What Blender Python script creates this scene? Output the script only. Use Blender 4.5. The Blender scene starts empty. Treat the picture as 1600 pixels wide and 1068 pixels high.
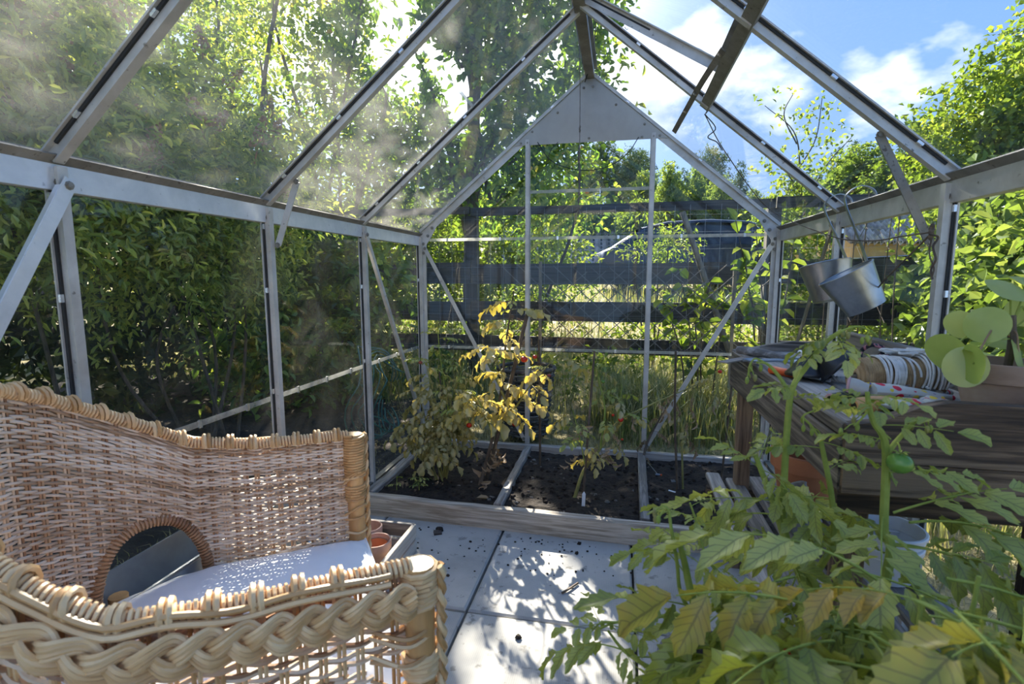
import bpy, math, random
import numpy as np
from mathutils import Vector, Matrix, Euler
from mathutils.noise import noise as pnoise

PI = math.pi
S = bpy.context.scene
COL = S.collection
random.seed(7)
RNG = np.random.default_rng(11)

# ------------------------------------------------------------------ camera
FPX = 807.8
CAM = np.array([0.168, -2.744, 1.0])
YAW, PITCH, ROLL = 0.2039, -0.126, -0.0013
_f = np.array([-math.sin(YAW)*math.cos(PITCH), math.cos(YAW)*math.cos(PITCH), math.sin(PITCH)])
_r0 = np.array([math.cos(YAW), math.sin(YAW), 0.0])
_u0 = np.cross(_r0, _f)
_r = _r0*math.cos(ROLL) + _u0*math.sin(ROLL)
_u = _u0*math.cos(ROLL) - _r0*math.sin(ROLL)
cd = bpy.data.cameras.new('camera')
cam = bpy.data.objects.new('camera', cd)
COL.objects.link(cam)
cam.matrix_world = Matrix(((_r[0], _u[0], -_f[0], CAM[0]), (_r[1], _u[1], -_f[1], CAM[1]),
                           (_r[2], _u[2], -_f[2], CAM[2]), (0, 0, 0, 1)))
cd.sensor_width = 36.0
cd.lens = 36.0*FPX/1600.0
cd.clip_start = 0.02
cd.clip_end = 400
cd.dof.use_dof = True
cd.dof.focus_distance = 2.3
cd.dof.aperture_fstop = 7.1
S.camera = cam

def ray(x, y):
    return _f + _r*(x-800)/FPX - _u*(y-534)/FPX
def az(x, y, z):
    d = ray(x, y); return CAM + d*(z-CAM[2])/d[2]
def ay(x, y, Y):
    d = ray(x, y); return CAM + d*(Y-CAM[1])/d[1]
def ax(x, y, X):
    d = ray(x, y); return CAM + d*(X-CAM[0])/d[0]
def ad(x, y, depth):
    return CAM + ray(x, y)*depth
def depth_of(P):
    return float((np.asarray(P)-CAM) @ _f)

# ------------------------------------------------------------------ sky, sun, exposure
SUN_DIR = Vector((-0.30, 0.775, 0.555)).normalized()
CLOUD_OFS = (3.1, 1.7, 0.4)
w = bpy.data.worlds.new('sky'); S.world = w; w.use_nodes = True
def build_sky():
    nt = w.node_tree; N = nt.nodes; L = nt.links
    for n in list(N): N.remove(n)
    out = N.new('ShaderNodeOutputWorld'); bg = N.new('ShaderNodeBackground')
    L.new(bg.outputs[0], out.inputs[0])
    tc = N.new('ShaderNodeTexCoord')
    sep = N.new('ShaderNodeSeparateXYZ'); L.new(tc.outputs['Generated'], sep.inputs[0])
    ramp = N.new('ShaderNodeValToRGB'); L.new(sep.outputs['Z'], ramp.inputs[0])
    e = ramp.color_ramp.elements
    e[0].position = 0.0; e[0].color = (0.103, 0.163, 0.25, 1)
    e[1].position = 0.9; e[1].color = (0.024, 0.065, 0.165, 1)
    m = e.new(0.16); m.color = (0.065, 0.121, 0.228, 1)
    m = e.new(0.45); m.color = (0.029, 0.079, 0.207, 1)
    # clouds: fair-weather puffs, noise-shaped, some gathered where the photograph shows them
    sc = N.new('ShaderNodeVectorMath'); sc.operation = 'DIVIDE'
    zp = N.new('ShaderNodeMath'); zp.operation = 'ADD'; zp.inputs[1].default_value = 0.35
    L.new(sep.outputs['Z'], zp.inputs[0])
    cz = N.new('ShaderNodeCombineXYZ')
    for i in range(3): L.new(zp.outputs[0], cz.inputs[i])
    L.new(tc.outputs['Generated'], sc.inputs[0]); L.new(cz.outputs[0], sc.inputs[1])
    of = N.new('ShaderNodeVectorMath'); of.operation = 'ADD'; of.inputs[1].default_value = CLOUD_OFS; L.new(sc.outputs[0], of.inputs[0]); sc = of
    nz = N.new('ShaderNodeTexNoise'); nz.inputs['Scale'].default_value = 7.5; nz.inputs['Detail'].default_value = 7
    nz.inputs['Roughness'].default_value = 0.55
    L.new(sc.outputs[0], nz.inputs['Vector'])
    big = N.new('ShaderNodeTexNoise'); big.inputs['Scale'].default_value = 1.6; big.inputs['Detail'].default_value = 2
    L.new(sc.outputs[0], big.inputs['Vector'])
    def math_(op, a, b=None, clamp=False):
        n = N.new('ShaderNodeMath'); n.operation = op; n.use_clamp = clamp
        for i, v in enumerate((a, b)):
            if v is None: continue
            if isinstance(v, (int, float)): n.inputs[i].default_value = v
            else: L.new(v, n.inputs[i])
        return n.outputs[0]
    total = math_('MULTIPLY', math_('SUBTRACT', big.outputs['Fac'], 0.53), 7.0, True)
    for (px, py, wd, s) in ((1085, 92, 60, 1.0), (1190, 112, 75, 0.95), (1000, 122, 55, 0.9), (1355, 95, 45, 0.65), (1380, 150, 45, 0.7),
                            (1465, 90, 48, 0.75), (1045, 195, 40, 0.6), (330, 60, 90, .6), (1290, 235, 90, 0.5), (560, 20, 120, .5)):
        d = ray(px, py); d = d/np.linalg.norm(d)
        dt = N.new('ShaderNodeVectorMath'); dt.operation = 'DOT_PRODUCT'
        L.new(tc.outputs['Generated'], dt.inputs[0]); dt.inputs[1].default_value = tuple(d)
        ang = wd/FPX
        mr = N.new('ShaderNodeMapRange'); mr.interpolation_type = 'SMOOTHSTEP'
        mr.inputs['From Min'].default_value = math.cos(ang*1.15); mr.inputs['From Max'].default_value = 1.0
        mr.inputs['To Max'].default_value = s
        L.new(dt.outputs['Value'], mr.inputs['Value'])
        total = math_('ADD', total, mr.outputs[0])
    dens = math_('MULTIPLY', math_('ADD', math_('MULTIPLY', math_('SUBTRACT', nz.outputs['Fac'], 0.5), 2.6), math_('SUBTRACT', total, 0.50)), .95, True)
    mix = N.new('ShaderNodeMixRGB'); L.new(dens, mix.inputs[0]); L.new(ramp.outputs[0], mix.inputs[1])
    mix.inputs[2].default_value = (0.33, 0.335, 0.345, 1)
    # bright haze round the sun
    ds = N.new('ShaderNodeVectorMath'); ds.operation = 'DOT_PRODUCT'; L.new(tc.outputs['Generated'], ds.inputs[0]); ds.inputs[1].default_value = tuple(SUN_DIR)
    an = math_('ARCCOSINE', math_('MINIMUM', ds.outputs['Value'], 1.0))
    gl = math_('ADD', math_('MULTIPLY', math_('EXPONENT', math_('MULTIPLY', an, -2.0)), .10), math_('MULTIPLY', math_('EXPONENT', math_('MULTIPLY', an, -13.5)), 24.0))
    gm = N.new('ShaderNodeMixRGB'); gm.blend_type = 'ADD'; gm.inputs[0].default_value = 1.0; L.new(mix.outputs[0], gm.inputs[1])
    gc = N.new('ShaderNodeVectorMath'); gc.operation = 'SCALE'; gc.inputs[0].default_value = (1.0, .95, .86); L.new(gl, gc.inputs['Scale']); L.new(gc.outputs[0], gm.inputs[2])
    L.new(gm.outputs[0], bg.inputs[0])
    bg.inputs[1].default_value = 1.0
build_sky()
sl = bpy.data.lights.new('sun', 'SUN'); sl.energy = 3.7; sl.angle = math.radians(0.6); sl.color = (1.0, 0.92, 0.80)
so = bpy.data.objects.new('sun', sl); COL.objects.link(so)
so.location = (-5, 10, 12)
so.rotation_euler = (-SUN_DIR).to_track_quat('-Z', 'Y').to_euler()
vs = S.view_settings
vs.view_transform = 'Standard'
try: vs.look = 'None'
except Exception: pass
vs.exposure = 2.42; vs.gamma = 1.0; vs.use_curve_mapping = False
S.cycles.transparent_max_bounces = 24
S.cycles.max_bounces = 10
S.cycles.diffuse_bounces = 6

# ------------------------------------------------------------------ mesh helpers
def rawmesh(name, V, F, smooth=False, attr=None, uv=None):
    """V (n,3); F (m,k) int array, or a list of tuples"""
    me = bpy.data.meshes.new(name)
    if isinstance(F, np.ndarray):
        V = np.asarray(V, np.float32); m, k = F.shape
        me.vertices.add(len(V)); me.vertices.foreach_set('co', V.ravel())
        me.loops.add(m*k); me.loops.foreach_set('vertex_index', F.astype(np.int32).ravel())
        me.polygons.add(m); me.polygons.foreach_set('loop_start', np.arange(0, m*k, k, dtype=np.int32))
        me.polygons.foreach_set('use_smooth', np.full(m, smooth, bool))
        me.update(calc_edges=True)
    else:
        me.from_pydata([tuple(map(float, v)) for v in V], [], [tuple(f) for f in F])
        if smooth: me.polygons.foreach_set('use_smooth', np.full(len(F), True))
        me.update()
    if attr is not None:
        a = me.attributes.new('rnd', 'FLOAT', 'POINT'); a.data.foreach_set('value', np.asarray(attr, np.float32))
    if uv is not None:   # per vertex uv
        l = me.uv_layers.new(name='UVMap')
        li = np.zeros(len(me.loops), np.int32); me.loops.foreach_get('vertex_index', li)
        l.data.foreach_set('uv', np.asarray(uv, np.float32)[li].ravel())
    return me

def origin(o):
    v = Vector((0, 0, 0))
    while o is not None:
        v += o.location; o = o.parent
    return v

def link(name, me, mat=None, parent=None):
    o = bpy.data.objects.new(name, me); COL.objects.link(o)
    if mat is not None and me is not None and not me.materials: me.materials.append(mat)
    if parent is not None: o.parent = parent
    return o

def tag(o, label=None, cat=None, group=None, kind=None):
    if label: o['label'] = label
    if cat: o['category'] = cat
    if group: o['group'] = group
    if kind: o['kind'] = kind
    return o

def thing(name, loc, label=None, cat=None, group=None, kind=None):
    o = bpy.data.objects.new(name, None); COL.objects.link(o)
    o.location = Vector([float(c) for c in loc]); o.empty_display_size = 0.05
    return tag(o, label, cat, group, kind)

def tube_arrays(P, r, k=6, cap=True, closed=False):
    P = np.asarray(P, float); n = len(P)
    r = np.broadcast_to(np.asarray(r, float), (n,))
    T = np.gradient(P, axis=0) if not closed else (np.roll(P, -1, 0)-np.roll(P, 1, 0))
    T /= (np.linalg.norm(T, axis=1, keepdims=True)+1e-12)
    a = np.array([0, 0, 1.0]) if abs(T[0, 2]) < .9 else np.array([1.0, 0, 0])
    n0 = np.cross(T[0], a); n0 /= np.linalg.norm(n0)
    Ns = np.empty_like(P); Ns[0] = n0
    for i in range(1, n):
        v = Ns[i-1]-T[i]*(Ns[i-1] @ T[i]); l = np.linalg.norm(v)
        Ns[i] = v/l if l > 1e-9 else Ns[i-1]
    B = np.cross(T, Ns)
    an = np.arange(k)*2*PI/k
    V = P[:, None, :] + r[:, None, None]*(np.cos(an)[None, :, None]*Ns[:, None, :]+np.sin(an)[None, :, None]*B[:, None, :])
    V = V.reshape(-1, 3)
    i = np.arange(n if closed else n-1)[:, None]*k; j = np.arange(k)[None, :]
    nx = (i+k) % (n*k)
    F = np.stack([i+j, i+(j+1) % k, nx+(j+1) % k, nx+j], -1).reshape(-1, 4)
    return V, F

class MB:
    """collects shapes (quads and triangles) in world coordinates, then becomes ONE mesh object"""
    def __init__(s): s.v = []; s.f = []; s.n = 0; s.a = []
    def add(s, V, F, rnd=None):
        V = np.asarray(V, float); s.v.append(V)
        for f in F: s.f.append(tuple(int(i)+s.n for i in f))
        s.a.append(np.full(len(V), random.random() if rnd is None else rnd)); s.n += len(V)
        return s
    def box(s, c, size, M=None):
        x, y, z = [d/2 for d in size]
        V = np.array([(-x,-y,-z),(x,-y,-z),(x,y,-z),(-x,y,-z),(-x,-y,z),(x,-y,z),(x,y,z),(-x,y,z)])
        if M is not None: V = V @ np.array(M).T
        return s.add(V+np.asarray(c, float), [(0,3,2,1),(4,5,6,7),(0,1,5,4),(1,2,6,5),(2,3,7,6),(3,0,4,7)])
    def bar(s, a, b, w, d, nrm, off=0.0, bev=0.0):
        """box from a to b, w across, d along nrm (centre shifted off along nrm)"""
        a = np.asarray(a, float); b = np.asarray(b, float); t = b-a; L = np.linalg.norm(t); t /= L
        n = np.asarray(nrm, float); n = n-t*(n @ t); n /= np.linalg.norm(n); u = np.cross(t, n)
        M = np.stack([u, t, n], 1)
        c = (a+b)/2+n*off
        if bev <= 0: return s.box(c, (w, L, d), M)
        x, z, y = w/2, d/2, L/2; e = bev
        prof = [(-x+e,-z),(x-e,-z),(x,-z+e),(x,z-e),(x-e,z),(-x+e,z),(-x,z-e),(-x,-z+e)]
        V = [(p[0], -y+e*.0, p[1]) for p in prof]+[(p[0], y, p[1]) for p in prof]
        V = np.array(V) @ M.T+c
        F = [tuple(range(7, -1, -1))[::-1], tuple(range(15, 7, -1))[::1]]
        F = [tuple(range(8)), tuple(range(15, 7, -1))]
        F += [(i, i+8, (i+1) % 8+8, (i+1) % 8) for i in range(8)]
        return s.add(V, F)
    def tube(s, P, r, k=8, cap=True, closed=False, rnd=None):
        V, F = tube_arrays(P, r, k, closed=closed); n = len(V)//k
        s.add(V, F, rnd)
        if cap and not closed:
            b = s.n-len(V)
            s.f.append(tuple(b+i for i in range(k))[::-1]); s.f.append(tuple(b+(n-1)*k+i for i in range(k)))
        return s
    def lathe(s, prof, n=24, M=None, c=(0, 0, 0), close=False):
        """prof [(r,z)]; open outline revolved about z, then M (3x3), then moved to c"""
        an = np.arange(n)*2*PI/n; V = []
        for (r, z) in prof:
            for a in an: V.append((r*math.cos(a), r*math.sin(a), z))
        V = np.array(V); F = []
        for i in range(len(prof)-1):
            for j in range(n):
                F.append((i*n+j, i*n+(j+1) % n, (i+1)*n+(j+1) % n, (i+1)*n+j))
        if M is not None: V = V @ np.array(M).T
        s.add(V+np.asarray(c, float), F)
        return s
    def disc(s, c, r, n=16, M=None, up=True):
        V = np.array([(r*math.cos(a), r*math.sin(a), 0) for a in np.arange(n)*2*PI/n])
        if M is not None: V = V @ np.array(M).T
        return s.add(V+np.asarray(c, float), [tuple(range(n)) if up else tuple(range(n-1, -1, -1))])
    def ball(s, c, r, n=10, m=6, sc=(1, 1, 1), M=None):
        V = [(0, 0, -1)]; F = []
        for i in range(1, m):
            p = -PI/2+PI*i/m
            for j in range(n):
                a = 2*PI*j/n; V.append((math.cos(p)*math.cos(a), math.cos(p)*math.sin(a), math.sin(p)))
        V.append((0, 0, 1)); V = np.array(V)*np.array(sc)*r
        if M is not None: V = V @ np.array(M).T
        for j in range(n): F.append((0, 1+(j+1) % n, 1+j))
        for i in range(m-2):
            for j in range(n): F.append((1+i*n+j, 1+i*n+(j+1) % n, 1+(i+1)*n+(j+1) % n, 1+(i+1)*n+j))
        t = len(V)-1
        for j in range(n): F.append((1+(m-2)*n+j, 1+(m-2)*n+(j+1) % n, t))
        return s.add(V+np.asarray(c, float), F)
    def build(s, name, mat, parent=None, smooth=False, loc=None):
        V = np.concatenate(s.v)
        o0 = np.array(origin(parent)) if parent is not None else np.zeros(3)
        if loc is not None: o0 = o0+np.array(loc, float)-o0
        me = rawmesh(name, V-o0, s.f, smooth, np.concatenate(s.a))
        if smooth:
            try: me.set_sharp_from_angle(angle=math.radians(42))
            except Exception: pass
        o = link(name, me, mat, parent)
        if loc is not None: o.location = Vector(o0)-(origin(parent) if parent is not None else Vector((0, 0, 0)))
        return o

def inst(name, me, parent, M=None, mat=None):
    """a cheap repeat sharing mesh data; M in the parent's local frame"""
    o = bpy.data.objects.new(name, me); COL.objects.link(o)
    if parent is not None: o.parent = parent
    if M is not None: o.matrix_basis = M
    return o

def curve(pts, n=12):
    """Catmull-Rom through the points"""
    P = np.asarray(pts, float)
    if len(P) == 2: return np.linspace(P[0], P[1], n)
    Q = np.vstack([2*P[0]-P[1], P, 2*P[-1]-P[-2]]); out = []
    for i in range(len(P)-1):
        a, b, c, d = Q[i:i+4]
        for t in np.linspace(0, 1, n, endpoint=False):
            out.append(.5*((2*b)+(c-a)*t+(2*a-5*b+4*c-d)*t*t+(3*b-a-3*c+d)*t**3))
    out.append(P[-1]); return np.array(out)

def frame(x, up=(0, 0, 1)):
    """3x3 with first column along x, third near up"""
    x = np.asarray(x, float); x = x/np.linalg.norm(x); up = np.asarray(up, float)
    if abs(x @ up) > .97: up = np.array([1.0, 0.2, 0])
    y = np.cross(up, x); y /= np.linalg.norm(y); z = np.cross(x, y)
    return np.stack([x, y, z], 1)
def m4(R, p, s=1.0):
    M = Matrix(np.array(R).tolist()).to_4x4() @ Matrix.Scale(s, 4)
    M.translation = Vector([float(c) for c in p]); return M

# ------------------------------------------------------------------ materials
def newmat(name):
    m = bpy.data.materials.new(name); m.use_nodes = True
    nt = m.node_tree; nt.nodes.clear()
    return m, nt.nodes, nt.links
def ramp_(N, L, fac, cols):
    r = N.new('ShaderNodeValToRGB'); e = r.color_ramp.elements
    while len(e) < len(cols): e.new(0.5)
    for i, (p, c) in enumerate(cols): e[i].position = p; e[i].color = (*c, 1)
    L.new(fac, r.inputs[0]); return r.outputs[0]
def noise_(N, L, vec, scale, detail=4, rough=.55, dist=0.0):
    n = N.new('ShaderNodeTexNoise'); n.inputs['Scale'].default_value = scale; n.inputs['Detail'].default_value = detail
    n.inputs['Roughness'].default_value = rough; n.inputs['Distortion'].default_value = dist
    L.new(vec, n.inputs['Vector']); return n.outputs['Fac']
def surface(name, cols, scale=8, stretch=(1, 1, 1), rough=.6, metal=0.0, bump=0.2, bscale=None, rnd=0.0, detail=5, spots=None, spec=.5, objr=0.0, bdist=.004, wave=None):
    """principled surface: colour ramp over stretched noise, optional per-shape variation, spots and bump"""
    m, N, L = newmat(name)
    out = N.new('ShaderNodeOutputMaterial'); b = N.new('ShaderNodeBsdfPrincipled'); L.new(b.outputs[0], out.inputs[0])
    tc = N.new('ShaderNodeTexCoord'); mp = N.new('ShaderNodeMapping'); mp.inputs['Scale'].default_value = stretch
    L.new(tc.outputs['Object'], mp.inputs[0]); vec = mp.outputs[0]
    oi = N.new('ShaderNodeObjectInfo')
    ofs = N.new('ShaderNodeVectorMath'); ofs.operation = 'ADD'; L.new(vec, ofs.inputs[0])
    sc = N.new('ShaderNodeMath'); sc.operation = 'MULTIPLY'; sc.inputs[1].default_value = 37.0
    L.new(oi.outputs['Random'], sc.inputs[0]); L.new(sc.outputs[0], ofs.inputs[1]); vec = ofs.outputs[0]
    f = noise_(N, L, vec, scale, detail, .6, .3)
    def mth(op, a, b_):
        n = N.new('ShaderNodeMath'); n.operation = op
        for i, v in enumerate((a, b_)):
            if isinstance(v, (int, float)): n.inputs[i].default_value = v
            else: L.new(v, n.inputs[i])
        return n.outputs[0]
    fac = f
    if wave:
        wv = N.new('ShaderNodeTexWave'); wv.inputs['Scale'].default_value = wave[0]; wv.inputs['Distortion'].default_value = wave[1]
        wv.inputs['Detail'].default_value = 3; wv.inputs['Detail Scale'].default_value = 1.2
        wv.bands_direction = wave[3] if len(wave) > 3 else 'X'
        L.new(vec, wv.inputs['Vector']); fac = mth('ADD', mth('MULTIPLY', fac, 1-wave[2]), mth('MULTIPLY', wv.outputs['Fac'], wave[2]))
    if rnd:
        at = N.new('ShaderNodeAttribute'); at.attribute_name = 'rnd'
        fac = mth('ADD', fac, mth('MULTIPLY', mth('SUBTRACT', at.outputs['Fac'], .5), rnd))
    if objr:
        fac = mth('ADD', fac, mth('MULTIPLY', mth('SUBTRACT', oi.outputs['Random'], .5), objr))
    col = ramp_(N, L, fac, cols)
    if spots:
        sp = noise_(N, L, vec, spots[0], 3, .6)
        mr = N.new('ShaderNodeMapRange'); mr.inputs['From Min'].default_value = spots[1]; mr.inputs['From Max'].default_value = spots[1]+.08
        L.new(sp, mr.inputs['Value'])
        mx = N.new('ShaderNodeMixRGB'); L.new(mr.outputs[0], mx.inputs[0]); L.new(col, mx.inputs[1]); mx.inputs[2].default_value = (*spots[2], 1); col = mx.outputs[0]
    L.new(col, b.inputs['Base Color'])
    b.inputs['Roughness'].default_value = rough; b.inputs['Metallic'].default_value = metal
    b.inputs['Specular IOR Level'].default_value = spec
    if bump:
        bp = N.new('ShaderNodeBump'); bp.inputs['Strength'].default_value = bump; bp.inputs['Distance'].default_value = bdist
        bn = noise_(N, L, vec, bscale or scale*4, 4, .6)
        L.new(bn if not wave else mth('ADD', bn, fac), bp.inputs['Height']); L.new(bp.outputs[0], b.inputs['Normal'])
    return m
def leafmat(name, cols, trans=.45, gloss=.12, veins=False, tint=(1.12, 1.08, .55), spotty=None):
    """leaf: diffuse plus light coming through from the far side, thin sheen; colour from the per-leaf value"""
    m, N, L = newmat(name)
    out = N.new('ShaderNodeOutputMaterial')
    at = N.new('ShaderNodeAttribute'); at.attribute_name = 'rnd'
    fac = at.outputs['Fac']
    def mth(op, a, b_=0.0, clamp=False):
        n = N.new('ShaderNodeMath'); n.operation = op; n.use_clamp = clamp
        for i, v in enumerate((a, b_)):
            if isinstance(v, (int, float)): n.inputs[i].default_value = v
            else: L.new(v, n.inputs[i])
        return n.outputs[0]
    if veins or spotty:
        oi = N.new('ShaderNodeObjectInfo')
        fac = mth('ADD', mth('MULTIPLY', fac, .5), mth('MULTIPLY', oi.outputs['Random'], .5))
        tcn = N.new('ShaderNodeTexCoord'); nz = noise_(N, L, tcn.outputs['Object'], 22, 3)
        fac = mth('ADD', fac, mth('MULTIPLY', mth('SUBTRACT', nz, .5), .55))
    col = ramp_(N, L, fac, cols)
    if veins:
        uv = N.new('ShaderNodeUVMap'); sp = N.new('ShaderNodeSeparateXYZ'); L.new(uv.outputs[0], sp.inputs[0])
        v = mth('ABSOLUTE', mth('SUBTRACT', sp.outputs[1], .5))
        lat = mth('FRACT', mth('SUBTRACT', mth('MULTIPLY', sp.outputs[0], 7.0), mth('MULTIPLY', v, 3.2)))
        lat = mth('LESS_THAN', lat, .13); mid = mth('LESS_THAN', v, .035)
        vm = mth('MULTIPLY', mth('MAXIMUM', lat, mid), .5, True)
        mx = N.new('ShaderNodeMixRGB'); L.new(vm, mx.inputs[0]); L.new(col, mx.inputs[1]); mx.inputs[2].default_value = (.10, .085, .055, 1); col = mx.outputs[0]
    df = N.new('ShaderNodeBsdfDiffuse'); L.new(col, df.inputs[0])
    tr = N.new('ShaderNodeBsdfTranslucent')
    tm = N.new('ShaderNodeMixRGB'); tm.blend_type = 'MULTIPLY'; tm.inputs[0].default_value = 1; L.new(col, tm.inputs[1]); tm.inputs[2].default_value = (*tint, 1)
    L.new(tm.outputs[0], tr.inputs[0])
    m1 = N.new('ShaderNodeMixShader'); m1.inputs[0].default_value = trans; L.new(df.outputs[0], m1.inputs[1]); L.new(tr.outputs[0], m1.inputs[2])
    gl = N.new('ShaderNodeBsdfGlossy'); gl.inputs['Roughness'].default_value = .38; gl.inputs[0].default_value = (.8, .85, .9, 1)
    m2 = N.new('ShaderNodeMixShader'); m2.inputs[0].default_value = gloss*.5; L.new(m1.outputs[0], m2.inputs[1]); L.new(gl.outputs[0], m2.inputs[2])
    L.new(m2.outputs[0], out.inputs[0])
    return m
def glassmat(name, dirt=.1, scale=3.0, stretch=(1, 1, 1), thr=.45, tint=(.98, .99, .983), streak=None, base=.015):
    """thin pane: see-through, Schlick reflection, patchy dust that scatters light"""
    m, N, L = newmat(name)
    out = N.new('ShaderNodeOutputMaterial')
    def mth(op, a, b_=0.0, clamp=False):
        n = N.new('ShaderNodeMath'); n.operation = op; n.use_clamp = clamp
        for i, v in enumerate((a, b_)):
            if isinstance(v, (int, float)): n.inputs[i].default_value = v
            else: L.new(v, n.inputs[i])
        return n.outputs[0]
    g = N.new('ShaderNodeNewGeometry')
    dt = N.new('ShaderNodeVectorMath'); dt.operation = 'DOT_PRODUCT'; L.new(g.outputs['Incoming'], dt.inputs[0]); L.new(g.outputs['Normal'], dt.inputs[1])
    c = mth('SUBTRACT', 1.0, mth('ABSOLUTE', dt.outputs['Value']), True)
    fr = mth('ADD', .022, mth('MULTIPLY', mth('POWER', c, 5.0), .55))
    tr = N.new('ShaderNodeBsdfTransparent'); tr.inputs[0].default_value = (*tint, 1)
    gl = N.new('ShaderNodeBsdfGlossy'); gl.inputs['Roughness'].default_value = .015
    m1 = N.new('ShaderNodeMixShader'); L.new(fr, m1.inputs[0]); L.new(tr.outputs[0], m1.inputs[1]); L.new(gl.outputs[0], m1.inputs[2])
    tc = N.new('ShaderNodeTexCoord'); mp = N.new('ShaderNodeMapping'); mp.inputs['Scale'].default_value = stretch; L.new(tc.outputs['Object'], mp.inputs[0])
    n1 = noise_(N, L, mp.outputs[0], scale, 5, .6, .6)
    n2 = noise_(N, L, tc.outputs['Object'], 160, 2, .7)
    k = mth('MULTIPLY', mth('SUBTRACT', n1, thr), 2.6, True)
    k = mth('MULTIPLY', k, mth('ADD', .35, mth('MULTIPLY', n2, 1.3)))
    fac = mth('ADD', base, mth('MULTIPLY', k, dirt), True)
    df = N.new('ShaderNodeBsdfDiffuse'); df.inputs[0].default_value = (.55, .53, .48, 1)
    tl = N.new('ShaderNodeBsdfTranslucent'); tl.inputs[0].default_value = (.75, .74, .70, 1)
    m2 = N.new('ShaderNodeMixShader'); m2.inputs[0].default_value = .6; L.new(df.outputs[0], m2.inputs[1]); L.new(tl.outputs[0], m2.inputs[2])
    m3 = N.new('ShaderNodeMixShader'); L.new(fac, m3.inputs[0]); L.new(m1.outputs[0], m3.inputs[1]); L.new(m2.outputs[0], m3.inputs[2])
    L.new(m3.outputs[0], out.inputs[0])
    return m

ALU = surface('weathered_aluminium', [(.25, (.40, .38, .34)), (.55, (.60, .58, .54)), (.8, (.74, .72, .69))], 9, rough=.42, metal=.25, bump=.08, spots=(60, .66, (.2, .18, .15)))
ALU_DIRTY = surface('dirty_aluminium', [(.25, (.15, .135, .11)), (.55, (.27, .25, .21)), (.8, (.38, .355, .31))], 12, rough=.5, metal=.35, bump=.1, spots=(80, .62, (.12, .10, .08)))
ALU_BRIGHT = surface('skylit_aluminium', [(.3, (.62, .65, .68)), (.6, (.76, .78, .80)), (.8, (.86, .87, .88))], 14, rough=.35, metal=.35, bump=.05, spots=(45, .68, (.40, .42, .43)))  # paler, bluer aluminium: skylight on the left eave face put into the colour
CLIP = surface('bright_clip', [(.3, (.7, .72, .74)), (.7, (.85, .86, .88))], 20, rough=.25, metal=.8, bump=0)
RUBBER = surface('black_seal', [(.3, (.012, .012, .012)), (.7, (.03, .03, .028))], 20, rough=.6, bump=.1)
STEEL = surface('zinc_steel', [(.3, (.24, .25, .26)), (.55, (.42, .44, .45)), (.8, (.60, .62, .63))], 10, rough=.33, metal=.85, bump=.05, spots=(30, .7, (.3, .31, .3)))
ZINC_DULL = surface('dull_zinc', [(.3, (.20, .235, .27)), (.6, (.31, .36, .40)), (.8, (.40, .45, .49))], 7, rough=.45, metal=.45, bump=.06)
CHROME = surface('bright_steel', [(.3, (.55, .58, .62)), (.7, (.8, .82, .85))], 14, rough=.2, metal=.95, bump=0)
GLASS_WALL = glassmat('pane_wall', .018, 2.2, (1, 1, 1), .5, base=.002)
GLASS_LEFT = glassmat('pane_left_wall', .06, 2.4, (1.2, 1.2, .8), .47, base=.008)
GLASS_ROOF_L = glassmat('pane_left_roof', .08, 8.0, (2.6, .8, 2.6), .38, base=.065)
GLASS_ROOF_R = glassmat('pane_right_roof', .03, 3.0, (1, 1, 1), .56, base=.004)
LAP = glassmat('lap_strip', .5, 9, (1, 1, 1), .35, base=.25)
def wood(name, dark, mid, light, axis, **k):
    st = {'x': (1.1, 24, 24), 'y': (24, 1.1, 24), 'z': (24, 24, 1.1)}[axis]
    kw = dict(rough=.75, bump=.5, objr=.25, detail=6, bdist=.003); kw.update(k)
    return surface(name, [(.36, dark), (.5, mid), (.64, light)], 3.2, st, **kw)
WOOD_GREY = {a: wood('grey_wood_'+a, (.15, .135, .12), (.30, .275, .25), (.45, .42, .385), a) for a in 'xyz'}
WOOD_PALE = {a: wood('pale_wood_'+a, (.30, .245, .185), (.52, .445, .355), (.66, .59, .50), a, spots=(9, .67, (.16, .11, .07))) for a in 'xyz'}
WOOD_DARK = {a: wood('brown_wood_'+a, (.026, .0155, .009), (.085, .052, .030), (.23, .155, .095), a) for a in 'xyz'}
WOOD_BENCH = {a: wood('bench_wood_'+a, (.05, .040, .032), (.16, .132, .105), (.30, .255, .21), a) for a in 'xyz'}
WOOD_FENCE = {a: wood('fence_wood_'+a, (.018, .015, .013), (.045, .038, .032), (.085, .073, .062), a, bump=.3) for a in 'xyz'}
BARK = surface('bark', [(.3, (.045, .035, .025)), (.55, (.12, .095, .07)), (.8, (.22, .185, .14))], 9, (6, 6, 1), rough=.9, bump=.7, bdist=.01)
BARK_PALE = surface('pale_stem', [(.3, (.14, .11, .08)), (.6, (.28, .23, .17)), (.8, (.40, .35, .28))], 12, (4, 4, 1), rough=.85, bump=.3)
TERRA = surface('terracotta', [(.3, (.34, .12, .05)), (.6, (.50, .20, .09)), (.8, (.58, .29, .16))], 6, rough=.8, bump=.12, bscale=60)
TERRA_OLD = surface('weathered_terracotta', [(.3, (.24, .14, .09)), (.55, (.37, .25, .17)), (.8, (.48, .38, .30))], 7, (1, 1, 2), rough=.85, bump=.15, bscale=60)
TERRA_PINK = surface('limed_terracotta', [(.3, (.33, .19, .14)), (.6, (.47, .31, .25)), (.8, (.60, .47, .42))], 9, rough=.85, bump=.12, bscale=60)
WHITE_PL = surface('white_plastic', [(.3, (.60, .61, .62)), (.7, (.74, .75, .75))], 5, rough=.35, bump=.02)
BLACK_PL = surface('black_plastic', [(.3, (.010, .010, .011)), (.7, (.022, .022, .024))], 8, rough=.28, bump=.02)
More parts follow.
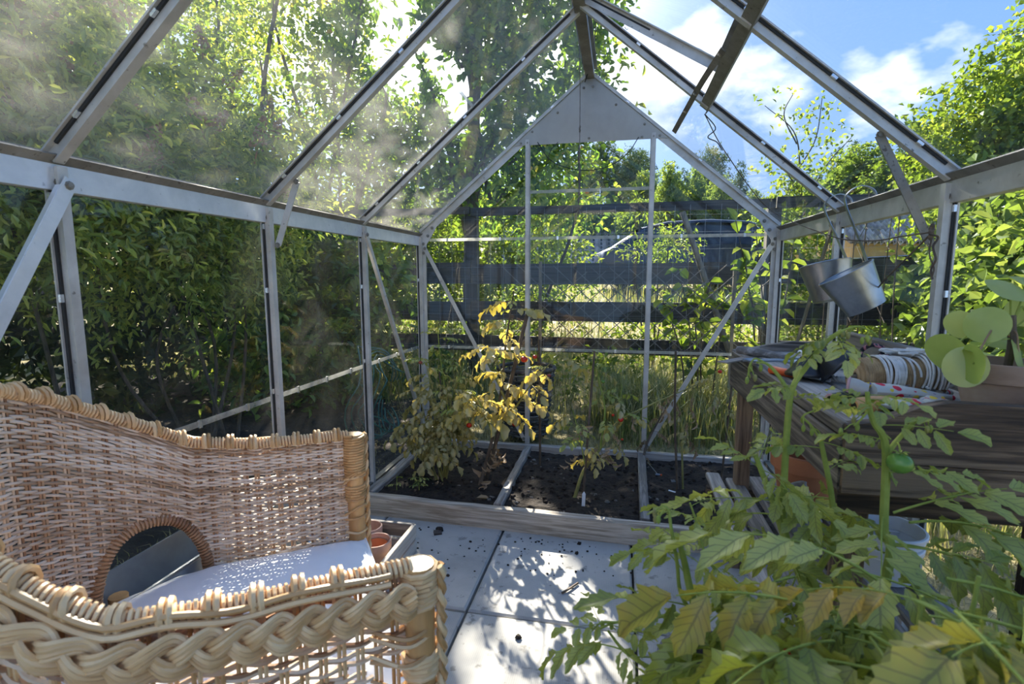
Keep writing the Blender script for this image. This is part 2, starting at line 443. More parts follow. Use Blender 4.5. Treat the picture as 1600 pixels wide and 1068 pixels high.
RED_PL = surface('orange_plastic', [(.3, (.62, .085, .02)), (.7, (.74, .13, .03))], 8, rough=.35, bump=.02)
GREEN_PL = surface('green_coated_wire', [(.3, (.02, .10, .075)), (.7, (.05, .20, .15))], 8, rough=.4, bump=.02)
PINK_PL = surface('pink_foam', [(.3, (.50, .27, .26)), (.7, (.62, .38, .36))], 30, rough=.8, bump=.1)
STEMG = surface('green_stem', [(.3, (.19, .24, .045)), (.6, (.30, .35, .075)), (.8, (.40, .43, .13))], 20, rough=.7, bump=.1, spec=.15)
STEMY = surface('yellow_stem', [(.3, (.15, .14, .04)), (.6, (.30, .28, .08)), (.8, (.40, .36, .13))], 20, rough=.65, bump=.1)
STEMB = surface('dry_stem', [(.3, (.05, .035, .025)), (.6, (.13, .095, .065)), (.8, (.24, .185, .125))], 20, rough=.8, bump=.2)
RED_TOM = surface('ripe_tomato', [(.3, (.50, .02, .01)), (.7, (.66, .045, .015))], 5, rough=.2, bump=0)
GRN_TOM = surface('green_tomato', [(.3, (.10, .22, .03)), (.7, (.20, .36, .07))], 5, rough=.22, bump=0)
SOIL = surface('potting_soil', [(.3, (.012, .0085, .006)), (.55, (.030, .021, .015)), (.8, (.07, .048, .033))], 26, rough=.95, bump=1.0, bscale=70, bdist=.012, spots=(95, .70, (.16, .13, .10)))
# ------------------------------------------------------------------ the greenhouse shell
HW, EV, RD = 0.92, 1.2335, 2.0          # half width, eave height, ridge height (inner faces)
YN = -3.17                               # near (door) end, behind the camera
SL = math.atan2(RD-EV, HW); RN = np.array([math.sin(SL), 0, math.cos(SL)])   # outward roof normal of the +x slope
POST_L = [-0.66, -1.28, -1.90, -2.52]
POST_R = [-0.704, -1.324, -1.944, -2.56]
ZB = 0.05
def struct(name, loc=(0, 0, 0)): return thing(name, loc, kind='structure')
wall_left = struct('wall_left', (-HW, -1.6, 0)); wall_right = struct('wall_right', (HW, -1.6, 0))
wall_far = struct('wall_far', (0, 0, 0)); wall_near = struct('wall_near', (0, YN, 0)); ceiling = struct('ceiling', (0, -1.6, EV))

def glazing_bar(name, parent, a, b, n, clips=(), mat=None, wide=.030, rib=.026, seal=True):
    """aluminium bar: outer flange against the glass, inner rib, black seals beside the rib, bright clips. n points outward"""
    mb = MB(); mat = mat or ALU
    n = np.asarray(n, float)
    mb.bar(a, b, wide, .004, n, off=.010)
    mb.bar(a, b, .012, rib, n, off=.010-rib/2)
    mb.bar(a, b, .020, .004, n, off=.010-rib)
    o = mb.build(name, mat, parent)
    a = np.asarray(a, float); b = np.asarray(b, float); t = (b-a)/np.linalg.norm(b-a); u = np.cross(t, n/np.linalg.norm(n))
    if seal:
        for s in (1, -1):
            mb = MB(); mb.bar(a+u*s*.0085+t*.03, b+u*s*.0085-t*.03, .005, .006, n, off=.0045); mb.build('rubber_seal', RUBBER, o)
    for f in clips:
        for s in (1, -1):
            p = a+(b-a)*f+u*s*.0115
            mb = MB(); mb.bar(p-t*.008, p+t*.008, .007, .006, n, off=.004); mb.build('glazing_clip', CLIP, o)
    return o
def bolt(parent, p, n, r=.006, mat=None):
    R = frame(n); Rz = np.stack([R[:, 1], R[:, 2], R[:, 0]], 1)
    mb = MB(); mb.lathe([(r*1.5, 0), (r*1.5, .0015), (r, .0018), (r, .006), (0.0005, .0065)], 8, Rz, p)
    return mb.build('bolt', mat or ALU_DIRTY, parent, True)
def pane(parent, corners, n, mat, th=.004):
    """glass sheet of real thickness; corners in order round the pane"""
    n = np.asarray(n, float); n /= np.linalg.norm(n)
    C = np.array(corners, float); k = len(C)
    V = np.vstack([C-n*th/2, C+n*th/2])
    F = [tuple(range(k)), tuple(range(2*k-1, k-1, -1))]+[(i, i+k, (i+1) % k+k, (i+1) % k) for i in range(k)]
    o0 = np.array(origin(parent)); c = C.mean(0)
    me = rawmesh('glass_pane', V-c, F)
    o = link('glass_pane', me, mat, parent); o.location = Vector(c-o0)
    return o
def strip(parent, a, b, n, mat=None, w_=.016):
    mb = MB(); mb.bar(a, b, w_, .003, n); return mb.build('lap_strip', mat or LAP, parent)
def brace(name, parent, a, b, n, mat=None, w_=.020, bolts=True):
    """flat angle strut with a folded lip, bolted at both ends"""
    mb = MB(); mat = mat or ALU
    mb.bar(a, b, w_, .003, n)
    a = np.asarray(a, float); b = np.asarray(b, float); t = (b-a)/np.linalg.norm(b-a); n = np.asarray(n, float); n /= np.linalg.norm(n); u = np.cross(t, n)
    mb.bar(a+t*.02+u*(w_/2)-n*.006, b-t*.02+u*(w_/2)-n*.006, .002, .012, n)
    o = mb.build(name, mat, parent)
    if bolts:
        for p in (a+t*.012, b-t*.012): bolt(o, p+n*.0015, n)
    return o

LAPS = [0.608]
def side_wall(parent, sx, posts, glass):
    n = np.array([sx, 0, 0.0]); x = sx*HW
    ys = [0.0]+posts+[YN]
    for i, y in enumerate(posts):
        glazing_bar('post', parent, (x, y, ZB), (x, y, EV-.02), n, clips=(.18, .5, .78, .95))
    for y, s in ((-.012, 1), (YN+.012, -1)):
        glazing_bar('post', parent, (x, y, ZB), (x, y, EV-.02), n, clips=(.3, .8), wide=.024)
    # eave beam: upright face coloured sky-bright on the left, dark upper flange that follows the roof, small gutter lip outside
    yc = (0.0+YN)/2; Ly = -YN
    mb = MB(); mb.box((x-sx*.002, yc, EV-.040), (.004, Ly, .050)); mb.box((x+sx*.010, yc, EV-.064), (.024, Ly, .003))
    eb = mb.build('eave_beam', ALU_BRIGHT if sx < 0 else ALU, parent)
    mb = MB(); rn = np.array([sx*RN[0], 0, RN[2]]); up = np.array([-sx*math.cos(SL), 0, math.sin(SL)])
    c = np.array([x, 0, EV-.015])
    mb.bar(c+up*.012+np.array([0, YN, 0]), c+up*.012, .026, .004, rn*-1)
    mb.box((x+sx*.020, yc, EV-.012), (.040, Ly, .003)); mb.box((x+sx*.040, yc, EV+.002), (.003, Ly, .03))
    mb.build('beam_flange', ALU_DIRTY, eb)
    for y in posts: bolt(eb, (x-sx*.005, y, EV-.05), -n)
    mb = MB(); mb.box((x, yc, ZB), (.028, Ly, .05)); mb.box((x+sx*.012, yc, .012), (.05, Ly, .03)); mb.build('base_rail', ALU_DIRTY, parent)
    xg = x+sx*.014
    for i in range(len(ys)-1):
        y1, y0 = ys[i]-.006, ys[i+1]+.006
        zz = [ZB+.02]+LAPS+[EV-.02]
        for j in range(len(zz)-1):
            pane(parent, [(xg, y0, zz[j]), (xg, y1, zz[j]), (xg, y1, zz[j+1]), (xg, y0, zz[j+1])], n, glass)
        for z in LAPS:
            strip(parent, (xg-sx*.004, y0, z), (xg-sx*.004, y1, z), n)
            for f in (.2, .5, .8):
                mb = MB(); mb.box((xg-sx*.007, y0+(y1-y0)*f, z), (.006, .010, .022)); mb.build('glazing_clip', CLIP, parent)
side_wall(wall_left, -1, POST_L, GLASS_LEFT)
side_wall(wall_right, 1, POST_R, GLASS_WALL)
XI = HW-.024
brace('brace', wall_left, (-XI, -1.89, EV-.045), (-XI, -2.50, .10), (1, 0, 0), ALU_BRIGHT, .026)
brace('brace', wall_left, (-XI, -.67, EV-.045), (-XI, -.03, .12), (1, 0, 0))
brace('brace', wall_right, (XI, -.70, EV-.045), (XI, -.04, .12), (-1, 0, 0), ALU_DIRTY)
def knee(parent, sx, y, dz, dx):
    a = (sx*(XI-.004), y+.012, EV-dz); b = (sx*(HW-dx), y+.012, EV+dx*math.tan(SL)-.03)
    n = np.array([0, -1.0, 0])
    mb = MB(); mb.bar(a, b, .020, .004, n)
    o = mb.build('brace', ALU_DIRTY if sx > 0 else ALU, parent)
    for p in (a, b): bolt(o, np.asarray(p)+n*.002, n)
    return o
knee(wall_left, -1, -1.28, .135, .105); knee(wall_right, 1, -1.324, .155, .155)
knee(wall_left, -1, -2.52, .135, .105)

# far gable: corner posts, mullions, sloping end bars with pale inner face, top plate, braces, panes
n_ = (0, 1.0, 0)
for sx in (-1, 1):
    mb = MB(); mb.box((sx*(HW-.020), 0, (ZB+EV)/2), (.030, .004, EV-ZB)); mb.box((sx*(HW-.006), .004, (ZB+EV)/2), (.004, .03, EV-ZB))
    mb.build('corner_post', ALU, wall_far)
    a = np.array([sx*HW, 0, EV]); b = np.array([0, 0, RD])
    rn = np.array([sx*RN[0], 0, RN[2]]); t = (b-a)/np.linalg.norm(b-a)
    mb = MB(); mb.bar(a-rn*.020+t*.01, b-rn*.020-t*.012, .034, .004, rn.dot(0) if False else rn)   # pale face is set on edge below
    mb = MB(); mb.bar(a-rn*.018+t*.0, b-rn*.018-t*.005, .004, .036, rn)
    mb.bar(a+t*.01, b-t*.004, .030, .004, rn, off=.010)
    mb.bar(a+np.array([0, -.012, 0])+t*.01, b+np.array([0, -.012, 0])-t*.004, .004, .012, rn, off=.004)
    gb = mb.build('gable_bar', ALU, wall_far)
    mb = MB(); mb.bar(a+np.array([0, -.0065, 0])+t*.04, b+np.array([0, -.0065, 0])-t*.02, .005, .006, rn, off=.0045); mb.build('rubber_seal', RUBBER, gb)
    for f in (.18, .42, .8):
        p = a+(b-a)*f+np.array([0, -.012, 0]); mb = MB(); mb.bar(p-t*.009, p+t*.009, .010, .006, rn, off=.005); mb.build('glazing_clip', CLIP, gb)
    # gusset plate at the eave corner
    P = [(sx*(HW-.002), EV-.075), (sx*(HW-.040), EV-.075), (sx*(HW-.040), EV-.060), (sx*(HW-.072), EV-.012), (sx*(HW-.105), EV+.045), (sx*(HW-.09), EV+.070), (sx*(HW-.002), EV-.005)]
    V = [(p[0], -.004, p[1]) for p in P]+[(p[0], -.001, p[1]) for p in P]; k = len(P)
    mb = MB(); mb.add(V, [tuple(range(k)), tuple(range(2*k-1, k-1, -1))]+[(i, i+k, (i+1) % k+k, (i+1) % k) for i in range(k)])
    gp = mb.build('gusset_plate', ALU, wall_far)
    for (dx, z) in ((.022, EV-.055), (.022, EV-.105), (.050, EV-.012), (.075, EV+.030)): bolt(gp, (sx*(HW-dx), -.005, z), (0, -1, 0))
    glazing_bar('mullion', wall_far, (sx*.315, 0, ZB), (sx*.315, 0, 1.70), n_, wide=.026, rib=.020, seal=False)
    br = brace('brace', wall_far, (sx*(HW-.030), -.016, EV-.07), (sx*.325, -.016, .10), (0, -1, 0))
# gable plate
zt = 1.678; hw_ = (RD-zt)/math.tan(SL)
P = [(-hw_-.005, zt), (hw_+.005, zt), (.02, RD-.02), (-.02, RD-.02)]
P = [(p[0], p[1]-.006) for p in P]
V = [(p[0], -.007, p[1]) for p in P]+[(p[0], -.004, p[1]) for p in P]
mb = MB(); mb.add(V, [(0, 1, 2, 3), (7, 6, 5, 4)]+[(i, i+4, (i+1) % 4+4, (i+1) % 4) for i in range(4)])
gpl = mb.build('gable_plate', surface('plate_alu', [(.3, (.34, .32, .28)), (.6, (.41, .39, .35)), (.8, (.48, .46, .42))], 5, rough=.36, metal=.5, bump=.06, bscale=160, spots=(120, .70, (.30, .28, .25))), wall_far)
for p in ((-.35, zt+.005), (-.315, zt+.005), (-.29, zt+.06), (.0, zt+.012), (.315, zt+.005), (.26, zt+.005), (.345, zt+.008), (-.16, zt+.145), (.13, zt+.165), (.27, zt+.065), (-.03, zt+.255), (.015, zt+.258)):
    bolt(gpl, (p[0], -.0075, p[1]), (0, -1, 0), .0045)
mb = MB(); mb.box((0, 0, ZB), (2*HW, .028, .05)); mb.build('base_rail', ALU_DIRTY, wall_far)
yg = .014
def roofz(x): return RD-abs(x)*math.tan(SL)
for (x0, x1) in ((-HW+.01, -.318), (-.312, .312), (.318, HW-.01)):
    zl = [ZB+.02, .608, 1.20]
    for a, b in zip(zl[:-1], zl[1:]):
        pane(wall_far, [(x0, yg, a), (x1, yg, a), (x1, yg, b), (x0, yg, b)], n_, GLASS_WALL)
    for z in (.608, 1.20):
        strip(wall_far, (x0, yg-.004, z), (x1, yg-.004, z), n_)
        for f in (.25, .75):
            mb = MB(); mb.box((x0+(x1-x0)*f, yg-.007, z), (.010, .006, .018)); mb.build('glazing_clip', CLIP, wall_far)
pane(wall_far, [(-.312, yg, 1.2), (.312, yg, 1.2), (.312, yg, 1.438), (-.312, yg, 1.438)], n_, GLASS_WALL)
pane(wall_far, [(-.312, yg, 1.438), (.312, yg, 1.438), (.312, yg, zt), (-.312, yg, zt)], n_, GLASS_WALL)
strip(wall_far, (-.31, yg-.004, 1.439), (.31, yg-.004, 1.439), n_)
pane(wall_far, [(-HW+.01, yg, 1.2), (-.318, yg, 1.2), (-.318, yg, roofz(.318)), (-HW+.01, yg, EV)], n_, GLASS_WALL)
pane(wall_far, [(HW-.01, yg, 1.2), (HW-.01, yg, EV), (.318, yg, roofz(.318)), (.318, yg, 1.2)], n_, GLASS_WALL)
# near (door) end, behind the camera but seen mirrored in the far panes
for sx in (-1, 1):
    a = np.array([sx*HW, YN, EV]); b = np.array([0, YN, RD]); rn = np.array([sx*RN[0], 0, RN[2]])
    mb = MB(); mb.bar(a, b, .030, .030, rn); mb.build('gable_bar', ALU, wall_near)
    mb = MB(); mb.box((sx*(HW-.015), YN, EV/2), (.03, .03, EV)); mb.build('corner_post', ALU, wall_near)
    mb = MB(); mb.box((sx*.33, YN, .85), (.035, .035, 1.70)); mb.build('mullion', ALU, wall_near)
mb = MB(); mb.box((0, YN, 1.70), (.75, .03, .05)); mb.build('door_head', ALU_BRIGHT, wall_near)
for sx in (-1, 1):
    x0, x1 = sorted((sx*.35, sx*(HW-.03)))
    pane(wall_near, [(x0, YN, .07), (x1, YN, .07), (x1, YN, EV), (x0, YN, EV)], n_, GLASS_WALL)

# roof
YR = 0.0
for sx, posts, glass in ((-1, POST_L, GLASS_ROOF_L), (1, POST_R, GLASS_ROOF_R)):
    rn = np.array([sx*RN[0], 0, RN[2]]); tup = np.array([-sx*math.cos(SL), 0, math.sin(SL)])
    ys = [0.0]+posts+[YN]
    for y in posts:
        glazing_bar('rafter', ceiling, np.array([sx*HW, y, EV]), np.array([sx*.012, y, RD-.01]), rn, clips=(.09, .3, .52, .78), wide=.034)
    lap = .38 if sx > 0 else .42
    for i in range(len(ys)-1):
        y1, y0 = ys[i]-.007, ys[i+1]+.007
        e = np.array([sx*HW, 0, EV])+rn*.014; r = np.array([0, 0, RD])+rn*.014
        Y0 = np.array([0, y0, 0]); Y1 = np.array([0, y1, 0])
        m_ = e+(r-e)*(lap*1.32)
        pane(ceiling, [e+Y0, e+Y1, m_+Y1, m_+Y0], rn, glass)
        if not (sx > 0 and i == 1):
            pane(ceiling, [m_+Y0, m_+Y1, r+Y1, r+Y0], rn, glass)
            if i > 0: strip(ceiling, m_+Y0-rn*.004, m_+Y1-rn*.004, rn, w_=.012)
mb = MB()
mb.box((0, YN/2, RD-.022), (.038, -YN, .005)); mb.box((-.019, YN/2, RD-.006), (.004, -YN, .036)); mb.box((.019, YN/2, RD-.006), (.004, -YN, .036))
mb.box((0, YN/2, RD+.022), (.07, -YN, .006))
mb.build('ridge_beam', ALU_DIRTY, ceiling)

# opening roof vent between the second and third right-hand rafters, propped a little open
vent = struct('window_1', (0.03, -1.01, RD))
y0, y1 = POST_R[1]+.015, POST_R[0]-.015
ra = SL-math.radians(9.5)                       # lifted
vt = np.array([math.cos(ra), 0, -math.sin(ra)]); vn = np.array([math.sin(ra), 0, math.cos(ra)])
top = np.array([.012, 0, RD+.012]); VL = .56
for y in (y0, y1):
    p = top+np.array([0, y, 0])
    mb = MB(); mb.bar(p, p+vt*VL, .030, .004, vn, off=.010); mb.bar(p, p+vt*VL, .004, .034, vn, off=-.006); o = mb.build('vent_frame', ALU, vent)
    mb = MB(); mb.bar(p+vt*.03, p+vt*VL*.5, .006, .006, vn, off=-.002); mb.build('rubber_seal', RUBBER, o)
    mb = MB(); mb.bar(p+vt*VL*.84-vt*.008, p+vt*VL*.84+vt*.008, .02, .006, vn, off=.012); mb.build('glazing_clip', CLIP, o)
mb = MB(); mb.bar(top+vt*VL+np.array([0, y0-.02, 0]), top+vt*VL+np.array([0, y1+.02, 0]), .045, .004, vn, off=.0); mb.bar(top+vt*VL+np.array([0, y0-.02, 0]), top+vt*VL+np.array([0, y1+.02, 0]), .004, .028, vn, off=-.01)
mb.build('vent_sill_bar', ALU_DIRTY, vent)
pane(vent, [top+vt*.01+np.array([0, y0, 0])+vn*.014, top+vt*.01+np.array([0, y1, 0])+vn*.014, top+vt*VL+np.array([0, y1, 0])+vn*.014, top+vt*VL+np.array([0, y0, 0])+vn*.014], vn, GLASS_ROOF_R)
# fixed cill the vent closes on
tdn = np.array([math.cos(SL), 0, -math.sin(SL)]); c0 = np.array([0, 0, RD])+tdn*.60-RN*.012
mb = MB(); mb.bar(c0+np.array([0, y0-.35, 0]), c0+np.array([0, y1+.05, 0]), .036, .004, RN); mb.bar(c0+tdn*.018+np.array([0, y0-.35, 0]), c0+tdn*.018+np.array([0, y1+.05, 0]), .004, .022, RN)
mb.build('vent_cill', ALU_DIRTY, vent)
a = ax(1196, 22, c0[0]-.02)
A = np.array([c0[0]-.03, -1.20, c0[2]-.01]); B = np.array([c0[0]-.07, -.84, c0[2]-.035]); C_ = np.array([c0[0]-.10, -.66, c0[2]-.075])
mb = MB(); pts = curve([A, (A+B)/2+np.array([-.006, 0, -.004]), B, C_], 8)
for p, q_ in zip(pts[:-1], pts[1:]): mb.bar(p, q_+(q_-p)*.1, .018, .003, RN)
st = mb.build('stay_arm', ALU_DIRTY, vent)
for f in (1, 12, 18): bolt(st, pts[f]-RN*.002, -RN, .005)

# floor: sand bed with square concrete slabs, each its own block
SLAB = surface('concrete_slab', [(.25, (.30, .293, .275)), (.5, (.43, .418, .39)), (.75, (.51, .497, .465))], 5, rough=.9, bump=.15, bscale=220, objr=.12, spots=(26, .60, (.27, .258, .235)), wave=(58, 1.2, .10, 'X'), bdist=.002)

mb = MB(); mb.box((0, -1.85, -.06), (1.86, 2.75, .06))

floor = mb.build('floor', surface('joint_sand', [(.3, (.04, .033, .026)), (.6, (.09, .075, .06)), (.8, (.17, .15, .125))], 60, rough=.95, bump=.6), None); floor['kind'] = 'structure'
xs = [-.905, -.765, -.262, .236, .734, .905]
rows = [(-.80, -1.355), (-1.355, -1.855), (-1.855, -2.355), (-2.355, -2.855), (-2.855, -3.15)]
for ci in range(len(xs)-1):
    for ri, (ya, yb) in enumerate(rows):
        dy = (.012 if ci == 3 else 0)
        x0, x1 = xs[ci]+.004, xs[ci+1]-.004; Y0, Y1 = yb+.004+dy, ya-.004+dy
        if ri == 0: Y1 = -.78
        e = .006; zt_ = RNG.uniform(-.0015, .0015)
        V = []
        for (ex, z) in ((0, -.04), (0, zt_-e), (e, zt_)):
            V += [(x0+ex, Y0+ex, z), (x1-ex, Y0+ex, z), (x1-ex, Y1-ex, z), (x0+ex, Y1-ex, z)]
        F = [(8, 9, 10, 11)]+[(k*4+i, k*4+(i+1) % 4, k*4+4+(i+1) % 4, k*4+4+i) for k in range(2) for i in range(4)]
        mb = MB(); mb.add(V, F); mb.build('paving_slab', SLAB, floor)
# ------------------------------------------------------------------ outside: ground, fence, buildings, plants
def gz(x, y):
    """ground height: level round the greenhouse, rising gently behind the fence"""
    return -.03+max(0, y-2.5)*.085+.04*pnoise(Vector((x*.5, y*.5, 0)))+.25*max(0, -x-2.6)*.25
GROUND = surface('dry_lawn', [(.25, (.10, .095, .035)), (.5, (.26, .22, .10)), (.75, (.44, .37, .19))], 2.2, rough=.95, bump=.8, bscale=60, bdist=.02, detail=8, spots=(1.6, .58, (.14, .16, .045)))
nx, ny = 90, 90
gx = np.sign(np.linspace(-1, 1, nx))*np.abs(np.linspace(-1, 1, nx))**2*60; gy = np.linspace(0, 1, ny)**1.8*95-8
V = np.array([(x, y, gz(x, y)) for y in gy for x in gx]); 
inside = (np.abs(V[:, 0]) < 1.0) & (V[:, 1] < .0) & (V[:, 1] > -3.3)
V[inside, 2] = -.13
i = np.arange(ny-1)[:, None]*nx; j = np.arange(nx-1)[None, :]
F = np.stack([i+j, i+j+1, i+j+1+nx, i+j+nx], -1).reshape(-1, 4)
ground = link('ground', rawmesh('ground', V, F, True), GROUND); ground['kind'] = 'structure'
SOIL2 = surface('bare_earth', [(.3, (.022, .016, .011)), (.55, (.06, .043, .03)), (.8, (.12, .09, .065))], 7, rough=.95, bump=.9, bscale=50, bdist=.02)
xs_ = np.linspace(-4.6, -1.0, 40); ys_ = np.linspace(-3.6, 1.2, 50)
V = np.array([(x, y, gz(x, y)+.02+.03*pnoise(Vector((x*3, y*3, 3)))+.02*pnoise(Vector((x*9, y*9, 3)))) for y in ys_ for x in xs_])
i = np.arange(49)[:, None]*40; j = np.arange(39)[None, :]
F = np.stack([i+j, i+j+1, i+j+41, i+j+40], -1).reshape(-1, 4)
earth = link('ground_earth_strip', rawmesh('earth', V, F, True), SOIL2); earth['kind'] = 'structure'

# grass: short dry lawn all round, longer tufts by the gable and the fence
def grass_mesh(name, P, h, wd, bend=.5):
    n = len(P); a = RNG.uniform(0, 2*PI, n); l = np.stack([np.cos(a), np.sin(a), np.zeros(n)], 1); s = np.stack([-l[:, 1], l[:, 0], l[:, 2]], 1)
    h = h[:, None]; b = RNG.uniform(.1, bend, n)[:, None]; wd = np.broadcast_to(wd, (n,))[:, None]
    up = np.array([0, 0, 1.0])
    m1 = P+up*h*.55+l*h*b*.25; t = P+up*h*(1-.3*b)+l*h*b
    V = np.stack([P-s*wd/2, P+s*wd/2, m1+s*wd*.4, m1-s*wd*.4, t], 1).reshape(-1, 3)
    k = np.arange(n)*5
    F = np.vstack([np.stack([k, k+1, k+2], 1), np.stack([k, k+2, k+3], 1), np.stack([k+3, k+2, k+4], 1)])
    r = np.repeat(RNG.random(n), 5)
    return rawmesh(name, V, F, False, r)
DRYGRASS = leafmat('dry_grass', [(0, (.17, .17, .05)), (.35, (.34, .30, .11)), (.7, (.50, .42, .20)), (1, (.62, .54, .30))], .3, .08, tint=(1.1, 1.05, .7))
LONGGRASS = leafmat('long_grass', [(0, (.12, .17, .04)), (.4, (.24, .28, .08)), (.7, (.42, .40, .16)), (1, (.60, .52, .28))], .4, .1)
def gpts(n, x0, x1, y0, y1):
    x = RNG.uniform(x0, x1, n); y = RNG.uniform(y0, y1, n)
    ok = ~((np.abs(x) < 1.05) & (y < .10) & (y > -3.3)); x, y = x[ok], y[ok]
    return np.stack([x, y, np.array([gz(a, b) for a, b in zip(x, y)])-.005], 1)
P = gpts(52000, -1.6, 4.6, -1.6, 2.6); o = link('dry_lawn_grass', grass_mesh('lawn', P, RNG.uniform(.02, .065, len(P)), .004, 1.3), DRYGRASS)
tag(o, 'short sun-bleached lawn grass around the greenhouse', 'grass', kind='stuff')
P = np.vstack([gpts(600, -1.8, .4, .9, 1.9), gpts(1500, .15, 1.0, .35, 1.2), gpts(9000, .9, 5.5, 1.0, 2.3), gpts(5000, .0, .9, .7, 1.6), gpts(3500, -5, -.4, 1.2, 2.4), gpts(900, 1.3, 2.2, -.8, .6), gpts(5000, -2.5, 5, 2.2, 4)])
o = link('tall_grass', grass_mesh('tall', P, RNG.uniform(.12, .48, len(P)), .0055, .9), LONGGRASS)
tag(o, 'tall green and straw coloured grass along the fence', 'grass', kind='stuff')
P = gpts(16000, -9, 14, 3.5, 13); o = link('meadow_grass', grass_mesh('meadow', P, RNG.uniform(.15, .55, len(P)), .012, .8), LONGGRASS)
tag(o, 'rough meadow grass beyond the dark fence', 'grass', kind='stuff')

# fence: rough dark boards on posts with wire mesh on the greenhouse side
FY = 1.8
fence = thing('wooden_fence', (0, FY, -.03), 'dark weathered wooden fence of wide horizontal boards behind the greenhouse', 'fence')
BX = [-8.6, -6.1, -3.7, -1.15, 1.37, 3.9, 6.3, 8.5]
def board(x0, x1, z0, z1, tilt=0.0):
    mb = MB(); n = 10; V = []; L = x1-x0
    for k in range(n+1):
        x = x0+L*k/n; wob = .006*pnoise(Vector((x*2.3, z0*9, 1))); wo2 = .006*pnoise(Vector((x*2.1, z0*7, 8))); dz = tilt*(k/n-.5)*L
        V += [(x, FY-.014, z0+dz+wob), (x, FY+.014, z0+dz+wob), (x, FY+.014, z1+dz+wo2), (x, FY-.014, z1+dz+wo2)]
    F = [(0, 1, 2, 3), (n*4+3, n*4+2, n*4+1, n*4)]+[(k*4+i, k*4+4+i, k*4+4+(i+1) % 4, k*4+(i+1) % 4) for k in range(n) for i in range(4)]
    mb.add(V, F); return mb.build('fence_board', WOOD_FENCE['x'], fence)
for (z0, z1) in ((1.545, 1.62), (.945, 1.115), (.61, .79), (.325, .475)):
    for k in range(len(BX)-1):
        board(BX[k]+.004, BX[k+1]-.004, z0+RNG.uniform(-.015, .015), z1+RNG.uniform(-.015, .015), RNG.uniform(-.006, .006))
for x in BX:
    mb = MB(); mb.box((x, FY+.06, .74), (.10, .09, 1.60)); mb.build('fence_post', WOOD_FENCE['z'], fence)
mb = MB()
for x in np.arange(-3.0, 5.0, .12): mb.tube([(x, FY-.022, .0), (x+.01*pnoise(Vector((x*3, 0, 0))), FY-.024, .8), (x, FY-.022, 1.58)], .0011, 3, False)
for z in np.arange(.10, 1.6, .14): mb.tube([(x, FY-.024, z+.008*pnoise(Vector((x*2, z*3, 2)))) for x in np.arange(-3, 5, .4)], .0011, 3, False)
mb.build('wire_mesh', surface('galv_wire', [(.3, (.30, .31, .31)), (.7, (.45, .46, .46))], 9, rough=.5, metal=.5, bump=0), fence)['kind'] = 'stuff'

TRELL = surface('grey_lath', [(.3, (.10, .09, .08)), (.7, (.24, .22, .20))], 12, rough=.9)
# expanding lattice trellis leaning outside the gable
tr = thing('lattice_trellis', (.35, .75, .9), 'expanding trellis of thin crossed grey sticks standing outside the gable', 'trellis')
for sgn in (1, -1):
    for k in range(-5, 6):
        x = .28+k*.125; a = np.array([x-.30*sgn, .75+sgn*.005, .52]); b = np.array([x+.30*sgn, .75+sgn*.005, 1.06+.02*k*sgn*.3])
        mb = MB(); mb.bar(a, b, .0055, .004, (0, 1, 0)); mb.build('trellis_stick', TRELL, tr)
for x in (-.36, .88):
    mb = MB(); mb.bar((x, .765, -.05), (x, .765, 1.1), .02, .015, (0, 1, 0)); mb.build('trellis_stake', BARK_PALE, tr)

# leaning grey pole by the far fence
a = ay(1068, 335, 1.5); b = ay(1098, 425, 1.5); d = b-a
pl = thing('wooden_pole', b+d*2.0, 'round grey pole leaning on the fence beside the lilac shoots', 'pole')
mb = MB(); mb.tube([a-d*.05, b, b+d*3.2], .022, 10); mb.build('shaft', BARK_PALE, pl, True)

# --- foliage
def blob_twigs(blobs, nt, shell=.45):
    W_ = np.array([b[3]*b[4]*b[5] for b in blobs])**.75; W_ /= W_.sum()
    c = RNG.choice(len(blobs), nt, p=W_); B = np.array(blobs)[c]
    d = RNG.normal(size=(nt, 3)); d /= np.linalg.norm(d, axis=1, keepdims=True)
    r = RNG.random(nt)**shell
    return B[:, :3]+d*r[:, None]*B[:, 3:6], d
def leaves_arrays(P, A, Nn, L, W_, six=True, fold=.18, curl=.25):
    """P base, A axis, Nn rough normal, L length, W_ width"""
    A = A/np.linalg.norm(A, axis=1, keepdims=True); s = np.cross(Nn, A); s /= (np.linalg.norm(s, axis=1, keepdims=True)+1e-9); n = np.cross(A, s)
    L = L[:, None]; W_ = W_[:, None]
    if six:
        pts = [P, P+A*L*.33+s*W_*.5+n*W_*fold, P+A*L*.70+s*W_*.40+n*(W_*fold-L*curl*.3), P+A*L-n*L*curl, P+A*L*.70-s*W_*.40+n*(W_*fold-L*curl*.3), P+A*L*.33-s*W_*.5+n*W_*fold]
        V = np.stack(pts, 1).reshape(-1, 3); k = np.arange(len(P))*6
        F = np.vstack([np.stack([k, k+1, k+2, k+3], 1), np.stack([k, k+3, k+4, k+5], 1)]); return V, F, 6
    pts = [P, P+A*L*.5+s*W_*.5+n*W_*fold, P+A*L-n*L*curl, P+A*L*.5-s*W_*.5+n*W_*fold]
    V = np.stack(pts, 1).reshape(-1, 3); k = np.arange(len(P))*4
    F = np.stack([k, k+1, k+2, k+3], 1); return V, F, 4
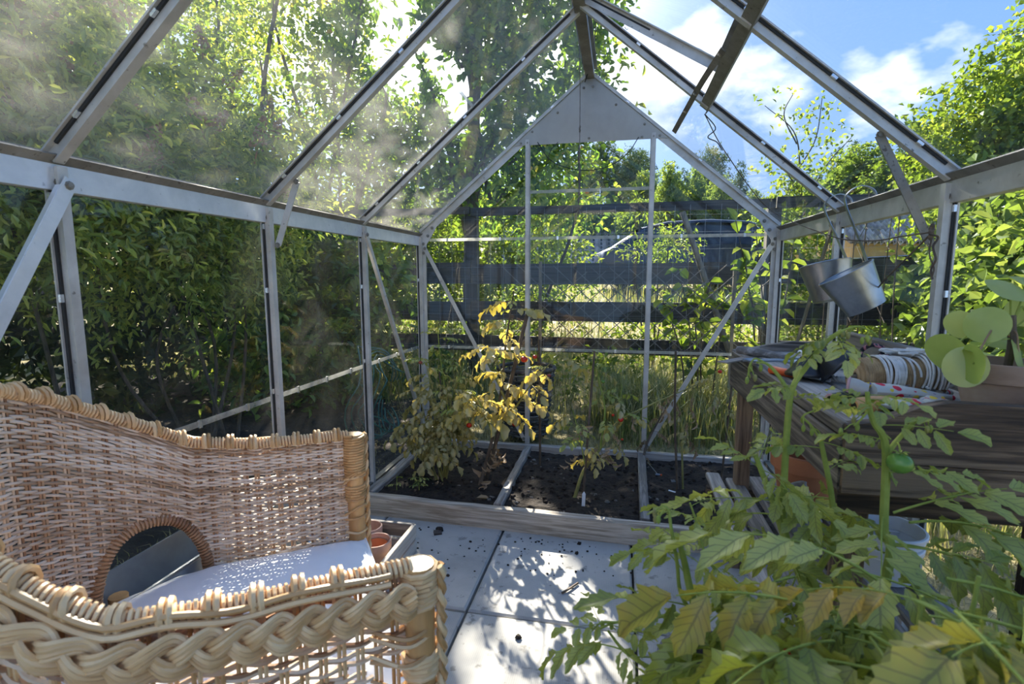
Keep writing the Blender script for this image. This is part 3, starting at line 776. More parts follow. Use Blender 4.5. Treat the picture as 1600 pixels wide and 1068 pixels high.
def foliage(name, blobs, n_twigs, per, tl, L, W_, droop=.25, shell=.45, six=False, up=.8, sunhole=0.0, thin=None, ret=False):
    T, D = blob_twigs(blobs, n_twigs, shell)
    dirs = D*.7+RNG.normal(size=D.shape)*.6; dirs[:, 2] += .15; dirs /= np.linalg.norm(dirs, axis=1, keepdims=True)
    t = np.repeat(np.arange(n_twigs), per); f = np.tile(np.linspace(0, 1, per), n_twigs)
    P = T[t]+dirs[t]*(f*tl)[:, None]+RNG.normal(size=(len(t), 3))*tl*.10
    P[:, 2] -= f*f*tl*droop
    A = dirs[t]*.6+RNG.normal(size=P.shape)*.75; A[:, 2] -= droop
    Nn = RNG.normal(size=P.shape)*.7; Nn[:, 2] += up
    l = L*RNG.uniform(.6, 1.25, len(P)); w2 = W_*RNG.uniform(.7, 1.2, len(P))
    keep = P[:, 2] > -.02
    if sunhole > 0:   # the gap in the crowns through which the sun reaches the floor
        for (tx, ty, rad) in ((.0, -.95, .22), (.05, -1.25, .25), (.0, -1.55, .22), (-.15, -1.95, .24), (-.55, -1.45, .24), (-.50, -1.95, .26), (.10, -3.0, .30), (-.18, -2.65, .26)):
            base = np.array([tx, ty, .0]); sd = np.array(SUN_DIR); q = P-base; al = q @ sd
            dist = np.linalg.norm(q-al[:, None]*sd, axis=1)
            keep &= ~((dist < rad) & (RNG.random(len(P)) < sunhole))
    if thin is not None: keep &= thin(P)
    P, A, Nn, l, w2, t = P[keep], A[keep], Nn[keep], l[keep], w2[keep], t[keep]
    V, F, k = leaves_arrays(P, A, Nn, l, w2, six)
    tw = RNG.random(n_twigs)
    r = np.clip(tw[t]*.5+RNG.random(len(P))*.5, 0, 1)
    return rawmesh(name, V, F, False, np.repeat(r, k))
PALS = {
 'spirea': [(0, (0.114, 0.170, 0.046)), (.4, (0.251, 0.342, 0.079)), (.75, (0.501, 0.569, 0.137)), (1, (0.800, 0.751, 0.205))],
 'hazel': [(0, (0.111, 0.224, 0.031)), (.5, (0.239, 0.415, 0.056)), (1, (0.478, 0.637, 0.111))],
 'dark': [(0, (0.055, 0.124, 0.030)), (.5, (0.135, 0.247, 0.049)), (.85, (0.321, 0.469, 0.087)), (1, (0.593, 0.667, 0.124))],
 'apple': [(0, (0.102, 0.203, 0.040)), (.45, (0.264, 0.366, 0.072)), (.8, (0.569, 0.610, 0.122)), (.93, (0.736, 0.610, 0.122)), (1, (0.736, 0.264, 0.102))],
 'bright': [(0, (0.084, 0.143, 0.021)), (.5, (0.185, 0.278, 0.042)), (1, (0.354, 0.404, 0.084))],
 'mid': [(0, (0.073, 0.132, 0.033)), (.5, (0.159, 0.252, 0.060)), (1, (0.331, 0.410, 0.106))],
 'pine': [(0, (0.042, 0.083, 0.037)), (.5, (0.091, 0.150, 0.066)), (1, (0.183, 0.233, 0.099))],
 'birch': [(0, (0.103, 0.177, 0.044)), (.5, (0.206, 0.294, 0.074)), (1, (0.442, 0.501, 0.133))],
 'raspberry': [(0, (0.074, 0.126, 0.026)), (.5, (0.156, 0.238, 0.055)), (1, (0.296, 0.341, 0.119))],
 'inner': [(0, (0.027, 0.045, 0.015)), (.6, (0.060, 0.090, 0.027)), (1, (0.128, 0.150, 0.045))],  # very dark greens paint in the shade deep inside the thicket
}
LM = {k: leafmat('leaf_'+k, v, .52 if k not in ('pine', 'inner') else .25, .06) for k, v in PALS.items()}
LM['willow_gloss'] = leafmat('leaf_gloss', PALS['spirea'], .35, .25)
def trunk_mb(P, r0, r1, k=8):
    P = curve(P, 6); return MB().tube(P, np.linspace(r0, r1, len(P)), k)
def plant(name, label, cat, base, blobs, pal, nt, per, tl, L, W_, trunks, group=None, bark=None, extra=None, **kw):
    t = thing(name, base, label, cat, group)
    me = foliage('foliage', blobs, nt, per, tl, L, W_, **kw)
    o = link('foliage', me, LM[pal], t); o['kind'] = 'stuff'
    me.transform(Matrix.Translation(-Vector([float(c) for c in base])))
    for (P, r0, r1) in trunks:
        trunk_mb(P, r0, r1).build('trunk' if r0 > .03 else 'branch', bark or BARK, t, True)
    return t
def twigs_to(base, blobs, r0=.02, k=None, spread=.15):
    """trunk lines from the base into each blob"""
    out = []
    for b in blobs[:k] if k else blobs:
        c = np.array(b[:3]); s = np.array(base)+np.array([RNG.uniform(-spread, spread), RNG.uniform(-spread, spread), 0])
        m_ = s*.5+c*.5+RNG.normal(size=3)*.08*np.linalg.norm(c-s)*np.array([1, 1, .3])
        top = c+np.array([RNG.uniform(-.2, .2)*b[3], RNG.uniform(-.2, .2)*b[4], .7*b[5]])
        out.append(([s, m_, c, top], r0, r0*.25))
    return out

# spirea thicket against the left glass, one bush after another
SP = []
flower = MB()
def flower_spike(h=.13):
    mb = MB()
    for k in range(46):
        f = (k+.5)/46; r = .026*(1-f)**.7+.004; a = k*2.4
        mb.ball((r*math.cos(a), r*math.sin(a), f*h), .0075*RNG.uniform(.7, 1.2), 5, 3)
    mb.tube([(0, 0, -.06), (0, 0, h*.9)], .003, 4)
    V = np.concatenate(mb.v); return rawmesh('flower_spike', V, mb.f, False, np.concatenate(mb.a))
SPIKE = flower_spike(); SPIKE.materials.append(surface('brown_flower', [(.3, (.34, .17, .08)), (.6, (.50, .29, .15)), (.85, (.60, .41, .24))], 30, rough=.9, bump=.2, rnd=.8))
spec = [(-1.95, -2.55, 1.15, 'broad spirea bush with brown flower spikes nearest the wicker chair'),
        (-2.0, -1.55, 1.05, 'spirea bush with brown flower spikes behind the second left pane'),
        (-2.0, -.55, .95, 'spirea bush with brown flower spikes by the hose wire'),]
for (x, y, h, lab) in spec:
    blobs = [(x+RNG.uniform(-.1, .15), y+dy, z, .50, .50, .36) for dy in (-.3, .25) for z in (1.28, 1.5, 1.76)]+[(x-.35, y, 1.95, .45, .55, .40), (x+.22, y, 1.36, .32, .5, .42)]
    blobs = [(b[0], b[1], b[2]*h*.98, *b[3:]) for b in blobs]
    t = plant('spirea_bush', lab, 'bush', (x, y, gz(x, y)), blobs, 'spirea', 1700, 13, .20, .046, .015, twigs_to((x, y, 0), blobs[:6], .010, spread=.3), droop=.3, six=True)
    for k in range(26):
        b = blobs[RNG.integers(len(blobs)) if k > 9 else 6-k % 3]; d = RNG.normal(size=3); d[2] = abs(d[2])+.3; d[0] = d[0]*.6+.5; d /= np.linalg.norm(d)
        p = np.array(b[:3])+d*np.array(b[3:6])*1.02
        R = frame(np.array([RNG.normal()*.35, RNG.normal()*.35, 1.0])); R = np.stack([R[:, 1], R[:, 2], R[:, 0]], 1)
        inst('flower_spike', SPIKE, t, m4(R, p-np.array(t.location), RNG.uniform(.9, 1.4)))
# deeper thicket leaves, coloured dark to stand for the shade inside
x, y = -3.5, -1.2
plant('shaded_thicket', 'deeper thicket foliage coloured dark for the shade behind the spirea bushes', 'bush', (x, y, gz(x, y)), [(x, yy, z, .5, .8, .6) for yy in (-2.6, -1.3, 0.0, 1.0) for z in (.35, 1.1, 2.0)], 'inner', 2800, 6, .25, .10, .05, twigs_to((x, y, 0), [(x, y, 1.6, .5, .8, .6)], .03), shell=.35)
x, y = -2.3, .75
plant('elder_bush', 'dark green elder bush left of the far corner post', 'bush', (x, y, gz(x, y)), [(x, y, .45, .55, .5, .45), (x+.3, y+.3, .9, .5, .4, .5), (x-.2, y, 1.35, .55, .5, .5)], 'dark', 900, 8, .22, .085, .04, twigs_to((x, y, 0), [(x, y, 1.2, .5, .5, .5), (x+.3, y+.3, .9, .5, .4, .5)], .012), six=True)

# hazel behind, high on the left
c = ay(90, 60, 1.6); x, y = c[0]-.3, 1.6
bl = [(*ay(px, py, Y), rx, .8, rz) for (px, py, Y, rx, rz) in ((20, 30, 1.4, .9, .7), (110, 50, 1.6, .65, .6), (60, -120, 1.6, .9, .8), (-120, 20, 1.0, 1.0, .9), (100, 190, 1.8, .9, .6))]
plant('hazel_tree', 'tall hazel with broad bright green leaves high at the left', 'tree', (x, y, gz(x, y)), bl, 'hazel', 900, 10, .35, .12, .085, twigs_to((x, y, 0), bl, .035, spread=.4), six=True, sunhole=.5)
# apple tree with reddening leaves
bl = [(*ay(px, py, Y), r, r*.9, r*.9) for (px, py, Y, r) in ((340, 60, 2.2, .6), (430, 40, 2.4, .7), (420, 160, 2.2, .65), (520, 110, 2.5, .7), (480, 230, 2.3, .65), (350, 200, 2.1, .6), (560, 30, 2.6, .7), (600, 180, 2.6, .6), (450, -90, 2.4, .8), (330, 290, 2.2, .6), (560, 280, 2.4, .55))]
x, y = ay(470, 420, 2.3)[:2]
plant('apple_tree', 'apple tree with some reddening leaves against the bright sky', 'tree', (x, y, gz(x, y)), bl, 'apple', 640, 10, .34, .070, .040, twigs_to((x, y, 0), bl, .03, spread=.2), six=True, shell=.6, sunhole=.9)
# tall silver birch far behind on the left
bl = [(*ay(px, py, 7), r, r, r*1.2) for (px, py, r) in ((320, 60, 1.0), (350, 120, 1.1), (300, 150, 1.0), (380, 30, 1.1), (340, -60, 1.2))]
x, y = ay(340, 300, 7)[:2]
plant('birch_tree', 'pale hazy birch showing beyond the apple tree', 'tree', (x, y, gz(x, y)), bl, 'birch', 900, 9, .6, .09, .06, twigs_to((x, y, 0), bl[:3], .07), shell=.55, sunhole=.85)
# the big dark tree with its thick trunk behind the fence
tx, ty = ay(733, 420, 3.0)[:2]
bl = [(*ay(px, py, Y), r, r*.9, r*.85) for (px, py, Y, r) in ((640, 60, 3.0, .8), (740, 40, 3.0, .9), (830, 80, 2.9, .75), (690, 170, 2.9, .75), (780, 180, 2.9, .7), (640, 260, 2.8, .6), (850, 190, 2.8, .55), (740, 270, 3.0, .6), (800, 280, 3.0, .55), (700, -80, 3.0, 1.0), (840, -60, 3.0, .9), (600, 160, 3.1, .7), (880, 30, 2.9, .55), (560, -40, 3.2, .8), (860, 290, 3.1, .45), (500, 250, 3.4, .8))]
tk = [([(tx, ty, gz(tx, ty)-.1), (tx+.02, ty, 1.0), (tx+.05, ty, 2.2), (tx+.12, ty, 3.6)], .105, .06)]
tk += [([(tx+.03, ty, 1.2+.25*k), (tx*.5+b[0]*.5, ty*.5+b[1]*.5, 1.6*.4+b[2]*.6), tuple(b[:3])], .032, .010) for k, b in enumerate(bl[:10])]
plant('walnut_tree', 'large dark leafy tree with a thick trunk behind the fence', 'tree', (tx, ty, gz(tx, ty)), bl, 'dark', 1500, 12, .40, .10, .058, tk, six=True, shell=.6, sunhole=.9)
# thin crooked stems between the trunk and the gable
x, y = ay(880, 420, 2.2)[:2]
stem = [(x-.25, y, gz(x, y)), tuple(ay(850, 480, y)), tuple(ay(888, 380, y)), tuple(ay(905, 300, y)), tuple(ay(902, 200, y))]
bl = [(*ay(880, 200, 2.2), .28, .25, .2), (*ay(905, 290, 2.2), .30, .25, .25), (*ay(960, 130, 2.3), .16, .15, .22), (*ay(860, 250, 2.3), .3, .3, .3), (*ay(850, 330, 2.2), .3, .3, .25)]
plant('plum_sapling', 'thin crooked sapling in front of the thick trunk', 'tree', (x-.25, y, gz(x, y)), bl, 'apple', 110, 8, .28, .07, .04, [(stem, .020, .008)], six=True)
# bright shrubs lit from behind, left of the gable and under the crown
for k, (px, py, Y, rx, rz, lab) in enumerate(((590, 330, 3.6, .9, .75, 'sunlit yellow-green shrub beyond the fence left of the corner post'), (700, 380, 4.2, .9, .8, 'sunlit yellow-green shrub behind the thick trunk'), (820, 370, 4.4, .8, .8, 'sunlit shrub between the thick trunk and the tiled roof'), (480, 400, 3.2, .9, .8, 'sunlit shrub seen low through the third left pane'))):
    c = ay(px, py, Y); bl = [(c[0], Y, c[2], rx, .5, rz), (c[0]+.4, Y, c[2]-.4, rx*.7, .5, rz*.8), (c[0]-.3, Y+.2, c[2]-.7, rx, .5, rz)]
    plant('backlit_shrub', lab, 'bush', (c[0], Y, gz(c[0], Y)), bl, 'bright', 520, 9, .26, .085, .05, twigs_to((c[0], Y, gz(c[0], Y)), bl, .012), six=False, shell=.5)
# low growth along the fence
for k, (x, lab) in enumerate(((-3.4, 'nettle clump at the foot of the fence by the elder'), (-1.2, 'weedy clump under the thick trunk by the fence'), (.55, 'low leafy clump behind the lattice trellis'), (2.3, 'leafy weed clump at the fence foot behind the bench'), (3.7, 'leafy weed clump at the right end of the fence'))):
    bl = [(x, FY+.35, .35, .7, .25, .4), (x+.5, FY+.45, .6, .5, .25, .35), (x-.45, FY-.35, .16, .4, .2, .2)]
    plant('weed_clump', lab, 'weeds', (x, FY+.4, 0), bl, 'bright' if k > 1 else 'mid', 260, 8, .18, .065, .034, twigs_to((x, FY+.3, 0), bl, .006))
# lilac shoots just outside the gable on the right
def big_leaf_shoot(name, label, stems, L, W_, pal, cat='shrub', per=9, pinn=False):
    t = thing(name, stems[0][0], label, cat)
    for st in stems:
        P = curve(st, 5); MB().tube(P, np.linspace(.007, .003, len(P)), 5).build('stem', BARK, t, True)
        n = per; f = np.linspace(.3, 1, n); idx = (f*(len(P)-1)).astype(int)
        pp = np.repeat(P[idx], 2, 0); A = RNG.normal(size=pp.shape)*.5; A[:, 0] += np.tile([1, -1], n)*.9; A[:, 2] -= .35
        Nn = RNG.normal(size=pp.shape)*.4; Nn[:, 2] += 1; Nn[:, 1] -= .5
        V, F, k = leaves_arrays(pp, A, Nn, L*RNG.uniform(.6, 1.1, len(pp)), W_*RNG.uniform(.7, 1.1, len(pp)), True)
        rr = np.repeat(RNG.random(len(pp)), k)
        for q_ in range(len(pp)):
            me = rawmesh('leaf', V[q_*6:q_*6+6]-np.array(t.location), [(0, 1, 2, 3), (0, 3, 4, 5)], False, rr[q_*6:q_*6+6]); link('leaf', me, LM[pal], t)
    return t
Y = .85
g0 = ay(1085, 640, Y); g0[2] = 0
big_leaf_shoot('lilac_shoot', 'lilac shoots with heart-shaped leaves outside the right gable pane', [[g0+np.array([dx, 0, 0]), ay(px, 560, Y), ay(px2, 490, Y), ay(px3, py3, Y)] for dx, px, px2, px3, py3 in ((0, 1080, 1075, 1060, 420), (.05, 1095, 1100, 1110, 440), (.1, 1120, 1130, 1120, 470), (-.05, 1065, 1045, 1035, 470), (.02, 1090, 1085, 1085, 450))], .095, .06, 'bright')
Y = .7
g0 = ay(1190, 640, Y); g0[2] = 0
big_leaf_shoot('lilac_sucker', 'taller lilac sucker beside the right corner post', [[g0+np.array([dx, 0, 0]), ay(px, 540, Y), ay(px2, 450, Y), ay(px3, py3, Y)] for dx, px, px2, px3, py3 in ((0, 1180, 1170, 1150, 345), (.06, 1200, 1190, 1180, 350), (.1, 1215, 1230, 1240, 380), (.0, 1190, 1170, 1165, 400))], .10, .065, 'bright')
# yellow-green rosette plant (rowan seedling) behind the middle pane
Y = 2.4; g0 = ay(1010, 520, Y); g0[2] = 0
bl = [(*ay(1030, 395, Y), .30, .15, .14), (*ay(1000, 330, Y), .18, .12, .10), (*ay(1045, 380, Y), .18, .12, .1)]
plant('rowan_seedling', 'feathery rowan seedling between the mullion and the leaning pole', 'tree', g0, bl, 'bright', 110, 9, .22, .055, .018, twigs_to(g0, bl, .010))
# raspberry thicket beyond the right wall
bl = [(*ax(px, py, X), .3, .45, .35) for (px, py, X) in ((1560, 370, 2.4), (1530, 420, 2.5), (1600, 450, 2.3), (1660, 380, 2.2), (1540, 500, 2.5), (1480, 500, 2.7), (1600, 540, 2.2), (1400, 500, 3.0), (1700, 480, 2.1))]
plant('raspberry_thicket', 'bright raspberry thicket outside the right-hand panes', 'bush', (2.5, 0.3, 0), bl, 'raspberry', 800, 8, .22, .075, .052, twigs_to((2.5, .4, 0), bl, .008, spread=.6), six=True)
bl = [(*ay(px, py, 3.2), .55, .4, .4) for (px, py) in ((1250, 470), (1360, 505), (1440, 495), (1300, 520), (1500, 480))]
plant('bramble_bank', 'low sunlit brambles behind the fence boards at the right', 'bush', (3.2, 3.2, gz(3.2, 3.2)), bl, 'raspberry', 620, 8, .22, .07, .045, twigs_to((3.2, 3.2, 0), bl, .008, spread=.6))
bl = [(*ay(px, py, 2.6), .22, .2, .26) for (px, py) in ((1235, 400), (1240, 360), (1245, 450), (1230, 480))]
plant('yellow_bramble', 'yellow-green shrub between the right corner post and the zinc pots', 'bush', (1.9, 2.6, gz(1.9, 2.6)), bl, 'bright', 230, 8, .2, .075, .045, twigs_to((1.9, 2.6, 0), bl, .008))
# maple at the far right
bl = [(*ay(px, py, 6.0), r, r*.8, r*.75) for (px, py, r) in ((1540, 200, .9), (1600, 160, 1.0), (1520, 260, .9), (1640, 240, 1.1), (1590, 300, 1.0), (1490, 310, .6), (1700, 150, 1.1), (1640, 90, .8), (1520, 400, .7))]
x, y = ay(1600, 400, 6.0)[:2]
plant('maple_tree', 'sunlit maple with bright green crown beyond the right wall', 'tree', (x, y, gz(x, y)), bl, 'bright', 1700, 10, .38, .09, .075, twigs_to((x, y, .5), bl[:8], .06), six=False)
# sparse young birch whose twigs cross the sky
Y = 2.6; x, y = ay(1260, 420, Y)[0], Y
def sky(px, py): return tuple(ay(px, py, Y))
stems = [[(x, y, gz(x, y)), sky(1252, 330), sky(1250, 260), sky(1240, 205), sky(1195, 165)], [sky(1250, 260), sky(1275, 215), sky(1285, 150)], [sky(1245, 225), sky(1225, 180), sky(1240, 145)], [sky(1252, 330), sky(1290, 260), sky(1330, 215)], [sky(1250, 300), sky(1215, 250), sky(1200, 240)]]
bl = [(*sky(px, py), r, r, r*1.0) for (px, py, r) in ((1205, 170, .12), (1240, 165, .13), (1280, 190, .15), (1285, 240, .15), (1230, 230, .12), (1300, 215, .12), (1230, 270, .16), (1270, 290, .18), (1330, 210, .06), (1200, 260, .10), (1215, 320, .2), (1290, 320, .2))]
plant('young_birch', 'sparse young birch whose thin twigs cross the blue sky', 'tree', (x, y, gz(x, y)), bl, 'birch', 120, 6, .14, .045, .032, [(s, .012 if i == 0 else .007, .003) for i, s in enumerate(stems)], six=True, bark=BARK)
# dry upright stems outside the right wall
for k, (px, py0, py1, X, lab) in enumerate(((1330, 560, 330, 1.6, 'bare brown stem rising behind the zinc pots'), (1345, 560, 300, 1.7, 'taller bare stem between zinc pots and knee brace'), (1290, 540, 340, 1.5, 'bare stem left of the zinc pots'), (1380, 560, 340, 1.9, 'bare stem behind the right knee brace'), (1405, 540, 255, 1.9, 'thin bare stem touching the rafter end'))):
    b = ax(px, py0, X); tp = ax(px+RNG.uniform(8, 16), py1, X); b[2] = 0
    t = thing('dry_stem', b, lab, 'stem'); MB().tube(curve([b, (b+tp)/2+np.array([0, .05, 0]), tp], 6), np.linspace(.007, .003, 13), 5).build('stalk', STEMB, t, True)
    for f in (.5, .7, .85):
        p = b+(tp-b)*f; d = np.array([0, RNG.choice([-1, 1])*.16, .14])
        MB().tube([p, p+d*.6, p+d], [.003, .002, .0015], 4).build('twig', STEMB, t)

# distant wood: shared crowns
def crown(name, kind):
    if kind == 'pine':
        bl = [(0, 0, .62+.08*k, .30-.03*k, .30-.03*k, .055) for k in range(5)]+[(.2, .1, .50, .16, .16, .05), (-.2, -.1, .42, .14, .14, .05)]
        me = foliage(name, bl, 900, 8, .055, .030, .012, shell=.6)
    elif kind == 'spruce':
        bl = [(0, 0, .14+.10*k, .21*(1-k/9.0), .21*(1-k/9.0), .045) for k in range(9)]
        me = foliage(name, bl, 1100, 8, .05, .028, .012, droop=.5, shell=.6)
    else:
        bl = [(0, 0, .45, .24, .24, .30), (.12, .1, .60, .18, .18, .22), (-.13, .0, .55, .18, .18, .25), (0, 0, .80, .14, .14, .16)]
        me = foliage(name, bl, 1200, 8, .06, .030, .022, droop=.5, shell=.5)
    return me
CR = {}
for k, p in (('pine', 'pine'), ('spruce', 'pine'), ('birch', 'birch'), ('broadleaf', 'mid')):
    for v in range(2):
        me = crown(k+'_crown', k if k != 'broadleaf' else 'birch'); me.materials.append(LM[p]); CR[k, v] = me
TRK = MB().tube([(0, 0, 0), (.01, 0, .5), (0, 0, .9)], [.016, .012, .004], 6); TRM = rawmesh('trunk', np.concatenate(TRK.v), TRK.f, True); TRM.materials.append(BARK)
far = [('spruce', 842, 262, 30), ('birch', 868, 290, 26), ('pine', 905, 250, 34), ('pine', 940, 222, 36), ('spruce', 962, 250, 38), ('pine', 985, 236, 36), ('birch', 1010, 260, 32), ('pine', 1000, 240, 40),
       ('birch', 1046, 250, 28), ('spruce', 1070, 262, 30), ('birch', 1090, 258, 32), ('pine', 1112, 235, 36), ('birch', 1128, 270, 28), ('spruce', 1158, 252, 30), ('birch', 1180, 290, 26), ('broadleaf', 1210, 300, 24),
       ('spruce', 1240, 268, 34), ('broadleaf', 1262, 280, 26), ('spruce', 1310, 232, 30), ('spruce', 1335, 218, 28), ('broadleaf', 1350, 215, 27), ('spruce', 1380, 240, 24), ('spruce', 1425, 188, 24), ('pine', 1450, 200, 26), ('broadleaf', 1395, 235, 25), ('broadleaf', 1320, 265, 28),
       ('broadleaf', 1490, 250, 20), ('broadleaf', 780, 280, 24), ('broadleaf', 720, 260, 22), ('spruce', 1600, 40, 20), ('broadleaf', 640, 300, 22), ('broadleaf', 560, 300, 20), ('broadleaf', 460, 280, 20), ('broadleaf', 1540, 260, 22), ('broadleaf', 930, 300, 22), ('broadleaf', 1000, 305, 20)]
far += [('broadleaf', px, 300+(px*7) % 40, 44) for px in range(320, 1700, 125)]
nm = {'pine': 'pine_tree', 'spruce': 'spruce_tree', 'birch': 'far_birch', 'broadleaf': 'far_tree'}
ORD = 'first second third fourth fifth sixth seventh eighth ninth tenth eleventh twelfth thirteenth fourteenth fifteenth sixteenth seventeenth eighteenth nineteenth twentieth'.split()
ORD += ['twenty-'+o for o in ORD[:9]]+['thirtieth']+['thirty-'+o for o in ORD[:9]]
gl = {'pine': ('open-crowned pine in the distant wood, %s pine from the left', 'distant pines'), 'spruce': ('pointed dark spruce in the distant wood, %s spruce from the left', 'distant spruces'), 'birch': ('pale distant birch at the wood edge, %s such birch from the left', 'distant birches'), 'broadleaf': ('rounded broadleaf tree in the distant wood, %s of its kind from the left', 'distant broadleaf trees')}
far.sort(key=lambda f: f[1]); seen_ = {}
for i, (k, px, py, dep) in enumerate(far):
    top = ad(px, py, dep); g = gz(top[0], top[1]); H = top[2]-g
    if H < 1: continue
    seen_[k] = seen_.get(k, -1)+1
    t = thing(nm[k], (top[0], top[1], g), gl[k][0] % ORD[seen_[k]], 'tree', gl[k][1])
    wd = {'pine': .8, 'spruce': 1.0, 'birch': .75, 'broadleaf': 1.25}[k]
    M = Matrix.Rotation(i*1.7, 4, 'Z') @ Matrix.Diagonal((H*wd, H*wd, H*1.02, 1))
    o = inst('crown', CR[k, i % 2], t, M); o['kind'] = 'stuff'
    inst('trunk', TRM, t, Matrix.Diagonal((H, H, H, 1)))
# house with tiled roof and ochre wall, seen past the zinc pots
def house(label, c, wdt, dpt, hw, hr, wallmat, cols, rows_, yaw=0.0, stack=True):
    g = c[2]
    t = thing('house', c, label, 'house'); t.rotation_euler.z = yaw
    V = [(-wdt/2, -dpt/2, 0), (wdt/2, -dpt/2, 0), (wdt/2, dpt/2, 0), (-wdt/2, dpt/2, 0), (-wdt/2, -dpt/2, hw), (wdt/2, -dpt/2, hw), (wdt/2, dpt/2, hw), (-wdt/2, dpt/2, hw), (-wdt/2, 0, hw+hr), (wdt/2, 0, hw+hr)]
    F = [(0, 1, 5, 4), (1, 2, 6, 9, 5), (2, 3, 7, 6), (3, 0, 4, 8, 7)]
    mb = MB(); mb.add(V, F); o = mb.build('wall', wallmat, None); o.parent = t
    ov = .35; s = math.atan2(hr, dpt/2); Ls = math.hypot(hr, dpt/2)+ov
    mb = MB()
    for sg in (-1, 1):
        a = np.array([0, 0, hw+hr+.03]); d = np.array([0, sg*math.cos(s), -math.sin(s)]); n = np.array([0, sg*math.sin(s), math.cos(s)])
        mb.bar(a+d*0, a+d*Ls, wdt+.6, .06, n)
    o = mb.build('roof', surface('roof_felt', [(.3, (.05, .045, .04)), (.7, (.10, .09, .085))], 4, rough=.9), None); o.parent = t; roof = o
    tw_, tl_ = (wdt+.6)/cols, Ls/rows_
    tm = MB(); V = []; nn = 6
    for yy, zz in ((0, .10), (-tl_*1.12, .045)):
        for k in range(nn+1):
            u = k/nn; V.append(((u-.5)*tw_, yy, zz+.07*math.sin(u*2*PI)))
    V += [(v[0], v[1], v[2]-.05) for v in V[nn+1:2*nn+2]]
    tm.add(V, [(k, k+nn+1, k+nn+2, k+1) for k in range(nn)]+[(k+nn+1, k+2*nn+2, k+2*nn+3, k+nn+2) for k in range(nn)])
    tme = rawmesh('roof_tile', np.concatenate(tm.v), tm.f, True, np.concatenate(tm.a))
    tme.materials.append(surface('roof_tile', [(.3, (.24, .205, .18)), (.5, (.38, .33, .30)), (.7, (.50, .45, .41))], 3, rough=.8, bump=.15, objr=.5))
    d = np.array([0, -math.cos(s), -math.sin(s)]); n = np.array([0, -math.sin(s), math.cos(s)])
    R = np.stack([(1, 0, 0), -d, n], 1)
    for rI in range(rows_):
        for cI in range(cols):
            p = np.array([(cI+.5)*tw_-(wdt+.6)/2, 0, hw+hr+.03])+d*(rI*tl_)
            inst('roof_tile', tme, roof, m4(R, p))
    if stack:
     mb = MB(); mb.box((wdt/2-1.2, 0, hw+hr+.35), (.6, .6, 1.0)); mb.box((wdt/2-1.2, 0, hw+hr+.88), (.72, .72, .10)); o = mb.build('chimney', surface('chimney_brick', [(.3, (.16, .07, .05)), (.7, (.30, .15, .10))], 9, rough=.9), None); o.parent = t
    for k in (-1, 0, 1):
        mb = MB(); x = k*wdt*.28
        for (dx, dz, w1, h1) in ((0, .62, 1.1, .10), (0, -.62, 1.1, .10), (.5, 0, .10, 1.2), (-.5, 0, .10, 1.2), (0, 0, .06, 1.2)):
            mb.box((x+dx, -dpt/2-.03, hw*.55+dz), (w1, .08, h1))
        o = mb.build('window', WHITE_PL, None); o.parent = t
        mb = MB(); mb.box((x, -dpt/2-.01, hw*.55), (.95, .03, 1.2)); q = mb.build('pane', surface('dark_pane', [(.3, (.02, .025, .03)), (.7, (.04, .05, .06))], 3, rough=.1, bump=0), None); q.parent = o
    return t
OCHRE = surface('ochre_render', [(.3, (.46, .29, .10)), (.7, (.60, .41, .17))], 1.5, rough=.9, bump=.1)
c = ad(1372, 412, 15.0); ridge = ad(1360, 345, 16.6)
house('ochre house with grey-brown tiled roof seen past the zinc pots', (c[0]+.0, c[1]+1.6, c[2]-2.02), 2.6, 3.4, 2.75, 1.05, OCHRE, 17, 9, .25, False)
c = ad(925, 402, 20.0)
house('house whose tiled roof shows low behind the middle gable pane', (c[0]-.6, c[1]+2.2, c[2]-2.6), 6.2, 4.4, 2.4, 1.35, surface('grey_render', [(.3, (.30, .29, .27)), (.7, (.42, .41, .39))], 2, rough=.9), 22, 9, .05)

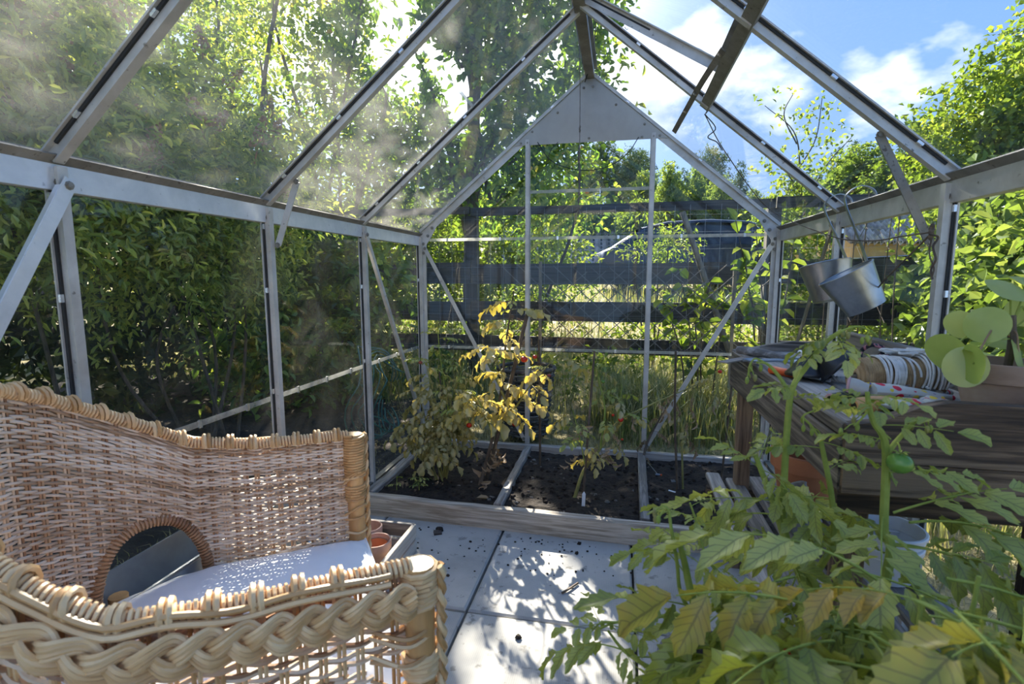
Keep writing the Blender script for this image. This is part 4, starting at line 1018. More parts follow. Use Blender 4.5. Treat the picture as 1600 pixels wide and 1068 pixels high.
# cars on the drive beyond the fence
def car(label, base, yaw, L, H, W_, paint):
    t = thing('car', base, label, 'car'); t.rotation_euler.z = yaw
    def part(mb, nme, mat, par=None, sm=True):
        o = mb.build(nme, mat, None, sm); o.parent = par or t; return o
    prof = [(-.50, .18), (-.50, .42), (-.485, .55), (-.44, .61), (-.30, .64), (.28, .66), (.46, .62), (.495, .50), (.50, .30), (.49, .18)]
    def extr(pr, w1, taper=0, zref=.6):
        V = []; k = len(pr)
        for sy, sc_ in ((-1, .90), (-1, 1.0), (1, 1.0), (1, .90)):
            for (x, z) in pr:
                inn = 1.0-taper*max(0, z-zref)
                yy = sy*w1/2*inn*(1.0 if sc_ == 1.0 else 1.0)
                V.append((x*L*(1 if sc_ == 1.0 else .985), yy*(1 if sc_ == .90 else .94) if False else yy*(1.0 if sc_ == .90 else .93), z*H if sc_ == .90 else z*H*1.004+(.012 if z > .5 else 0)))
        F = [tuple(range(k)), tuple(range(4*k-1, 3*k-1, -1))]
        for r in range(3):
            F += [(r*k+i, r*k+k+i, r*k+k+(i+1) % k, r*k+(i+1) % k) for i in range(k)]
        return MB().add(V, F)
    part(extr(prof, W_), 'body', paint)
    cab = [(-.40, .61), (-.24, .90), (-.12, .975), (.12, 1.0), (.33, .97), (.47, .80), (.48, .62)]
    part(extr(cab, W_*.93, .55), 'cabin', surface('car_glass', [(.3, (.012, .014, .018)), (.7, (.03, .035, .04))], 3, rough=.08, bump=0))
    rf = [(-.27, .895), (-.12, .985), (.12, 1.012), (.33, .985), (.40, .93), (.33, .955), (.12, .98), (-.12, .955)]
    part(extr(rf, W_*.86, .3, .9), 'roof_panel', paint)
    for sy in (-1, 1):
        for (xa, za, xb, zb) in ((-.40, .62, -.22, .93), (-.02, .63, .0, .98), (.26, .64, .30, .97), (.47, .64, .40, .92)):
            ya, yb = sy*W_*.458, sy*W_*.39
            part(MB().bar((xa*L, ya, za*H), (xb*L, yb, zb*H), .07, .04, (0, sy, .3)), 'pillar', paint)
        for x in (-.31, .30):
            o = part(MB().lathe([(.10, -.10), (.30, -.10), (.315, -.06), (.315, .06), (.30, .10), (.10, .10)], 20, np.array([[1, 0, 0], [0, 0, 1], [0, 1, 0]]), (x*L, sy*W_*.44, .315)), 'wheel', BLACK_PL)
            part(MB().lathe([(.001, .105), (.18, .112), (.20, .10)], 14, np.array([[1, 0, 0], [0, 0, sy], [0, 1, 0]]), (x*L, sy*W_*.44, .315)), 'rim', STEEL, o)
        part(MB().ball((-.24*L, sy*W_*.52, .68*H), .10, 8, 5, (.8, 1, .6)), 'mirror', paint)
        part(MB().ball((-.475*L, sy*W_*.36, .50*H), .11, 8, 5, (.6, 1.2, .7)), 'headlight', CHROME)
    return t
BLUE = surface('dark_blue_paint', [(.3, (.016, .025, .055)), (.7, (.03, .045, .085))], 2, rough=.22, metal=.35, bump=0)
p = ad(1085, 420, 12.5)
car('dark blue car parked beyond the fence behind the lilac shoots', (p[0]-.35, p[1], ad(1085, 350, 12.5)[2]-1.55), .15, 4.0, 1.55, 1.75, BLUE)
p = ad(1400, 440, 11.0)
car('black car beyond the fence under the ochre house wall', (p[0]-.2, p[1], ad(1380, 402, 11.0)[2]-1.45), -.2, 3.9, 1.45, 1.7, surface('black_paint', [(.3, (.012, .013, .015)), (.7, (.025, .026, .03))], 2, rough=.2, metal=.3, bump=0))

# green coated wire coil and woven basket outside
c = np.array([-1.14, .02, .0])
coil = thing('wire_coil', c, 'loose coil of green garden wire outside the left panes near the corner', 'wire')
for k in range(5):
    r = .15+.022*k; P = [(c[0]-.03*k+.05*math.sin(3*a), c[1]+r*math.cos(a)*1.0, .32+r*1.2*math.sin(a)+.02*math.sin(5*a+k)) for a in np.linspace(.15, PI*1.75+.12*k, 30)]
    MB().tube(P, .0045, 5).build('wire_loop', GREEN_PL, coil, True)
b0 = ay(822, 640, .42); b0[2] = 0
bk = thing('wicker_basket', b0, 'dark grey woven basket standing outside behind the left mullion', 'basket')
WK = surface('grey_wicker', [(.3, (.05, .045, .042)), (.7, (.17, .155, .14))], 20, rough=.8, bump=.2, rnd=.8)
wv = MB()
for z in np.arange(.02, .42, .016):
    k = int(round(z/.016)); r = .125+.05*z/.42; P = [(b0[0]+(r+.006*math.cos(9*a*1.0+PI*k))*math.cos(a), b0[1]+(r+.006*math.cos(9*a+PI*k))*math.sin(a), z) for a in np.linspace(0, 2*PI, 72, endpoint=False)]
    wv.tube(P, .007, 5, closed=True)
wv.build('weave', WK, bk, True)['kind'] = 'stuff'
for k in range(18):
    a = k*2*PI/18; MB().tube([(b0[0]+.125*math.cos(a), b0[1]+.125*math.sin(a), 0), (b0[0]+.176*math.cos(a), b0[1]+.176*math.sin(a), .43)], .005, 5).build('stake', WK, bk)
MB().disc((b0[0], b0[1], .01), .125, 20).build('base', WK, bk)
MB().tube([(b0[0]+.178*math.cos(a), b0[1]+.178*math.sin(a), .43) for a in np.linspace(0, 2*PI, 40, endpoint=False)], .013, 7, closed=True).build('rim', WK, bk, True)
# ------------------------------------------------------------------ wicker armchair
RATTAN = surface('rattan', [(.2, (.30, .15, .07)), (.45, (.53, .32, .17)), (.7, (.68, .47, .29)), (.9, (.76, .58, .40))], 9, rough=.45, bump=.15, bscale=120, rnd=.75)
RATTAN_L = surface('rattan_braid', [(.2, (.46, .25, .09)), (.5, (.68, .43, .20)), (.8, (.80, .58, .32))], 9, (1, 1, 1), rough=.38, bump=.12, bscale=120, rnd=.6)
RATTAN_W = surface('weathered_rattan', [(.2, (.42, .29, .18)), (.45, (.66, .515, .375)), (.7, (.77, .64, .49)), (.9, (.85, .74, .60))], 9, rough=.55, bump=.15, bscale=120, rnd=.75)
BAMBOO = surface('cane_pole', [(.3, (.40, .20, .07)), (.6, (.62, .36, .14)), (.8, (.74, .50, .24))], 6, (3, 3, .6), rough=.35, bump=.08)
CO = np.array([-.302, -1.848]); CU = np.array([-.590, .807]); CV = np.array([-.807, -.590])
def plan_pts(w_=.33, st=.28, depth=.60):
    p = [(w_, v) for v in np.linspace(0, st, 40)]
    p += [(w_*math.cos(a), st+(depth-st)*math.sin(a)) for a in np.linspace(0, PI, 120)[1:-1]]
    p += [(-w_, v) for v in np.linspace(st, 0, 40)]
    return np.array(p)
PP = plan_pts(); PS = np.r_[0, np.cumsum(np.hypot(*np.diff(PP, axis=0).T))]; STOT = PS[-1]
PW = CO+PP[:, :1]*CU+PP[:, 1:]*CV
PT = np.gradient(PW, axis=0); PT /= np.linalg.norm(PT, axis=1, keepdims=True)
PN = np.stack([-PT[:, 1], PT[:, 0]], 1)
cen = CO+.25*CV
if ((PW[5]-cen) @ PN[5]) < 0: PN = -PN           # outward
def cxy(s): return np.stack([np.interp(s, PS, PW[:, 0]), np.interp(s, PS, PW[:, 1])], -1)
def cn(s):
    n = np.stack([np.interp(s, PS, PN[:, 0]), np.interp(s, PS, PN[:, 1])], -1); return n/np.linalg.norm(n, axis=-1, keepdims=True)
TS = [0, .10, .21, .34, .43, .506, .59, .665, .80, .95, 1.08, 1.17, 1.25, 1.40, STOT]
TZ = [.60, .602, .606, .628, .686, .732, .780, .810, .835, .80, .715, .655, .612, .602, .600]
def ctop(s): return np.interp(s, TS, TZ)
def cpt(s, z, off=0.0):
    xy = cxy(s)+cn(s)*np.asarray(off)[..., None] if np.ndim(off) else cxy(s)+cn(s)*off
    return np.concatenate([xy, np.asarray(z)[..., None]*np.ones(xy.shape[:-1]+(1,))], -1)
def in_hole(s, z):
    f = (s-.435)/.105
    return (np.abs(f) < 1) & (z > .26) & (z < .30+.165*np.sqrt(np.clip(1-f*f*np.abs(f)**.4, 0, 1)))
chair = thing('wicker_armchair', (CO[0]+.25*CV[0], CO[1]+.25*CV[1], 0), 'natural wicker armchair with braided arms and a white seat cushion', 'armchair')
ZL, ZV = .10, -.12
# upright stakes, in pairs
pitch = .0235
nst = int(STOT/pitch)
for k in range(1, nst):
    s = k*STOT/nst; zt = float(ctop(s))-.006
    mb = MB(); segs = []; zz = np.linspace(ZL, zt, 40)
    run = []
    for z in zz:
        if in_hole(np.array(s), np.array(z)):
            if len(run) > 1: segs.append(run)
            run = []
        else: run.append(z)
    if len(run) > 1: segs.append(run)
    for sg in segs:
        for d in (-.0032, .0032):
            P = cpt(np.full(len(sg), s+d), np.array(sg)); MB().tube(P[::3] if len(P) > 6 else P, .0028, 5, False).build('stake', RATTAN if s < .9 else RATTAN_L, chair, True)
# weft strands: each row runs in front of and behind the stakes in turn
wv = [MB(), MB()]
nrow = 104; 
for r in range(nrow):
    fr = (r+.5)/nrow
    loose = 1.0
    s = np.linspace(0, STOT, nst*3+1)
    z = ZV+(ctop(s)-ZV)*(.30+.70*fr)-.004
    z = z+.0013*np.sin(s*31+r*1.7)+.0008*np.sin(s*77+r)
    near = s > 1.02
    amp = .0034*np.cos(np.arange(len(s))*PI/3+(r % 2)*PI)
    # loosened weave on the nearer arm
    z = z+np.where(s > 1.15, .0035*np.sin(r*2.1+s*9), 0)
    P = cpt(s, z, amp)
    ok = (z > ZL) & ~in_hole(s, z)
    if r % 3 == 1: ok &= ~((s > 1.12) & (RNG.random() < .75))
    if 62 < r < 80: ok &= ~((s > STOT-.07-.02*math.sin(r)) & (s < STOT-.0))
    if r in (50, 51, 71, 72, 88): ok &= ~((s > .11+.02*(r % 5)) & (s < .17+.02*(r % 5)))
    i = 0
    while i < len(s):
        if ok[i]:
            j = i
            while j+1 < len(s) and ok[j+1]: j += 1
            if j-i >= 2:
                k1 = min(j, np.searchsorted(s, .95)) if s[i] < .95 else j
                wv[0 if s[i] < .95 else 1].tube(P[i:k1+1], .0029, 5, False, rnd=RNG.random())
                if k1 < j: wv[1].tube(P[k1:j+1], .0034, 5, False, rnd=RNG.random())
            i = j+1
        else: i += 1
wv[0].build('weave', RATTAN_W, chair, True)['kind'] = 'stuff'; wv[1].build('weave', RATTAN, chair, True)['kind'] = 'stuff'
# wrapped rim of the arch-shaped opening
f = np.linspace(-1, 1, 44); hs = .435+.112*f; hz = np.maximum(.30+.172*np.sqrt(np.clip(1-f*f*np.abs(f)**.4, 0, 1)), .28)
hp = np.vstack([cpt(np.array([hs[0]]), np.array([.24])), cpt(hs, hz), cpt(np.array([hs[-1]]), np.array([.24]))])
o = MB().tube(hp, .0085, 8).build('opening_rim', RATTAN, chair, True)
def wrap(mb, P, r, turns, sr=.0028, k=5, jit=0.0):
    """a strand wound round a path"""
    P = np.asarray(P, float); L = np.r_[0, np.cumsum(np.linalg.norm(np.diff(P, axis=0), axis=1))]
    n = int(turns*9); t = np.linspace(0, L[-1], n); C = np.stack([np.interp(t, L, P[:, i]) for i in range(3)], 1)
    T = np.gradient(C, axis=0); T /= np.linalg.norm(T, axis=1, keepdims=True)
    a = np.array([.3, .2, 1.0]); N1 = np.cross(T, a); N1 /= np.linalg.norm(N1, axis=1, keepdims=True); B = np.cross(T, N1)
    an = np.linspace(0, turns*2*PI, n); rr = r*(1+jit*RNG.normal(size=n))[:, None]
    mb.tube(C+rr*(np.cos(an)[:, None]*N1+np.sin(an)[:, None]*B), sr, k, False)
mb = MB(); wrap(mb, hp, .0105, 78, .0030, 5, .04); mb.build('rim_wrapping', RATTAN, o, True)['kind'] = 'stuff'
# arm rail: wrapped roll along the top edge, stake ends looped over it
s = np.linspace(.0, STOT, 170); top = cpt(s, ctop(s)+.002)
o = MB().tube(top, .0095, 8).build('top_rail', RATTAN, chair, True)
mb = MB(); wrap(mb, top, .0105, 240, .0029, 5, .03); mb.build('rail_wrapping', RATTAN_L, o, True)['kind'] = 'stuff'
for k in range(int(STOT/.047)):
    s0 = (k+.6)*.047
    if s0 > STOT-.05: break
    z0 = float(ctop(s0)); mb = MB()
    for d in (-.0045, .0045):
        a_ = np.linspace(-.35*PI, 1.2*PI, 9); offs = .0165*np.cos(a_); P = np.vstack([cpt(np.array([s0+d]), np.array([z0-.035]), .010), cpt(np.full(9, s0+d), z0+.003+.0165*np.sin(a_), offs)])
        mb.tube(P, .0042, 5, True)
    mb.build('looped_stake', RATTAN_L, chair, True)
# two loose strands laid along the rail
for off, dz in ((.016, .006), (.019, -.004)):
    sL = np.linspace(.03, STOT-.03, 120); MB().tube(cpt(sL, ctop(sL)+dz+.003*np.sin(sL*40), off+.002*np.sin(sL*57)), .0042, 6).build('rail_strand', RATTAN_L, chair, True)
# plaited braid under the rail on the outer side: three bundles of four canes
per_ = .112
for b in range(3):
    sB = np.linspace(.0, STOT, int(STOT/per_*22)); ph = sB/per_*2*PI+b*2*PI/3
    lat = .0155*np.sin(ph); dep = .031+.008*np.sin(2*ph+.3)
    mb = MB()
    for q_ in range(4):
        w_ = (q_-1.5)*.0057
        tw = np.cos(ph)
        P = cpt(sB, ctop(sB)-.032+lat+w_*(.75+.25*np.abs(tw)), dep-.0006*(q_-1.5)**2)
        mb.tube(P, .0036, 6, True, rnd=.25+.5*RNG.random())
    mb.build('braid_strand', RATTAN_L, chair, True)
# front posts: cane poles with wound strips, twisted cord down the outer edge
for s0, sg in ((.0, 1), (STOT, -1)):
    p = cxy(s0)+CV*.012*-1; x, y = p
    P = np.array([(x, y, 0.0), (x, y, .30), (x, y, .605)])
    po = MB().tube(np.array([(x, y, z) for z in np.linspace(0, .603, 9)]), .0215, 14).build('front_post', BAMBOO, chair, True)
    lo, hi = (.545, .600)
    zs = [(.02, .10, .0050), (.20, .225, .004), (.315, .375, .0042), (.395, .42, .0042), (.44, .475, .0042), (.545, .600, .0040)] if sg < 0 else [(.02, .1, .005), (.43, .47, .004), (.49, .602, .0042)]
    for (za, zb, r) in zs:
        mb = MB(); wrap(mb, np.array([(x, y, z) for z in np.linspace(za, zb, 10)]), .0245, max(3, (zb-za)/.0068), r, 6, .02); mb.build('post_wrapping', RATTAN_L, po, True)
    fr_ = -CV
    for b in range(2):
        zz = np.linspace(.02, .60, 80); ph = zz/.045*2*PI+b*PI
        P = np.stack([x+fr_[0]*(.029+.004*np.cos(ph))-sg*CU[0]*-.004*np.sin(ph)+CU[0]*sg*.010, y+fr_[1]*(.029+.004*np.cos(ph))+CU[1]*sg*.010+sg*CU[1]*.005*np.sin(ph), zz], 1)
        MB().tube(P, .0048, 6).build('edge_cord', RATTAN_L, chair, True)
    # stray ends caught round the post
    for k in range(9 if sg < 0 else 6):
        z0 = RNG.uniform(.33, .55); a_ = np.linspace(-.2*PI, 1.1*PI, 9)
        t_ = CV*.5+CU*0
        P = [(*(cxy(s0+(-sg)*0)+CV*.06), z0+RNG.uniform(-.02, .02))]
        c1 = CU*(-sg); P = [(x+CV[0]*.07, y+CV[1]*.07, z0+RNG.uniform(-.015, .015)), (x+CV[0]*.02-CU[0]*.027*(-sg), y+CV[1]*.02-CU[1]*.027*(-sg), z0), (x-CV[0]*.024, y-CV[1]*.024, z0+.004), (x+CU[0]*.026*(-sg), y+CU[1]*.026*(-sg), z0+.006), (x+CV[0]*.03+CU[0]*.02*(-sg), y+CV[1]*.03+CU[1]*.02*(-sg), z0+RNG.uniform(-.02, .02))]
        MB().tube(curve(P, 6), .0032, 5).build('loose_strand', RATTAN_L, chair, True)
# back legs, seat rail and seat deck
for s0 in (.50, STOT-.50):
    p = cxy(s0); MB().tube(np.array([(p[0], p[1], z) for z in (0, .15, .34)]), .018, 10).build('back_leg', BAMBOO, chair, True)
sr = np.linspace(0, STOT, 60); MB().tube(cpt(sr, np.full(60, .275), -.012), .012, 8).build('seat_rail', RATTAN, chair, True)
MB().tube([(*cxy(0.0), .275), (*cxy(STOT), .275)], .013, 8).build('front_rail', RATTAN, chair, True)
dk = MB()
for v in np.arange(.01, .585, .011):
    hw_ = .318 if v < .28 else .318*math.sqrt(max(0, 1-((v-.28)/.31)**2))
    if hw_ < .02: continue
    us = np.linspace(-hw_, hw_, 14); P = np.array([(*(CO+CU*u+CV*v), .283+.003*math.sin(i*PI+v/.011*PI)) for i, u in enumerate(us)]); dk.tube(P, .005, 5, False)
dk.build('seat_deck', RATTAN_W, chair, True)['kind'] = 'stuff'
# cushion
FAB = surface('white_cotton', [(.3, (.84, .84, .835)), (.7, (.90, .90, .895))], 12, rough=.9, bump=.12, bscale=500, bdist=.001)
def cushion():
    n = 30; V = []; F = []
    for i in range(n+1):
        for j in range(n+1):
            a, b = i/n*2-1, j/n*2-1
            vv = -.03+(j/n)*.58
            hw_ = .316 if vv < .28 else .316*math.sqrt(max(.05, 1-((vv-.28)/.315)**2))
            u = a*hw_
            e = (1-abs(a)**5)*(1-abs(b)**5)
            h = .030*e**.5+.028*(1-a*a)*(1-b*b)+.0035*pnoise(Vector((a*5, b*5, 2)))+.002*pnoise(Vector((a*14, b*9, 5)))
            for sg in (1, -1):
                p = CO+CU*u+CV*vv; V.append((p[0], p[1], .322+(h if sg > 0 else -min(.030, h))))
    N_ = n+1
    for i in range(n):
        for j in range(n):
            q0 = [(i*N_+j)*2, ((i+1)*N_+j)*2, ((i+1)*N_+j+1)*2, (i*N_+j+1)*2]
            F.append(tuple(q0[::-1])); F.append(tuple(x_+1 for x_ in q0))
    ring = [(i, 0) for i in range(n)]+[(n, j) for j in range(n)]+[(i, n) for i in range(n, 0, -1)]+[(0, j) for j in range(n, 0, -1)]
    for k in range(len(ring)):
        a_, b_ = ring[k], ring[(k+1) % len(ring)]; ia, ib = (a_[0]*N_+a_[1])*2, (b_[0]*N_+b_[1])*2
        F.append((ia, ib, ib+1, ia+1))
    return V, F, ring, N_
V, F, ring, N_ = cushion()
cu = thing('seat_cushion', (CO[0]+.25*CV[0], CO[1]+.25*CV[1], .29), 'plump white cotton cushion lying on the wicker armchair seat', 'cushion')
co_ = MB().add(V, F).build('cover', FAB, cu, True)
edge = np.array([(np.array(V[(a*N_+b)*2])+np.array(V[(a*N_+b)*2+1]))/2 for a, b in ring[::2]])
MB().tube(edge, .0035, 6, closed=True).build('piping', FAB, cu, True)

# zinc trough behind the chair against the left glass, wire basket in front of it
tg = thing('zinc_trough', (-.83, -1.66, 0), 'long dull zinc trough on short legs behind the wicker armchair', 'trough')
mb = MB(); x0, x1, yA, yB, zt = -.880, -.785, -2.3, -1.16, .37
mb.box((x0, (yA+yB)/2, zt-.04), (.003, yB-yA, .10)); mb.box((x1, (yA+yB)/2, zt-.065), (.003, yB-yA, .085)); mb.box(((x0+x1)/2, yA, zt-.06), (x1-x0, .003, .09)); mb.box(((x0+x1)/2, yB, zt-.06), (x1-x0, .003, .09)); mb.box(((x0+x1)/2, (yA+yB)/2, zt-.105), (x1-x0, yB-yA, .004))
mb.build('trough_body', ZINC_DULL, tg)
mb = MB(); mb.tube([(x1, yA, zt-.022), (x1, yB, zt-.022)], .005, 8); mb.tube([(x1+.003, yA, zt-.105), (x1+.003, yB, zt-.105)], .003, 8); mb.build('rolled_rim', STEEL, tg, True)
for (xx, yy) in ((x0+.012, yA+.05), (x1-.012, yA+.05), (x0+.012, yB-.05), (x1-.012, yB-.05)):
    mb = MB(); mb.box((xx, yy, (zt-.107)/2), (.018, .018, zt-.107)); mb.build('leg', ZINC_DULL, tg)
wb = thing('wire_basket', (-.70, -1.45, 0), 'shallow silvery wire basket on wire legs beside the zinc trough', 'basket')
mb = MB(); zb = .20
for k in range(11):
    y = -1.78+k*.05; mb.tube(curve([(-.770, y, zb+.085), (-.765, y, zb+.01), (-.66, y, zb), (-.64, y, zb+.075)], 4), .0018, 4, False)
for k in range(7):
    x = -.765+k*.019; mb.tube(curve([(x, -1.80, zb+.08), (x, -1.78, zb), (x, -1.26, zb), (x, -1.24, zb+.08)], 4), .0018, 4, False)
mb.build('wires', CHROME, wb)
MB().tube([(-.772, -1.80, zb+.085), (-.772, -1.23, zb+.085), (-.638, -1.23, zb+.08), (-.638, -1.80, zb+.08)], .0035, 6, closed=True).build('rim', CHROME, wb)
for (x, y) in ((-.765, -1.79), (-.765, -1.24), (-.645, -1.79), (-.645, -1.24)): MB().tube([(x, y, 0), (x, y, zb+.08)], .003, 6).build('leg', CHROME, wb)

# crate with clay pots beyond the chair
cr = thing('wooden_crate', (-.66, -1.14, 0), 'low grey wooden crate holding clay pots beside the bed', 'crate')
def crate_board(a, b, z0, z1, ax_='y', th=.016, mat=None):
    mb = MB(); a = np.array([*a, (z0+z1)/2]); b = np.array([*b, (z0+z1)/2]); mb.bar(a, b, th, z1-z0, (0, 0, 1), bev=.002); return mb.build('crate_board', (mat or WOOD_GREY[ax_]), cr)
cx0, cx1, cy0, cy1 = -.74, -.545, -1.36, -1.065
for z0, z1 in ((.005, .045), (.055, .105)):
    crate_board((cx1, cy0), (cx1, cy1), z0, z1, 'y', mat=WOOD_PALE['y'])
    crate_board((cx0, cy0), (cx0, cy1), z0, z1, 'y')
    crate_board((cx0, cy1), (cx1, cy1), z0, z1, 'x'); crate_board((cx0, cy0), (cx1, cy0), z0, z1, 'x')
for k in range(4):
    x = cx0+.03+k*.047; mb = MB(); mb.box((x, (cy0+cy1)/2, .008), (.04, cy1-cy0-.02, .01)); mb.build('crate_slat', WOOD_GREY['y'], cr)
def clay_pot(name, label, c, r, h, mat, tilt=None, group=None, rimh=.25, cat='flower pot', soil=False):
    t = thing(name, c, label, cat, group); M = np.array(Euler(tilt).to_matrix()) if tilt else None
    mb = MB(); b = r*.68
    mb.lathe([(.0005, 0), (b, 0), (r*.90, h*(1-rimh)), (r, h*(1-rimh)+.002), (r*1.02, h-.002), (r*1.0, h), (r*.90, h), (r*.86, h*(1-rimh)), (b*.90, .008), (.0005, .008)], 28, M, c)
    mb.build('body', mat, t, True)
    if soil:
        mb = MB(); cc = np.array(c)+(M @ np.array([0, 0, h*.82]) if M is not None else np.array([0, 0, h*.82])); mb.disc(cc, r*.885, 24, M); mb.build('soil', SOIL, t)
    return t
clay_pot('clay_pot', 'empty pinkish clay pot in the crate, nearest the cushion corner', (-.627, -1.205, .013), .052, .095, TERRA_PINK, rimh=.3)
clay_pot('clay_pot', 'orange clay pot standing inside the pinkish pot in the crate', (-.627, -1.205, .034), .042, .06, TERRA, rimh=.3)
clay_pot('clay_pot', 'clay pot at the back of the crate behind the front post', (-.69, -1.125, .013), .044, .10, TERRA_PINK, rimh=.3)

# ------------------------------------------------------------------ raised bed across the far end
bed = thing('raised_bed', (0, -.45, 0), 'raised bed of dark soil edged and divided with grey boards at the far end', 'bed')
def bed_board(name, a, b, z0, z1, th, axis, mat=None):
    a = np.array([*a, (z0+z1)/2]); b = np.array([*b, (z0+z1)/2]); n = 14; t = b-a; L = np.linalg.norm(t); t /= L; u = np.array([-t[1], t[0], 0])
    V = []
    for k in range(n+1):
        c = a+t*L*k/n; w1 = .004*pnoise(Vector((k*.9, a[0]*5, a[1]*7))); w2 = .004*pnoise(Vector((k*.7, a[0]*3, 9)))
        for (su, z) in ((-1, z0), (1, z0), (1, z1-.004), (.8, z1), (-.8, z1), (-1, z1-.004)):
            V.append(tuple(c*[1, 1, 0]+u*(su*th/2+w1)+np.array([0, 0, z+(w2 if z > z0 else 0)])))
    F = [tuple(range(5, -1, -1)), tuple(n*6+i for i in range(6))]+[(k*6+i, k*6+(i+1) % 6, k*6+6+(i+1) % 6, k*6+6+i) for k in range(n) for i in range(6)]
    return MB().add(V, F).build(name, mat or WOOD_PALE[axis], bed)
YB = -.835
bed_board('bed_board', (-.885, YB+.025), (.49, YB-.02), .0, .085, .040, 'x')
bed_board('bed_board', (.52, YB-.03), (.88, YB-.035), -.005, .075, .038, 'x', WOOD_GREY['x'])
bed_board('bed_board', (-.89, -.05), (.89, -.05), .0, .088, .028, 'x', WOOD_GREY['x'])
bed_board('bed_board', (-.865, YB+.05), (-.865, -.07), .0, .085, .045, 'y', WOOD_GREY['y'])
bed_board('bed_board', (.87, YB+.03), (.87, -.07), .0, .085, .035, 'y', WOOD_GREY['y'])
bed_board('divider_board', (-.295, YB+.035), (-.297, -.07), .02, .088, .034, 'y', WOOD_GREY['y'])
bed_board('divider_board', (.285, YB+.02), (.300, -.07), .02, .088, .038, 'y', WOOD_GREY['y'])
nx_, ny_ = 150, 64
def soilz(x, y):
    z = .058+.012*pnoise(Vector((x*4, y*4, 0)))+.010*pnoise(Vector((x*13, y*13, 3)))+.008*abs(pnoise(Vector((x*37, y*37, 1))))+.003*pnoise(Vector((x*95, y*95, 4)))
    z -= .022*math.exp(-((x-.16)**2+(y+.42)**2)/.004)
    return z
V = np.array([(x, y, soilz(x, y)) for y in np.linspace(YB+.03, -.06, ny_) for x in np.linspace(-.87, .87, nx_)]); V -= np.array(bed.location)
i = np.arange(ny_-1)[:, None]*nx_; j = np.arange(nx_-1)[None, :]
F = np.stack([i+j, i+j+1, i+j+1+nx_, i+j+nx_], -1).reshape(-1, 4)
link('soil', rawmesh('soil', V, F, True), SOIL, bed)
def clods(n, area, sz, mat, name, zf, parent=None, label=None):
    mb = MB()
    for k in range(n):
        x = RNG.uniform(area[0], area[1]); y = RNG.uniform(area[2], area[3]); r = sz*RNG.uniform(.4, 1.5)
        b = MB().ball((0, 0, 0), r, 6, 4, (1, RNG.uniform(.6, 1), RNG.uniform(.5, .8))); v = np.concatenate(b.v)*(1+.25*RNG.normal(size=(len(b.v[0]), 1)))
        mb.add(v+np.array([x, y, zf(x, y)+r*.25]), b.f)
    o = mb.build(name, mat, parent); o['kind'] = 'stuff'
    if label: tag(o, label, 'crumbs')
    return o
clods(420, (-.84, .84, YB+.05, -.09), .009, SOIL, 'clods', soilz, bed)
STONE = surface('pebble', [(.3, (.10, .09, .08)), (.7, (.26, .24, .21))], 12, rough=.85)
clods(60, (-.84, .84, YB+.05, -.09), .008, STONE, 'pebbles', soilz, bed)
# crumbs of soil on the slabs
mbn = 170
def crumbs():
    mb = MB()
    for k in range(mbn):
        if k < 90: p = az(RNG.normal(890, 55), RNG.normal(838, 12), 0)
        else: p = az(RNG.uniform(650, 1000), RNG.uniform(822, 900), 0)
        if p[1] > YB-.05: continue
        r = .0045*RNG.uniform(.3, 1.2); mb.ball((p[0], p[1], r*.5), r, 5, 3, (1, .8, .7))
    for (px, py, r) in ((901, 865, .008), (686, 830, .017), (810, 997, .010), (752, 1035 if False else 990, .001), (700, 900, .007), (735, 847, .006), (905, 850, .008)):
        p = az(px, py, 0); b = MB().ball((0, 0, 0), r, 7, 5, (1, .8, .7)); v = np.concatenate(b.v)*(1+.12*RNG.normal(size=(len(b.v[0]), 1))); mb.add(v+np.array([p[0], p[1], r*.5]), b.f)
    o = mb.build('soil_crumbs', SOIL, None); tag(o, 'dark crumbs of soil scattered on the slabs before the bed', 'crumbs', kind='stuff')
crumbs()
p = az(885, 922, 0); t = thing('twig', (p[0], p[1], 0), 'small dark twig lying on the sunlit slab', 'twig')
MB().tube(curve([az(878, 926, .004), az(888, 920, .006), az(903, 910, .005)], 5), .0035, 6).build('stick', STEMB, t, True); MB().tube([az(888, 920, .006), az(896, 918, .012)], .002, 5).build('side_shoot', STEMB, t)
# plant labels and bits lying in the bed
def plant_tag(px, py0, py1, lab, wd=.014, y=None):
    b = az(px, py0, .06); tp = b+np.array([.002, .012, .052])
    t = thing('plant_label', b, lab, 'plant label'); mb = MB(); mb.bar(b-np.array([0, 0, .02]), tp, wd, .0012, (0, -1, .2)); 
    mb.add([tp+np.array([-wd/2, 0, 0]), tp+np.array([wd/2, 0, 0]), tp+np.array([0, .003, .010]), tp+np.array([-wd/2, .0012, 0]), tp+np.array([wd/2, .0012, 0]), tp+np.array([0, .0042, .010])], [(0, 1, 2), (5, 4, 3), (0, 3, 4, 1), (1, 4, 5, 2), (2, 5, 3, 0)])
    mb.build('blade', WHITE_PL, t)
plant_tag(911, 792, 772, 'white plastic plant label stuck in soil under the middle plant')
p = az(1050, 767, .075); t = thing('plant_label', p, 'white plastic label lying flat in the right-hand soil', 'plant label'); mb = MB(); mb.box(p, (.030, .009, .0012), np.array(Euler((.1, .1, -.3)).to_matrix())); mb.build('blade', WHITE_PL, t)
p = az(1028, 741, .075); t = thing('wire_pick', p, 'thin wire pick with a blue and orange end in the right-hand soil', 'garden pick')
MB().tube([az(1012, 722, .09), p], .0018, 5).build('wire', STEEL, t); mb = MB(); mb.ball(p, .010, 7, 5, (1.4, .7, .5)); mb.build('blue_end', surface('faded_blue', [(.3, (.10, .14, .2)), (.7, (.2, .26, .33))], 9), t, True); mb = MB(); mb.ball(p+np.array([.014, -.004, .001]), .005, 6, 4); mb.build('orange_end', RED_PL, t, True)
